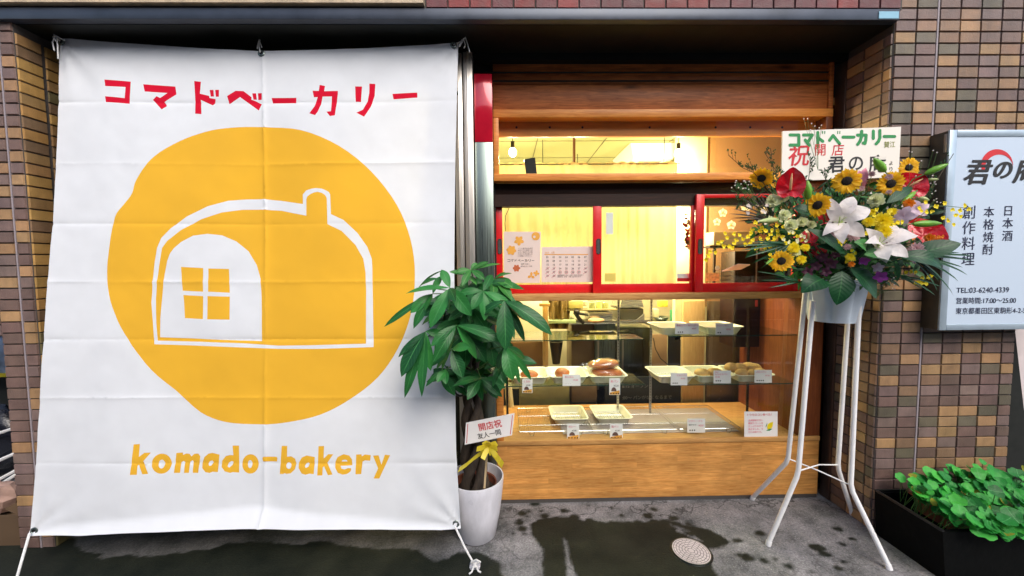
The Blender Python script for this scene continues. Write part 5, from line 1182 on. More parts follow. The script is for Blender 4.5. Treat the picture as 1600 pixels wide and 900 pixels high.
# explicit leaflets read off the photograph: hub (x, y, depth) then tips (x, y, depth, width in m)
HUBS = [
 ((703, 450, 2.00), [(634, 457, 1.98, .045), (672, 511, 1.93, .075), (737, 492, 1.93, .075), (690, 420, 2.06, .05), (712, 470, 1.90, .05)]),
 ((676, 459, 2.02), [(600, 508, 1.98, .036), (641, 488, 1.98, .055), (646, 512, 1.97, .05), (664, 486, 1.95, .04), (690, 430, 2.08, .04)]),
 ((655, 448, 2.04), [(693, 421, 2.02, .02), (684, 434, 2.0, .03)]),
 ((755, 455, 1.98), [(757, 500, 1.92, .06), (737, 483, 1.93, .05), (800, 478, 1.95, .05), (716, 458, 1.98, .04), (769, 428, 2.08, .045)]),
 ((788, 470, 1.92), [(790, 546, 1.84, .088), (863, 521, 1.86, .078), (823, 500, 2.0, .08), (820, 532, 1.95, .05), (752, 492, 1.95, .05), (848, 498, 2.1, .06)]),
 ((736, 422, 2.10), [(764, 408, 2.08, .028), (783, 411, 2.06, .026), (758, 436, 2.05, .04), (711, 425, 2.08, .035), (722, 446, 2.02, .04), (745, 410, 2.12, .03)]),
 ((729, 430, 2.14), [(702, 424, 2.1, .03), (720, 470, 2.08, .05), (745, 445, 2.05, .04)]),
 ((772, 436, 2.16), [(803, 450, 2.08, .06), (800, 469, 2.05, .06), (800, 426, 2.1, .02), (771, 463, 2.05, .05), (790, 425, 2.14, .02)]),
 ((665, 518, 1.98), [(622, 557, 1.94, .045), (627, 587, 1.90, .085), (632, 619, 1.9, .05), (659, 617, 1.88, .055), (690, 522, 2.0, .045), (673, 578, 1.95, .05)]),
 ((713, 508, 1.98), [(673, 540, 1.92, .05), (676, 565, 1.9, .06), (690, 578, 1.98, .05), (790, 532, 1.92, .06), (745, 560, 2.0, .06)]),
 ((706, 546, 2.00), [(672, 572, 1.95, .035), (723, 589, 1.95, .07), (735, 541, 1.92, .05), (682, 576, 1.98, .035)]),
 ((696, 577, 2.02), [(665, 603, 1.98, .028), (683, 597, 1.96, .04), (697, 600, 1.96, .04), (712, 582, 2.02, .02)]),
 ((789, 541, 1.90), [(801, 593, 1.84, .075), (812, 597, 1.92, .04), (820, 560, 1.98, .05), (830, 592, 1.98, .035), (778, 575, 2.0, .04)]),
 ((780, 576, 2.08), [(770, 604, 2.04, .035), (792, 600, 2.05, .025), (776, 590, 2.02, .03)]),
 ((735, 480, 2.05), [(700, 500, 2.0, .05), (725, 530, 2.0, .07), (765, 520, 2.0, .07), (780, 490, 2.02, .06), (720, 470, 2.05, .05)]),
 ((730, 520, 2.08), [(700, 545, 2.04, .05), (726, 575, 2.04, .07), (760, 565, 2.03, .07), (775, 530, 2.03, .07)]),
 ((765, 530, 2.1), [(745, 565, 2.06, .06), (772, 572, 2.05, .07), (795, 555, 2.06, .06), (740, 530, 2.06, .05)]),
]
for (hx, hy, hY), tips in HUBS:
    h = P(hx, hy, hY); hubstem(h)
    yg = hy < 440
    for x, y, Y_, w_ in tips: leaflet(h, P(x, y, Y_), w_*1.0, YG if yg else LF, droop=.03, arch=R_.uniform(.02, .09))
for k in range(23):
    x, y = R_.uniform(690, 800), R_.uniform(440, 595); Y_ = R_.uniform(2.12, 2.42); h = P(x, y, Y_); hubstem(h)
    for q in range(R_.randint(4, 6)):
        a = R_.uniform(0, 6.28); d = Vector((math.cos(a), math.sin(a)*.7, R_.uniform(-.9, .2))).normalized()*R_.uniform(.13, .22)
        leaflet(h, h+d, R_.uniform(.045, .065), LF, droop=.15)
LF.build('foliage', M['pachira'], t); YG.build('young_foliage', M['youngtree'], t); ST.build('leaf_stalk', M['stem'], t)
# round hanging tag
c = P(719, 609, 2.18); t = empty('round_tag', c, 'small round white tag in a black ring hanging under the leaves', 'tag')
B = MB(); ring = [c+Vector((math.cos(a*.3142)*.030, 0, math.sin(a*.3142)*.036)) for a in range(21)]; B.tube(ring, .006, 8, cap=False); B.build('ring', M['black'], t)
MB().lathe([(0, 0), (.026, 0), (.026, .003), (0, .003)], c, 24, axis=(0, -1, 0)).build('disc', M['paper'], t)
for k, s in enumerate(('開店', '御祝', '花')): text(s, .014, c+Vector((-.014, -.004, .010-.014*k)), M['ink'], t)
# congratulation sign on its stick
Ys = 2.16
t = empty('congratulation_sign', P(768, 758, Ys), 'white card sign on a pale stick in the white pot, tilted up to one side', 'sign')
q = [P(726, 695, Ys+.02), P(800, 680, Ys-.02), P(804, 646, Ys-.02), P(728, 661, Ys+.02)]
MB().hexa([v+Vector((0, .006, 0)) for v in q], q).build('board', M['paper'], t, False)
ex = (q[1]-q[0]).normalized(); ey = (q[3]-q[0]); ey = (ey-ex*ey.dot(ex)).normalized()
def sg(u, v, l=.001): a = q[0].lerp(q[1], u); b = q[3].lerp(q[2], u); return a.lerp(b, v)+ex.cross(ey)*l
text('開店祝', .048, sg(.29, .53), M['inkred'], t, ex, ey, bold=.004, sx=.98); text('友人一同', .036, sg(.28, .16), M['ink'], t, ex, ey, bold=.004, sx=1.0)
B = MB()
for u in (.035, .955): B.add([sg(u, .06), sg(u+.014, .06), sg(u+.014, .94), sg(u, .94)], [(0, 1, 2, 3)])
B.build('red_border', M['inkred'], t, False)
a, b = P(757, 762, Ys+.05), P(764, 668, Ys+.018)
B = MB(); B.tube([a, b], .0085, 4); B.build('stick', M['stick'], t)
t = empty('ribbon_bow', P(762, 697, Ys-.02), 'yellow ribbon bow with two tails tied to the sign stick', 'ribbon'); B = MB(); c = P(763, 698, Ys-.035)
for k in range(14):
    a = k*2*math.pi/14+.2; r0 = .052+.012*math.sin(k*2.3); d = Vector((math.cos(a), -.25-.5*(k % 3 == 0), math.sin(a)*.75)); sd = d.cross(Vector((0, -1, 0))).normalized()*.014
    vs = []
    for j in range(11):
        u = j/10; th = 2*math.pi*u; rr = r0*(math.sin(math.pi*u)); off = Vector((0, -.02*math.sin(th), 0))
        p = c+d*rr+off+d.cross(sd).normalized()*.012*math.sin(th); vs += [p-sd, p+sd]
    B.add(vs, [(2*j, 2*j+1, 2*j+3, 2*j+2) for j in range(10)])
B.build('loops', M['ribbon'], t)
B = MB()
for pts in ([(758, 704), (742, 715), (728, 727), (717, 734)], [(768, 704), (776, 714), (782, 722), (786, 727)]):
    vs = []
    for j, (x, y) in enumerate(pts): p = P(x, y, Ys-.02-.03*(j == 2)); vs += [p+Vector((.006, 0, .017)), p+Vector((-.008, 0, -.017))]
    B.add(vs, [(2*j, 2*j+1, 2*j+3, 2*j+2) for j in range(3)])
B.build('tails', M['ribbon'], t)

# ================================================================ PLANTER on the right
z0 = .30; yb, yf = 2.26, 1.50; x0_ = P(1362, 765, 2.27).x+.01; x1_ = x0_+1.05
zt_ = P(1362, 767, yb).z
t = empty('planter_box', (x0_+.5, 2.0, 0), 'large black planter box with a brown inner trough under the sign', 'planter')
xf = P(1462, 842, 1.94).x
yf = 1.89; B = MB(); lo = [(x0_+.02, yb, 0), (x0_+.03, yf, 0), (x1_, yf, 0), (x1_, yb, 0)]; hi = [(x0_, yb, zt_), (x0_, yf, zt_), (x1_, yf, zt_), (x1_, yb, zt_)]
th = .022; hi2 = [(x0_+th, yb-th, zt_), (x0_+th, yf+th, zt_), (x1_, yf+th, zt_), (x1_, yb-th, zt_)]; lo2 = [(a, b, zt_-.1) for a, b, c in hi2]
vs = lo+hi+hi2+lo2; B.add(vs, [(0, 3, 2, 1)]+[(r*4+k, r*4+(k+1) % 4, (r+1)*4+(k+1) % 4, (r+1)*4+k) for r in range(3) for k in range(4)]+[(12, 13, 14, 15)])
B.build('box', mat('black_planter', (.0025, .003, .003), .7, spec=.1, bump=.3, bscale=25), t, False)
B = MB(); B.box((x0_-.006, yb-.012, zt_+.0005), (x1_, yb+.0, zt_+.012), bev=.003); B.box((x0_-.006, yf, zt_+.0005), (x0_+.010, yb-.013, zt_+.012), bev=.003); B.build('rim', M['black'], t)
B = MB(); cx_, cy_ = (x0_+.06+x1_)/2+.05, (yb+yf)/2+.0; hw = (x1_-x0_-.1)/2; hd = (yb-yf)/2-.035
B.rrloft((cx_, cy_, zt_+.022), [(hw-.035, hd-.035, .04, -.09), (hw-.02, hd-.02, .05, .0), (hw, hd, .05, .006), (hw, hd, .05, .02), (hw-.02, hd-.02, .05, .02), (hw-.028, hd-.028, .045, .0), (hw-.032, hd-.032, .04, -.05)], capt=True); B.build('inner_trough', M['terra'], t)
B = MB().rrloft((cx_, cy_, zt_), [(hw-.031, hd-.031, .04, -.035)], capt=True, capb=False); B.build('soil', M['soil'], t)
t = empty('leafy_plants', (cx_, cy_, zt_), 'dense low plants with round green leaves filling the black planter', 'plant'); LV, SM = MB(), MB(); r = random.Random(12)
def roundleaf(c, rad, n_):
    n_ = Vector(n_).normalized(); e1 = n_.orthogonal().normalized(); e1 = Matrix.Rotation(r.uniform(0, 6.28), 3, n_) @ e1; e2 = n_.cross(e1)
    lob = r.choice((3, 3, 4)); K = 18; vs = [c]; uv = [(0, .5)]
    for ring, fr in ((1, .55), (2, 1.0)):
        for k in range(K):
            a = 2*math.pi*k/K; rr = rad*fr*(1-.17*fr*abs(math.cos(a*lob/2))**6)*(1+.06*math.sin(a*5+ring)); cup = rad*.16*fr*fr+.035*rad*math.sin(a*4+c.x*50)
            vs.append(c+e1*rr*math.cos(a)+e2*rr*math.sin(a)+n_*cup); uv.append((fr, .5+.5*math.sin(a)))
    fs = [(0, 1+k, 1+(k+1) % K) for k in range(K)]+[(1+k, 1+K+k, 1+K+(k+1) % K, 1+(k+1) % K) for k in range(K)]
    u_ = r.random(); cc = (.014+.07*u_*u_, .14+.38*u_, .025+.04*u_, 1) if r.random() > .04 else (.3, .3, .03, 1); LV.add(vs, fs, 0, uv, cc)
for k in range(800):
    px = 1405+r.random()**.85*330; u = r.random(); py = 742+u*95+max(0, (1440-px))*.5*(u)-20*(r.random()**3)
    if py > 762 and px < 1402+(py-762)*1.75: continue
    Yl = yb-.03-u*(yb-yf+.02)-r.uniform(0, .05)
    Yl = max(yf-.06, Yl)
    c = P(px, py, Yl)
    if c.z < zt_-.02 and Yl > yf-.02: c.z = zt_+r.uniform(.01, .1)
    if c.x < x0_+.05 or c.x > x1_-.03: continue
    roundleaf(c, r.uniform(.016, .042), (r.uniform(-.5, .5), r.uniform(-.9, -.1), r.uniform(.4, 1)))
    b = Vector((c.x+r.uniform(-.05, .05), min(yb-.06, max(yf+.05, c.y+r.uniform(.0, .08))), zt_-.03)); SM.tube([b, (b+c)/2+Vector((0, 0, .02)), c], .0016, 5)
for px, py, Yl, rd in ((1407, 747, 2.2, .028), (1535, 722, 2.2, .02), (1452, 738, 2.15, .035), (1452, 768, 2.1, .035), (1465, 745, 2.12, .035), (1556, 768, 1.95, .035), (1540, 832, 1.84, .04), (1520, 815, 1.86, .04), (1565, 835, 1.84, .035), (1500, 800, 1.9, .04), (1480, 788, 1.95, .035)):
    c = P(px, py, Yl); roundleaf(c, rd, (r.uniform(-.3, .3), -.7, .8)); b = Vector((c.x+.04, min(yb-.05, max(yf+.05, c.y+.05)), zt_-.03)); SM.tube([b, (b+c)/2+Vector((0, 0, .02)), c], .0018, 5)
LV.build('foliage', M['clover'], t); SM.build('stem', M['stem'], t)

# manhole cover
m0 = Vector((P(0, 0, 1).x*0+(G(1080, 862).x), G(1080, 862).y, 0)); t = empty('drain_cover', m0, 'round pale metal drain cover set in the wetted concrete', 'manhole cover'); R0 = .103
B = MB(); B.lathe([(0, .006), (R0, .006), (R0, .0)], m0, 48); B.build('plate', mat('pinkish_metal', (.62, .56, .56), .5, .1, var=.12), t, False)
MB().lathe([(R0+.001, .0005), (R0+.001, .007), (R0+.005, .007), (R0+.006, .0005)], m0, 48).build('frame_ring', M['steel'], t)
MB().lathe([(R0+.007, .0012), (R0+.014, .0012)], m0, 48).build('gap', M['black'], t, False)
B = MB(); rr_ = [.018, .034, .05, .066, .082, .096]
for k, rr in enumerate(rr_): B.lathe([(rr-.0012, .0066), (rr+.0012, .0066)], m0, 48)
for k in range(len(rr_)-1):
    n = 6+4*k
    for q in range(n): a = 2*math.pi*(q+.5*(k % 2))/n; d = Vector((math.cos(a), math.sin(a), 0)); s_ = Vector((-d.y, d.x, 0))*.001; a0 = m0+d*rr_[k]+Vector((0, 0, .0068)); a1 = m0+d*rr_[k+1]+Vector((0, 0, .0068)); B.add([a0-s_, a0+s_, a1+s_, a1-s_], [(0, 1, 2, 3)])
B.build('grooves', M['ink'], t, False)
# small leaf on the ground near the pots; left alley clutter
YA = 2.45
t = empty('cardboard_carton', G(10, 845), 'open brown cardboard box on the ground at the left edge', 'box'); a = G(32, 852); b = P(31, 805, a.y)
B = MB(); B.box((a.x-.5, a.y+.0, .0), (a.x, a.y+.006, b.z)); B.box((a.x-.006, a.y+.007, 0), (a.x, a.y+.35, b.z)); B.box((a.x-.5, a.y+.351, 0), (a.x, a.y+.357, b.z)); B.box((a.x-.5, a.y+.007, .01), (a.x-.007, a.y+.35, .016)); B.hexa([(a.x, a.y, b.z), (a.x, a.y+.35, b.z), (a.x-.08, a.y+.33, b.z+.06), (a.x-.08, a.y, b.z+.04)][::-1], [(a.x+.004, a.y, b.z), (a.x+.004, a.y+.35, b.z), (a.x-.076, a.y+.33, b.z+.063), (a.x-.076, a.y, b.z+.043)][::-1]); B.build('carton', M['cardboard'], t, False)
B = MB(); c = P(10, 775, 2.6)
B.blob(c+Vector((-.09, 0, -.01)), (.14, .09, .11), 11, 8, jit=.22); new_thing('paper_bag', B, mat('pinkish_paper', (.34, .22, .18), .8, var=.5, scale=14), smooth=False, cat='paper', label='crumpled pinkish paper sticking out of the box at the left edge')
B = MB(); r = random.Random(2)
for (y0_, y1_, h_) in ((672, 668, 4), (715, 708, 5), (745, 735, 4), (755, 742, 6)):
    B.tube([P(-60, y0_+20, 2.9), P(-5, y0_+6, 2.85), P(25, y1_, 2.8)], .007+h_*.001, 6)
B.build('x', M['paper']); bpy.data.objects['x'].name = 'white_straps'; tag(bpy.data.objects['white_straps'], 'white plastic straps lying over dark bags in the alley at the left edge', 'straps')
B = MB(); B.blob(P(-20, 690, 3.0), (.34, .12, .3), 20, 14, jit=.05); new_thing('rubbish_bag', B, mat('black_bag', (.01, .012, .02), .2, bump=.9, bscale=12), 'shiny black bag in the alley at the left edge', 'bag')
a, b = P(-90, 590, 3.1), P(22, 530, 3.1); t = empty('parked_van', ((a.x+b.x)/2, 3.1, a.z), 'pale blue-white van panel with a yellow stripe glimpsed in the alley', 'van')
MB().box((a.x, 3.1, a.z), (b.x, 3.25, b.z), bev=.02).build('body_panel', M['bluewrap'], t); MB().box((a.x, 3.092, a.z+.0), (b.x, 3.0985, a.z+.03)).build('yellow_stripe', M['yellow'], t, False)
# ================================================================ FLOWER STAND
fFL, fBL, fFR, fBR = G(1200, 852), G(1175, 780), G(1390, 890), G(1332, 805)
bc = Vector((P(1304, 440, 2.27).x, 2.27, 0)); zb1 = Zc(438, 2.27-.16, 1304); zb0 = Zc(506, 2.27-.12, 1304)
t = empty('flower_stand', (bc.x, bc.y, 0), 'tall white four-legged metal stand holding a pale blue bucket', 'flower stand')
kz = []
def leg(foot, kx, ky, tx, ty, tY):
    # kink lies between foot and bucket in plan
    top = P(tx, ty, tY); f2 = Vector((foot.x, foot.y)); c2 = Vector((top.x, top.y))
    best = None
    for i in range(101):
        u = i/100; yy = foot.y+(top.y-foot.y)*u; p = P(kx, ky, yy); e = (Vector((p.x, p.y))-(f2.lerp(c2, u))).length+abs(p.z-.52)*.35
        if best is None or e < best[0]: best = (e, p)
    kz.append(best[1]); return [Vector(foot)+Vector((0, 0, .008)), best[1]+(Vector(foot)-best[1]).normalized()*.025, best[1]+(top-best[1]).normalized()*.025, top]
Ls = [leg(fFL, 1247, 740, 1270, 470, 2.13), leg(fBL, 1231, 720, 1259, 450, 2.28), leg(fFR, 1329, 762, 1343, 455, 2.15), leg(fBR, 1309, 730, 1326, 480, 2.38)]
for p in Ls:
    B = MB(); B.tube(p, .0135, 14); B.tube([p[0]-Vector((0, 0, .008)), p[0]+(p[1]-p[0]).normalized()*.02], .0155, 14); o = B.build('leg', M['white'], t)
B = MB(); m_ = sum(kz, Vector())/4
up = Vector((0, 0, .015))
B.tube([kz[1]+up, (kz[1]+kz[2])/2+Vector((0, 0, .02)), kz[2]+up], .0042, 8); B.tube([kz[0]+up, (kz[0]+kz[3])/2+Vector((0, 0, .035)), kz[3]+up], .0042, 8); B.build('cross_brace', M['white'], t)
n = 72; prof = [(.0, zb0, 0), (.122, zb0, 0), (.126, zb0+.01, 1), (.158, zb1-.03, 1), (.162, zb1-.028, .3), (.166, zb1, .3), (.160, zb1, .3), (.15, zb1-.05, 0), (.0, zb1-.06, 0)]
vs = []
for r0, z, fl in prof:
    for k in range(n):
        a = 2*math.pi*k/n; q = (abs(math.cos(a*4))**10)*.012*fl; vs.append((bc.x+(r0-q)*math.cos(a), bc.y+(r0-q)*math.sin(a), z))
MB().add(vs, [(i*n+k, i*n+(k+1) % n, (i+1)*n+(k+1) % n, (i+1)*n+k) for i in range(len(prof)-1) for k in range(n)]).build('bucket', M['bucket'], t)

# signboard over the flowers
YBd = 2.235
q = [P(1221, 283, YBd), P(1404, 277, YBd), P(1408, 198, YBd), P(1223, 205, YBd)]
t = empty('gift_board', (q[0]+q[1])/2, 'white card board with green and red brush lettering above the flowers', 'sign board')
MB().hexa([v+Vector((0, .008, 0)) for v in q], q).build('board', mat('board_card', (.84, .80, .72), .6, var=.02), t, False)
MB().tube([P(1300, 276, YBd+.02), P(1302, 400, YBd+.04)], .006, 8).build('stake', M['stick'], t)
ex = (q[1]-q[0]).normalized(); ey = (q[3]-q[0]); ey = (ey-ex*ey.dot(ex)).normalized()
def zb_(x, y, l=.0012):   # coordinates read off an enlarged view
    p = P(1210+x*210/1600, 190+y*110/838, YBd); return p+ex.cross(ey)*l
B = MB()
zlift = 0
for ch, x0, w_, y1, h_ in (('コ', 185, 105, 145, 150), ('マ', 345, 105, 145, 150), ('ド', 495, 100, 130, 165), ('ベ', 655, 120, 130, 150), ('ー', 815, 130, 115, 140), ('カ', 985, 115, 115, 155), ('リ', 1160, 110, 105, 160), ('ー', 1305, 125, 110, 135)):
    sc = h_*P(1300, 240, YBd).y/FPX*110/838
    for mi_, wd in ((0, 37),):
        zlift = strokes(B, [[(x0+px*w_, y1+h_*(1-py)) for px, py in ln] for ln in (KANA[ch][:2] if ch in 'ドベ' and ch == 'ド' else KANA[ch][:1] if ch == 'ベ' else KANA[ch])], lambda x, y, z: zb_(x, y, .0010+z), wd, z0=0)
    if ch in 'ドベ':
        strokes(B, [[(x0+w_*1.0+dx, y1-18), (x0+w_*1.0+dx-2, y1+16)] for dx in (-22, 4)], lambda x, y, z: zb_(x, y, .0010+z), 11, rnd=False)
B.build('green_lettering', M['inkgreen'], t, False)
hh = lambda px: px*110/838*YBd/FPX
def btxt(s, x, y, size, m_, **k): p = zb_(x, y, 0); text(s, hh(size), p, m_, t, ex, ey, **k)
btxt('祝', 150, 505, 265, M['inkred'], bold=.012, shear=.12); btxt('開', 470, 395, 150, M['inkred'], bold=.004); btxt('店', 675, 395, 150, M['inkred'], bold=.004, shear=.1)
btxt('君', 635, 590, 205, M['ink'], bold=.02); btxt('の', 870, 570, 200, M['ink'], bold=.012); btxt('庵', 1115, 590, 220, M['ink'], bold=.012)
btxt('賛江', 1300, 305, 78, mat('olive_ink', (.25, .28, .03), .6), sx=.9); btxt('よ', 1360, 515, 55, M['ink']); btxt('り', 1355, 590, 60, M['ink'])

# ---------------------------------------------------------------- flower makers
rf = random.Random(77)
HEART = Vector((P(1310, 420, 2.24).x, 2.24, Zc(425, 2.24, 1310)))
def face(nrm, c):
    """normals are given as seen by someone standing at the kerb: (0, -1, 0) looks at them"""
    v = (Vector((0, 0, EYE))-c).normalized(); rt = Vector((0, 0, 1)).cross(v).normalized(); up_ = v.cross(rt)
    a, b, d = nrm; return (rt*a-v*b+up_*d).normalized()
def frame(n_, c=None):
    n_ = Vector(n_).normalized()
    if c is not None: n_ = face(n_, c); e1 = n_.cross(Vector((0, 0, 1)))
    e1 = e1.normalized() if e1.length > .1 else Vector((1, 0, 0)); return n_, e1, n_.cross(e1)
def stemto(t, c, n_, r=.0032, m_=None, target=None):
    tg = (target or HEART)+Vector((rf.uniform(-.08, .08), rf.uniform(-.05, .05), rf.uniform(-.05, .03))); n_ = Vector(n_).normalized()
    MB().tube([c-n_*.004, c-n_*.05, (c+tg)/2+Vector((0, .01, 0)), tg], r, 6).build('stem', m_ or M['stem'], t)
def sunflower(x, y, Y, d, nrm, lab, openn=.12):
    c = P(x, y, Y); n_, e1, e2 = frame(nrm, c); R0 = d*.46*Y/FPX; t = empty('sunflower', c, lab, 'sunflower', 'sunflowers in the arrangement'); B = MB()
    for lay in (0, 1):
        k_ = 21
        for k in range(k_):
            a = 2*math.pi*(k+.5*lay)/k_+rf.uniform(-.09, .09); dr = e1*math.cos(a)+e2*math.sin(a); L_ = R0*rf.uniform(.88, 1.08)*(1-.06*lay)
            B.leaf(c+dr*R0*.26+n_*.004*lay, c+dr*L_+n_*(openn*R0*rf.uniform(-.3, 1.4)), R0*.29, nrm=n_, arch=.06, fold=.25, shape=(.5, .8), n=6, twist=rf.uniform(-.25, .25))
    B.build('petals', M['sunpetal'], t)
    B = MB(); B.lathe([(0, .012), (R0*.16, .012), (R0*.28, .010), (R0*.36, .004), (R0*.38, -.004)], c, 22, axis=n_)
    for k in range(60): a = k*2.4; rr = R0*.35*math.sqrt(k/60); p = c+(e1*math.cos(a)+e2*math.sin(a))*rr+n_*(.012-.006*(rr/(R0*.36))**2); B.blob(p, R0*.028, 5, 3)
    B.build('disc', M['sundisc'], t); stemto(t, c, n_); return t
def lily(x, y, Y, d, nrm, lab, tips, m_=None, throat=None):
    c = P(x, y, Y); n_, e1, e2 = frame(nrm, c); t = empty('lily', c, lab, 'lily', 'white lilies in the arrangement'); B = MB(); base = c+Vector((0, .035, 0))*0-n_*.03
    for k, (tx, ty, w_, tY) in enumerate(tips):
        tip = P(tx, ty, Y+tY); out = (tip-c).normalized()
        B.leaf(base, tip, w_*1.4, nrm=n_, arch=.20, fold=.18, droop=.10, shape=(.50, .92), n=12, wave=.05)
    B.build('petals', m_ or M['lily'], t)
    B = MB(); B.lathe([(.0, -.02), (.012, -.012), (.016, 0), (.006, -.004), (0, -.006)], c-n_*.015, 12, axis=n_)
    for k in range(6): a = k*1.047+.4; dr = (e1*math.cos(a)+e2*math.sin(a)); B.tube([c-n_*.02, c+n_*.02+dr*.012, c+n_*.045+dr*.028], .0014, 5)
    B.tube([c-n_*.02, c+n_*.03, c+n_*.055-e2*.012], .0024, 6); B.build('heart', M['lilyheart'], t)
    B = MB()
    for k in (0, 2): a = k*1.047+.4; dr = (e1*math.cos(a)+e2*math.sin(a)); B.blob(c+n_*.047+dr*.029, (.006, .003, .003), 8, 5)
    B.build('anthers', M['anther'], t); stemto(t, c-n_*.02, n_, .004)
def anthurium(x, y, Y, w_, h_, nrm, up, lab, spad=True):
    c = P(x, y, Y); n_ = face(nrm, c); u_ = Vector(up); u_ = (u_-n_*u_.dot(n_)).normalized(); s_ = u_.cross(n_); W, H_ = w_*.45*Y/FPX, h_*.47*Y/FPX
    t = empty('anthurium', c, lab, 'anthurium', 'red anthuriums in the arrangement'); B = MB(); K = 30; vs = []; 
    # heart: point up, cleft down
    for ring in range(6):
        f = ring/5
        for k in range(K):
            a = 2*math.pi*k/K; hx = math.sin(a); hy = -math.cos(a)
            rr = 1-.30*math.exp(-(a/.34)**2)-.30*math.exp(-((a-2*math.pi)/.34)**2)+.16*math.exp(-((a-math.pi)/.28)**2)
            px = hx*rr*f*(1-.12*(hy > 0)*hy); py = hy*rr*f; cup = (.10*f*f+.03*f*math.sin(a*6)-.05*math.exp(-(px/.12)**2)*f)
            vs.append(c+s_*W*px+u_*H_*(py*.95+.0)-u_*H_*.28*(1-f)+n_*cup*W*1.6)
    fs = [(r_*K+k, r_*K+(k+1) % K, (r_+1)*K+(k+1) % K, (r_+1)*K+k) for r_ in range(5) for k in range(K)]
    B.add(vs, fs); B.build('spathe', M['spathe'], t)
    if spad: a0 = c-u_*H_*.30; B = MB(); B.tube([a0+n_*.004, a0+n_*.02+u_*H_*.25, a0+n_*.026+u_*H_*.62, a0+n_*.026+u_*H_*.98], [.0055, .006, .0055, .002], 10); B.build('spadix', M['spadix'], t)
    stemto(t, c-u_*H_*.28, n_)
def bud(x0, y0, x1, y1, Y0, Y1, wpx, m_, lab, grp='lily buds in the arrangement'):
    a, b = P(x0, y0, Y0), P(x1, y1, Y1); r_ = wpx*.78/2*Y0/FPX; t = empty('lily_bud', a, lab, 'flower bud', grp); pts = [a.lerp(b, u) for u in (0, .08, .25, .5, .75, .92, 1)]; B = MB(); B.tube(pts, [r_*q_ for q_ in (.3, .62, .92, 1, .75, .35, .08)], 12); B.build('bud', m_, t); stemto(t, a, (b-a), .003)
def carnation(x, y, Y, d, m_, lab, name='carnation', cat='carnation', grp='cream carnations in the arrangement', k_=46, nrm=(0, -1, .25), ruff=.07, wf=.9):
    c = P(x, y, Y); n_, e1, e2 = frame(nrm, c); R0 = d*.46*Y/FPX; t = empty(name, c, lab, cat, grp); B = MB()
    for k in range(k_):
        f = (k+.5)/k_; a = k*2.4; tilt = f*1.35; dr = (e1*math.cos(a)+e2*math.sin(a))*math.sin(tilt)+n_*math.cos(tilt)*.75
        B.leaf(c-n_*R0*.3, c-n_*R0*.15+dr*R0*rf.uniform(.88, 1.08), R0*wf*(.45+.3*f), nrm=(n_ if f > .4 else e1), arch=.08, fold=.3, shape=(.72, .45), n=6, wave=ruff, twist=rf.uniform(-.5, .5))
    B.build('petals', m_, t); stemto(t, c-n_*R0*.2, n_, .002); return t
def mum(x, y, Y, d, m_, lab, grp, name='chrysanthemum', k_=70, centre=None, nrm=(0, -1, .2), pw=.22):
    c = P(x, y, Y); n_, e1, e2 = frame(nrm, c); R0 = d*.46*Y/FPX; t = empty(name, c, lab, name.replace('_', ' '), grp); B = MB()
    for k in range(k_):
        f = (k+.5)/k_; a = k*2.4; tilt = .15+f*1.45; dr = (e1*math.cos(a)+e2*math.sin(a))*math.sin(tilt)+n_*math.cos(tilt)*.7
        B.leaf(c, c+dr*R0*rf.uniform(.85, 1.08), R0*pw, nrm=n_, arch=.1, fold=.35, shape=(.65, .6), n=4)
    B.build('petals', m_, t)
    if centre: MB().blob(c+n_*R0*.15, R0*.25, 10, 6).build('centre', centre, t)
    stemto(t, c, n_, .0018)
def orchidbloom(x, y, Y, d, mm, lab, grp, nrm=(0, -1, .1), rot=0):
    c = P(x, y, Y); n_, e1, e2 = frame(nrm, c); R0 = d*.46*Y/FPX; t = empty('orchid', c, lab, 'orchid', grp); B = MB()
    for k in range(5): a = rot+2*math.pi*k/5; dr = e1*math.cos(a)+e2*math.sin(a); B.leaf(c, c+dr*R0+n_*R0*.15, R0*.72, nrm=n_, arch=.12, fold=.2, shape=(.55, .75), n=6, wave=.04)
    B.build('petals', mm[0], t); B = MB(); dr = e1*math.cos(rot-1.2)+e2*math.sin(rot-1.2); B.leaf(c, c+dr*R0*.75+n_*R0*.35, R0*.6, nrm=n_, arch=-.2, fold=-.5, shape=(.6, .6), n=6, wave=.05); B.build('lip', mm[1], t); stemto(t, c, n_, .0016)
def broad(x0, y0, x1, y1, Y0, Y1, wpx, lab, arch=.08, nrm=(0, -1, .5), name='broad_leaf', m_=None, droop=0.0):
    a, b = P(x0, y0, Y0), P(x1, y1, Y1); B = MB(); B.leaf(a, b, wpx*Y0/FPX, nrm=nrm, arch=arch, fold=.16, droop=droop, shape=(.42, .8), n=14, wave=.01)
    B.tube([a, HEART+Vector((rf.uniform(-.04, .04), 0, -.02))], .0026, 5); new_thing(name, B, m_ or M['broad'], lab, 'leaf', 'broad leaves in the arrangement')

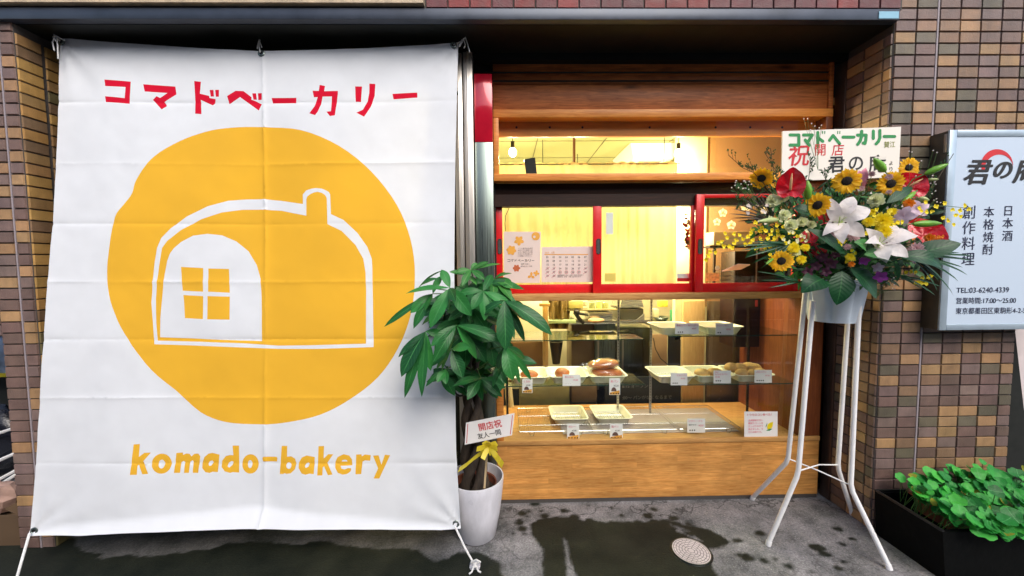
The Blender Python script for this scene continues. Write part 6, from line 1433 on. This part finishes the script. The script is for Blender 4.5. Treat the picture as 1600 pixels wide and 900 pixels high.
# ---------------------------------------------------------------- blooms, read off the photograph
Yf0 = 2.03
sunflower(1190, 278, 2.08, 38, (-.1, -.8, -.35), 'sunflower facing down beside the wispy twigs, nearest the transom')
sunflower(1323, 283, 2.00, 43, (.05, -1, .12), 'round fully open sunflower in front of the white board')
sunflower(1278, 321, 2.00, 43, (-.35, -1, .25), 'tilted sunflower between the red anthurium and the big white lily')
sunflower(1391, 287, 2.02, 42, (.45, -.9, -.1), 'sunflower in front of the right corner of the white board')
sunflower(1419, 262, 2.10, 34, (.55, -.8, .1), 'highest sunflower, overlapping the edge of the board')
sunflower(1221, 408, 1.98, 38, (-.12, -1, .05), 'lowest sunflower beside the yellow blooms over the glass case')
sunflower(1204, 284, 2.14, 26, (.4, -.7, .2), 'half hidden sunflower behind the downward facing one')
anthurium(1236, 289, 1.98, 43, 52, (-.05, -1, .12), (.1, 0, 1), 'upright red anthurium in front of the board corner')
anthurium(1424, 290, 2.06, 52, 40, (.3, -.9, .3), (1, 0, .5), 'red anthurium behind the sunflowers near the board')
anthurium(1448, 365, 2.03, 66, 42, (.2, -.9, .45), (1, 0, .35), 'widest red anthurium under the long green bud', False)
anthurium(1263, 372, 2.02, 28, 30, (0, -1, .6), (0, 0, 1), 'small cupped red anthurium below the cream carnations')
anthurium(1288, 340, 2.08, 26, 30, (.3, -1, .1), (0, 0, 1), 'red anthurium half hidden behind the big white lily', False)
anthurium(1273, 392, 2.06, 34, 26, (.1, -.9, -.2), (-.3, 0, 1), 'dark red anthurium low over the bucket', False)
lily(1311, 346, 1.96, 90, (.05, -1, .2), 'largest white lily facing the street', [(1297, 304, .034, .02), (1334, 302, .05, .02), (1360, 322, .062, -.02), (1352, 366, .05, -.03), (1317, 377, .05, -.05), (1285, 364, .045, -.02), (1291, 322, .042, -.03)])
lily(1373, 382, 1.95, 80, (.1, -.9, .5), 'second white lily under the yellow chrysanthemums', [(1353, 352, .045, .0), (1401, 347, .05, .03), (1434, 362, .055, .0), (1420, 398, .055, -.04), (1385, 408, .05, -.06), (1352, 375, .045, -.04)])
lily(1346, 292, 2.06, 60, (0, -.4, .9), 'closed pink lily standing in front of the board', [(1353, 258, .034, 0), (1342, 262, .028, .02), (1352, 268, .03, -.02), (1336, 270, .024, .02)], m_=M['pinklily'])
bud(1262, 312, 1262, 282, 2.0, 1.99, 15, M['bud'], 'short green bud standing beside the upright anthurium')
bud(1383, 268, 1365, 247, 2.0, 1.98, 15, M['bud'], 'bright green bud leaning across the board')
bud(1445, 272, 1482, 256, 2.02, 1.98, 13, M['bud'], 'pointed green bud sticking out towards the sign box')
bud(1427, 350, 1472, 349, 1.96, 1.95, 14, M['bud'], 'long yellow-green bud lying over the widest anthurium')
bud(1216, 343, 1185, 346, 1.99, 1.95, 11, M['palebud'], 'long pale bud pointing towards the window')
bud(1436, 309, 1452, 313, 2.02, 2.0, 9, M['palebud'], 'small pale bud under the high sunflower'); bud(1448, 281, 1467, 280, 2.04, 2.02, 6, M['palebud'], 'slim pale bud under the pointed green bud'); bud(1430, 300, 1408, 318, 2.04, 2.02, 10, M['bud'], 'short green bud over the orange blooms')
bud(1208, 404, 1197, 413, 2.0, 1.97, 6, M['bud'], 'small green bud beside the lowest sunflower')
for k, (x, y, d, Y_, lab) in enumerate(((1208, 314, 26, 2.04, 'cream carnation left of the red anthurium base'), (1224, 308, 20, 2.02, 'small cream carnation touching the upright anthurium'), (1226, 336, 22, 1.98, 'cream carnation at the root of the long pale bud'), (1236, 352, 24, 1.96, 'round cream carnation under the pale bud'), (1369, 313, 27, 2.0, 'pale yellow carnation right of the big lily'), (1254, 347, 20, 2.03, 'cream carnation behind the cupped anthurium'), (1243, 394, 18, 1.97, 'pale carnation beside the lowest sunflower'), (1268, 351, 16, 2.04, 'small dull carnation beside the half hidden anthurium'))):
    carnation(x, y, Y_, d, M['carn'], lab)
g1 = 'yellow chrysanthemums in the arrangement'
for x, y, d, Y_, lab in ((1379, 346, 34, 1.98, 'largest yellow chrysanthemum above the second lily'), (1357, 347, 20, 1.98, 'yellow chrysanthemum touching the big lily petal'), (1381, 362, 26, 1.96, 'yellow chrysanthemum right above the second lily'), (1240, 388, 22, 1.96, 'yellow chrysanthemum above the lowest sunflower'), (1258, 387, 16, 1.96, 'bright small yellow chrysanthemum under the cupped anthurium'), (1252, 406, 18, 1.97, 'yellow chrysanthemum right of the lowest sunflower'), (1394, 331, 16, 2.0, 'small lime chrysanthemum above the largest yellow one'), (1328, 402, 16, 1.96, 'yellow chrysanthemum below the big lily'), (1362, 332, 14, 2.0, 'yellow chrysanthemum beside the pale carnation'), (1310, 377, 12, 1.96, 'tiny yellow chrysanthemum left under the big lily')):
    mum(x, y, Y_, d, M['yellow'], lab, g1)
g2 = 'orange blooms in the arrangement'
for x, y, d, Y_, lab in ((1420, 318, 20, 2.0, 'orange bloom under the red anthurium'), (1452, 372, 18, 1.98, 'orange-yellow bloom under the widest anthurium'), (1464, 376, 13, 1.97, 'small orange bloom at the tip of the anthurium'), (1464, 396, 12, 1.96, 'orange bloom on the dark broad leaf'), (1330, 413, 12, 1.97, 'small orange bloom over the bucket'), (1434, 334, 16, 2.0, 'orange bloom beside the violet orchid')):
    mum(x, y, Y_, d, M['orange'], lab, g2, k_=40, pw=.3)
g3 = 'pale pink daisies in the arrangement'
for x, y, d, Y_, lab in ((1301, 366, 24, 1.98, 'pale pink daisy under the left lily petals'), (1332, 368, 24, 1.98, 'pale pink daisy under the right lily petals'), (1432, 389, 26, 1.96, 'pale pink daisy right of the second lily'), (1346, 295, 11, 2.0, 'small pink daisy under the pink lily'), (1389, 277, 13, 1.98, 'small pink daisy in front of the right sunflower'), (1389, 300, 10, 2.0, 'tiny pink daisy above the pale carnation'), (1362, 272, 12, 2.04, 'small pink daisy against the board'), (1324, 386, 14, 1.97, 'pale pink daisy between the two lilies')):
    mum(x, y, Y_, d, M['pinkmum'], lab, g3, k_=36, centre=M['plum'], pw=.26, name='daisy')
g4 = 'violet orchids in the arrangement'
orchidbloom(1412, 338, 2.0, 36, (M['lav'], M['purple']), 'white and violet orchid beside the largest chrysanthemum', g4, (-.3, -1, .1), .5); orchidbloom(1432, 328, 2.0, 34, (M['lav'], M['purple']), 'white and violet orchid over the long green bud', g4, (.3, -1, .3), 1.1)
orchidbloom(1376, 432, 1.96, 22, (M['purple'], M['purple']), 'magenta orchid drooping under the second lily', g4, (.1, -1, -.2), .2); orchidbloom(1372, 418, 1.96, 18, (M['lav'], M['purple']), 'pale magenta orchid above the drooping one', g4, (0, -1, 0), .9); orchidbloom(1350, 407, 1.96, 18, (M['purple'], M['lav']), 'magenta orchid peeping out under the green leaf fold', g4, (0, -1, 0), 2); orchidbloom(1364, 448, 1.99, 12, (M['purple'], M['purple']), 'lowest tiny magenta orchid over the tiles', g4, (0, -1, 0), 2.5); orchidbloom(1400, 366, 2.0, 26, (M['lav'], M['purple']), 'pale orchid behind the second lily', g4, (.2, -1, .4), .3)
orchidbloom(1430, 407, 2.0, 12, (M['lav'], M['purple']), 'small orchid under the dark broad leaf', g4)
g5 = 'dark plum orchids in the arrangement'
for k, (x, y, d, lab) in enumerate(((1285, 402, 20, 'plum orchid over the bucket beside the long leaf'), (1298, 412, 22, 'plum orchid lowest over the bucket'), (1275, 416, 18, 'plum orchid behind the yellow bloom'), (1290, 425, 18, 'darkest plum orchid above the bucket rim'), (1305, 398, 16, 'plum orchid under the big lily'), (1262, 425, 18, 'plum orchid touching the left bucket leaf'))):
    orchidbloom(x, y, 2.04, d, (M['plum'], M['purple'] if k % 2 else M['plum']), lab, g5, rot=k)
# oncidium sprays
def spray(pts, Y_, blooms, lab, m_=None, r_=.0014, fl=.0135, name='yellow_orchid_spray'):
    t = empty(name, P(*pts[0], Y_), lab, 'flower spray', 'yellow sprays in the arrangement'); MB().tube([HEART, *[P(x, y, Y_) for x, y in pts]], r_, 5).build('stem', M['stem'], t); B = MB()
    for x, y in blooms:
        c = P(x+rf.uniform(-1, 1), y+rf.uniform(-1, 1), Y_-rf.uniform(0, .03))
        for k in range(5): a = k*1.257+rf.random(); dr = Vector((math.cos(a), -.3, math.sin(a))); B.leaf(c, c+dr*fl*rf.uniform(.7, 1.2), fl*.9, nrm=(0, -1, 0), arch=.1, n=3, shape=(.6, .6))
    B.build('florets', m_ or M['yellow'], t)
spray([(1430, 345), (1455, 322), (1480, 322), (1510, 325)], 1.97, [(1439, 308+22), (1446, 316), (1455, 330), (1462, 322), (1474, 318), (1486, 328), (1498, 330), (1507, 322), (1512, 327), (1492, 337), (1500, 338), (1446, 331), (1436, 326), (1472, 340), (1480, 345), (1489, 352)], 'arching yellow spray reaching across the sign box')
spray([(1400, 425), (1425, 430), (1450, 440)], 2.0, [(1415, 426), (1423, 424), (1430, 426), (1440, 433), (1448, 434), (1452, 432), (1435, 441), (1440, 443), (1431, 442), (1445, 443), (1438, 438)], 'yellow spray hanging low under the right side leaves')
spray([(1235, 385), (1180, 372), (1140, 372), (1106, 398)], 2.0, [(1108, 393), (1106, 400), (1103, 405), (1118, 395), (1127, 378), (1136, 372), (1145, 380), (1150, 375), (1131, 384), (1139, 386), (1160, 374), (1168, 370), (1155, 366), (1147, 366), (1175, 375), (1122, 380), (1143, 388), (1163, 381), (1172, 366), (1133, 366)], 'yellow spray trailing in front of the third window')
spray([(1250, 360), (1210, 360), (1190, 358)], 2.02, [(1190, 357), (1196, 361), (1203, 366), (1210, 372), (1215, 366), (1208, 378), (1200, 372), (1214, 360), (1222, 370), (1186, 362), (1206, 360)], 'yellow spray beside the cream carnations', fl=.014)
spray([(1330, 420), (1335, 400)], 1.98, [(1330, 392), (1336, 396), (1326, 400), (1322, 408), (1333, 405), (1312, 383), (1318, 378)], 'short yellow spray between the lilies', fl=.012)
def rnd(n_, x0, x1, y0, y1, sd): q_ = random.Random(sd); return [(q_.uniform(x0, x1), q_.uniform(y0, y1)) for _ in range(n_)]
spray([(1300, 385), (1320, 372)], 1.99, rnd(16, 1288, 1345, 358, 392, 1), 'pale pink filler spray under the big lily', m_=M['pinkmum'], fl=.012, name='filler_spray')
spray([(1235, 360), (1225, 352)], 2.01, rnd(20, 1200, 1262, 340, 378, 2), 'lime filler spray below the long pale bud', m_=M['carn'], fl=.012, name='filler_spray')
spray([(1370, 350), (1375, 340)], 2.0, rnd(16, 1350, 1410, 326, 372, 3), 'bright yellow filler spray around the big chrysanthemum', fl=.013, name='filler_spray')
spray([(1300, 320), (1345, 305)], 2.05, rnd(14, 1290, 1420, 292, 330, 4), 'dotted white filler spray above the big lily', m_=M['lily'], fl=.008, name='filler_spray')
spray([(1430, 380), (1450, 370)], 1.99, rnd(14, 1425, 1478, 366, 400, 5), 'orange-yellow filler spray at the tip of the widest anthurium', m_=M['orange'], fl=.011, name='filler_spray')
spray([(1200, 380), (1215, 352)], 2.02, rnd(26, 1172, 1256, 335, 402, 6), 'yellow filler spray between the palm fronds and the cream carnations', fl=.0125, name='filler_spray')
spray([(1180, 340), (1190, 330)], 2.06, rnd(12, 1165, 1215, 318, 350, 7), 'white filler spray over the dark palm fan', m_=M['lily'], fl=.012, name='filler_spray')
# white waxy filler and baby's breath
def breath(x0, y0, x1, y1, Y_, n_, lab, seed):
    r = random.Random(seed); t = empty('gypsophila_spray', P(x0, y0, Y_), lab, 'flower spray', 'tiny white flower sprays'); S_, D_ = MB(), MB(); b0 = HEART.lerp(P((x0+x1)/2, y1+20, Y_), .8)
    for k in range(n_): c = P(r.uniform(x0, x1), r.uniform(y0, y1), Y_+r.uniform(-.05, .05)); S_.tube([b0, (b0+c)/2+Vector((r.uniform(-.02, .02), 0, .01)), c], .0006, 4); D_.blob(c, .0036, 6, 4, jit=.2)
    S_.build('stems', M['stem'], t); D_.build('buds', M['lily'], t)
breath(1420, 235, 1470, 330, 2.08, 46, 'white baby breath spray in front of the tile wall', 1); breath(1255, 185, 1285, 205, 2.2, 8, 'few white dots of baby breath above the board', 2); breath(1140, 282, 1175, 296, 2.05, 18, 'white baby breath dots under the wispy twigs', 3); breath(1370, 432, 1400, 455, 2.06, 12, 'few white dots of baby breath beside the bucket', 4)
def twigs(pts, Y_, lab, seed, m_=None):
    r = random.Random(seed); t = empty('wispy_twig', P(*pts[0], Y_), lab, 'twig', 'budded twigs in the arrangement'); S_, D_ = MB(), MB(); pp = [P(x, y, Y_) for x, y in pts]; S_.tube([HEART, *pp], .0016, 5)
    for i in range(len(pp)-1):
        for q_ in range(7):
            a = pp[i].lerp(pp[i+1], r.random()); b = a+Vector((r.uniform(-.03, .03), r.uniform(-.01, .01), r.uniform(-.005, .045))); S_.tube([a, b], .0009, 4)
            for w_ in range(3): e = a.lerp(b, r.uniform(.4, 1.1)); D_.blob(e+Vector((r.uniform(-.004, .004), 0, r.uniform(0, .006))), (.0028, .0028, .0045), 6, 4); D_.leaf(e, e+Vector((r.uniform(-.012, .012), -.004, r.uniform(0, .014))), .004, n=3)
    S_.build('branches', M['twig'], t); D_.build('buds', m_ or M['green'], t)
twigs([(1205, 300), (1178, 270), (1160, 262), (1138, 242)], 2.08, 'leftmost budded twig reaching over the transom sill', 1); twigs([(1210, 290), (1208, 262), (1204, 232)], 2.08, 'budded twig standing beside the board edge', 2); twigs([(1195, 295), (1180, 275), (1172, 252)], 2.1, 'budded twig between the two taller ones', 3); twigs([(1262, 290), (1265, 268), (1266, 250)], 2.02, 'short budded twig over the red lettering', 4); twigs([(1440, 320), (1452, 300), (1490, 240)], 2.04, 'long bare twig ending over the sign box corner', 5); twigs([(1300, 300), (1290, 280), (1288, 262)], 2.04, 'small budded twig beside the black lettering', 6); twigs([(1215, 292), (1213, 268), (1196, 240)], 2.1, 'crossing budded twig left of the board', 7)
# broad leaves
broad(1316, 423, 1307, 477, 2.0, 1.98, 34, 'broad leaf hanging straight over the bucket front', nrm=(-.4, -1, .2)); broad(1328, 420, 1370, 467, 1.98, 1.97, 42, 'broad leaf folding down to the right of the bucket', nrm=(.3, -1, .5)); broad(1345, 402, 1401, 441, 1.94, 1.95, 26, 'broad leaf curling under the second lily', arch=.25, nrm=(.4, -.6, .9)); broad(1420, 402, 1502, 380, 1.97, 1.9, 30, 'dark broad leaf pointing across the sign box', nrm=(.1, -.9, .6)); broad(1400, 400, 1472, 420, 1.96, 1.92, 26, 'dark broad leaf drooping below the pointed one', arch=.2)
broad(1262, 358, 1318, 402, 1.98, 1.97, 20, 'long dark leaf slanting under the big lily', arch=.12); broad(1276, 384, 1325, 398, 1.97, 1.97, 14, 'narrow dark leaf just above the plum orchids'); broad(1288, 437, 1252, 458, 2.03, 2.0, 36, 'broad leaf draped over the left bucket rim', arch=.2, nrm=(-.3, -.8, .8)); broad(1352, 392, 1334, 378, 1.95, 1.93, 22, 'bright green leaf folded between the lilies', arch=.2, m_=M['young']); broad(1375, 396, 1350, 398, 1.94, 1.93, 18, 'light green leaf edge under the second lily', m_=M['young'])
broad(1385, 318, 1425, 292, 2.0, 2.04, 16, 'slanting dark leaf over the pale carnation', nrm=(-.3, -1, .4)); broad(1238, 325, 1275, 335, 2.05, 2.02, 20, 'dull leaf behind the cream carnations'); broad(1430, 402, 1480, 375, 2.02, 1.96, 24, 'dark leaf behind the pale pink daisy')
# fronds
def frond(hub, tips, Y0_, lab, m_, w_=.012, name='palm_frond'):
    B = MB(); h = P(*hub, Y0_); B.tube([h, HEART], .003, 6)
    for x, y in tips: B.leaf(h+Vector((rf.uniform(-.01, .01), 0, 0)), P(x, y, Y0_+rf.uniform(-.06, .03)), w_, nrm=(rf.uniform(-.4, .4), -1, .3), arch=.07, shape=(.35, .6), n=8, fold=.3)
    new_thing(name, B, m_, lab, 'palm leaf', 'palm fronds in the arrangement')
frond((1204, 345), [(1170, 305), (1178, 302), (1188, 303), (1198, 306), (1160, 310), (1150, 318), (1143, 326), (1138, 334), (1142, 341), (1152, 346), (1162, 341), (1210, 304), (1165, 350)], 2.06, 'dark brown palm fan spread in front of the third window', M['darkpalm'], .010)
frond((1232, 382), [(1150, 385), (1156, 392), (1165, 402), (1175, 412), (1188, 420), (1200, 378), (1170, 378), (1185, 392), (1205, 412)], 2.02, 'green palm frond curving down beside the third window', M['palm'], .012)
frond((1250, 440), [(1182, 424), (1188, 438), (1200, 450), (1205, 432), (1215, 448)], 2.06, 'dark palm frond low in front of the counter sill', M['palm'], .009)
frond((1420, 400), [(1520, 408), (1512, 430), (1498, 440), (1478, 446), (1465, 455), (1490, 462), (1468, 440), (1522, 400), (1500, 395), (1505, 418)], 1.98, 'green palm frond drooping over the sign box side', M['palm'], .013)
frond((1400, 430), [(1450, 455), (1462, 462), (1440, 452), (1470, 448)], 2.0, 'narrow palm frond drooping beside the tile wall', M['palm'], .010)
# dark inner greenery
B = MB(); r = random.Random(31)
for k in range(2600):
    x = r.gauss(1318, 62); y = r.gauss(372, 42)
    if not (1168 < x < 1470 and 285 < y < 446): continue
    if (x-1318)**2/150**2+(y-368)**2/84**2 > 1: continue
    c = P(x, y, r.uniform(2.05, 2.36)); a = r.uniform(0, 6.28); d = Vector((math.cos(a), r.uniform(-.7, .2), math.sin(a)*.8)).normalized()*r.uniform(.03, .08); u_ = r.random(); B.leaf(c, c+d, r.uniform(.012, .035), nrm=(r.uniform(-.5, .5), -1, r.uniform(0, 1)), arch=.1, n=4, col=(.006+.04*u_*u_, .035+.17*u_*u_, .012+.02*u_, 1))
for k in range(260):
    x = r.uniform(1148, 1225); y = r.uniform(268, 330)
    if (y-268) < (1200-x)*.5: continue
    c = P(x, y, r.uniform(2.08, 2.2)); a = r.uniform(.3, 2.8); d = Vector((math.cos(a), r.uniform(-.5, .2), math.sin(a))).normalized()*r.uniform(.015, .035); B.leaf(c, c+d, r.uniform(.004, .009), n=3, col=(.012, .07, .018, 1))
o = B.build('inner_greenery', M['mixgreen']); tag(o, 'dark mixed greenery packed between the blooms above the bucket', 'greenery', kind='stuff')

# ================================================================ LIGHT BOX SIGN on the tile wall
Y0_ = YW-.115; xs0 = P(1487, 203, Y0_).x; z1 = P(1487, 203, Y0_).z; z0_ = P(1466, 516, Y0_).z; xs1 = xs0+.95
xs0 = (xs0+P(1466, 516, Y0_).x)/2
t = empty('sign_box', ((xs0+xs1)/2, YW-.06, z0_), 'pale blue illuminated box sign with black and navy lettering on the tile wall', 'sign')
MB().box((xs0, Y0_+.012, z0_), (xs1, YW-.0095, z1), bev=.003).build('case', M['signside'], t)
fw_ = .042
B = MB()
B.box((xs0-.001, Y0_, z0_-.001), (xs0+fw_, Y0_+.012, z1+.001), bev=.003); B.box((xs0+fw_+.0005, Y0_, z1-fw_*.9), (xs1, Y0_+.012, z1+.001), bev=.003); B.box((xs0+fw_+.0005, Y0_, z0_-.001), (xs1, Y0_+.012, z0_+fw_*.8), bev=.003); B.build('frame', M['signmetal'], t)
MB().box((xs0+fw_, Y0_+.004, z0_+fw_*.8), (xs1, Y0_+.008, z1-fw_*.9)).build('face', M['signwhite'], t, False)
MB().box((xs0+.02, Y0_+.014, z1-.12), (xs0-.002, Y0_+.03, z1-.015), bev=.002).build('latch', M['alu'], t)
Yt = Y0_+.004
def st(s, x, y, px, m_=M['navy'], **k): h = px*Y0_/FPX; return text(s, h, P(x, y, Yt-.0006), m_, t, **k)
for dx, dy, lf in ((0, 0, .0006), (1.1, 0, .0009), (.5, .9, .0012), (1.7, .4, .0015), (-.5, .4, .0018)):
    for s_, x_, y_, p_ in (('君', 1503, 284, 42), ('の', 1547, 277, 33), ('庵', 1581, 282, 41)): st(s_, x_+dx, y_+dy, p_, M['ink'], shear=.25, lift=lf, bold=.006)
B = MB(); cx_, cy_ = 1558, 256; vs = []
for k in range(21):
    a = math.radians(200-k*11.0*1.0); a = math.radians(205-k*11); r1 = 25; r0 = 25-9.5*math.sin(math.pi*min(1, .15+k/22)); vs += [P(cx_+r1*math.cos(a), cy_-r1*math.sin(a)+2, Yt-.001), P(cx_+r0*math.cos(a), cy_-r0*math.sin(a)+2, Yt-.001)]
B.add(vs, [(2*k, 2*k+2, 2*k+3, 2*k+1) for k in range(20)]); B.build('red_arc', M['inkred'], t, False)
for s, x, y, px, dy in (('日本酒', 1566, 336, 18.5, 19.5), ('本格焼酎', 1536, 338, 18.5, 19.5), ('創作料理', 1503, 340, 23, 24.3)):
    for k, ch in enumerate(s): st(ch, x-k*.6, y+k*dy, px*.98)
MB().box((P(1496, 213, Yt).x, Yt-.001, P(1496, 214, Yt).z), (xs1-.03, Yt-.0002, P(1496, 212.6, Yt).z)).build('shadow_line', M['navy'], t, False)
st('TEL:03-6240-4339', 1494, 457.5, 11.8, sx=.98); st('営業時間:17:00〜25:00', 1493, 474, 11.0, sx=.93); st('東京都墨田区東駒形4-2-5', 1492.5, 490, 11.2, sx=.93)

finish_texts()
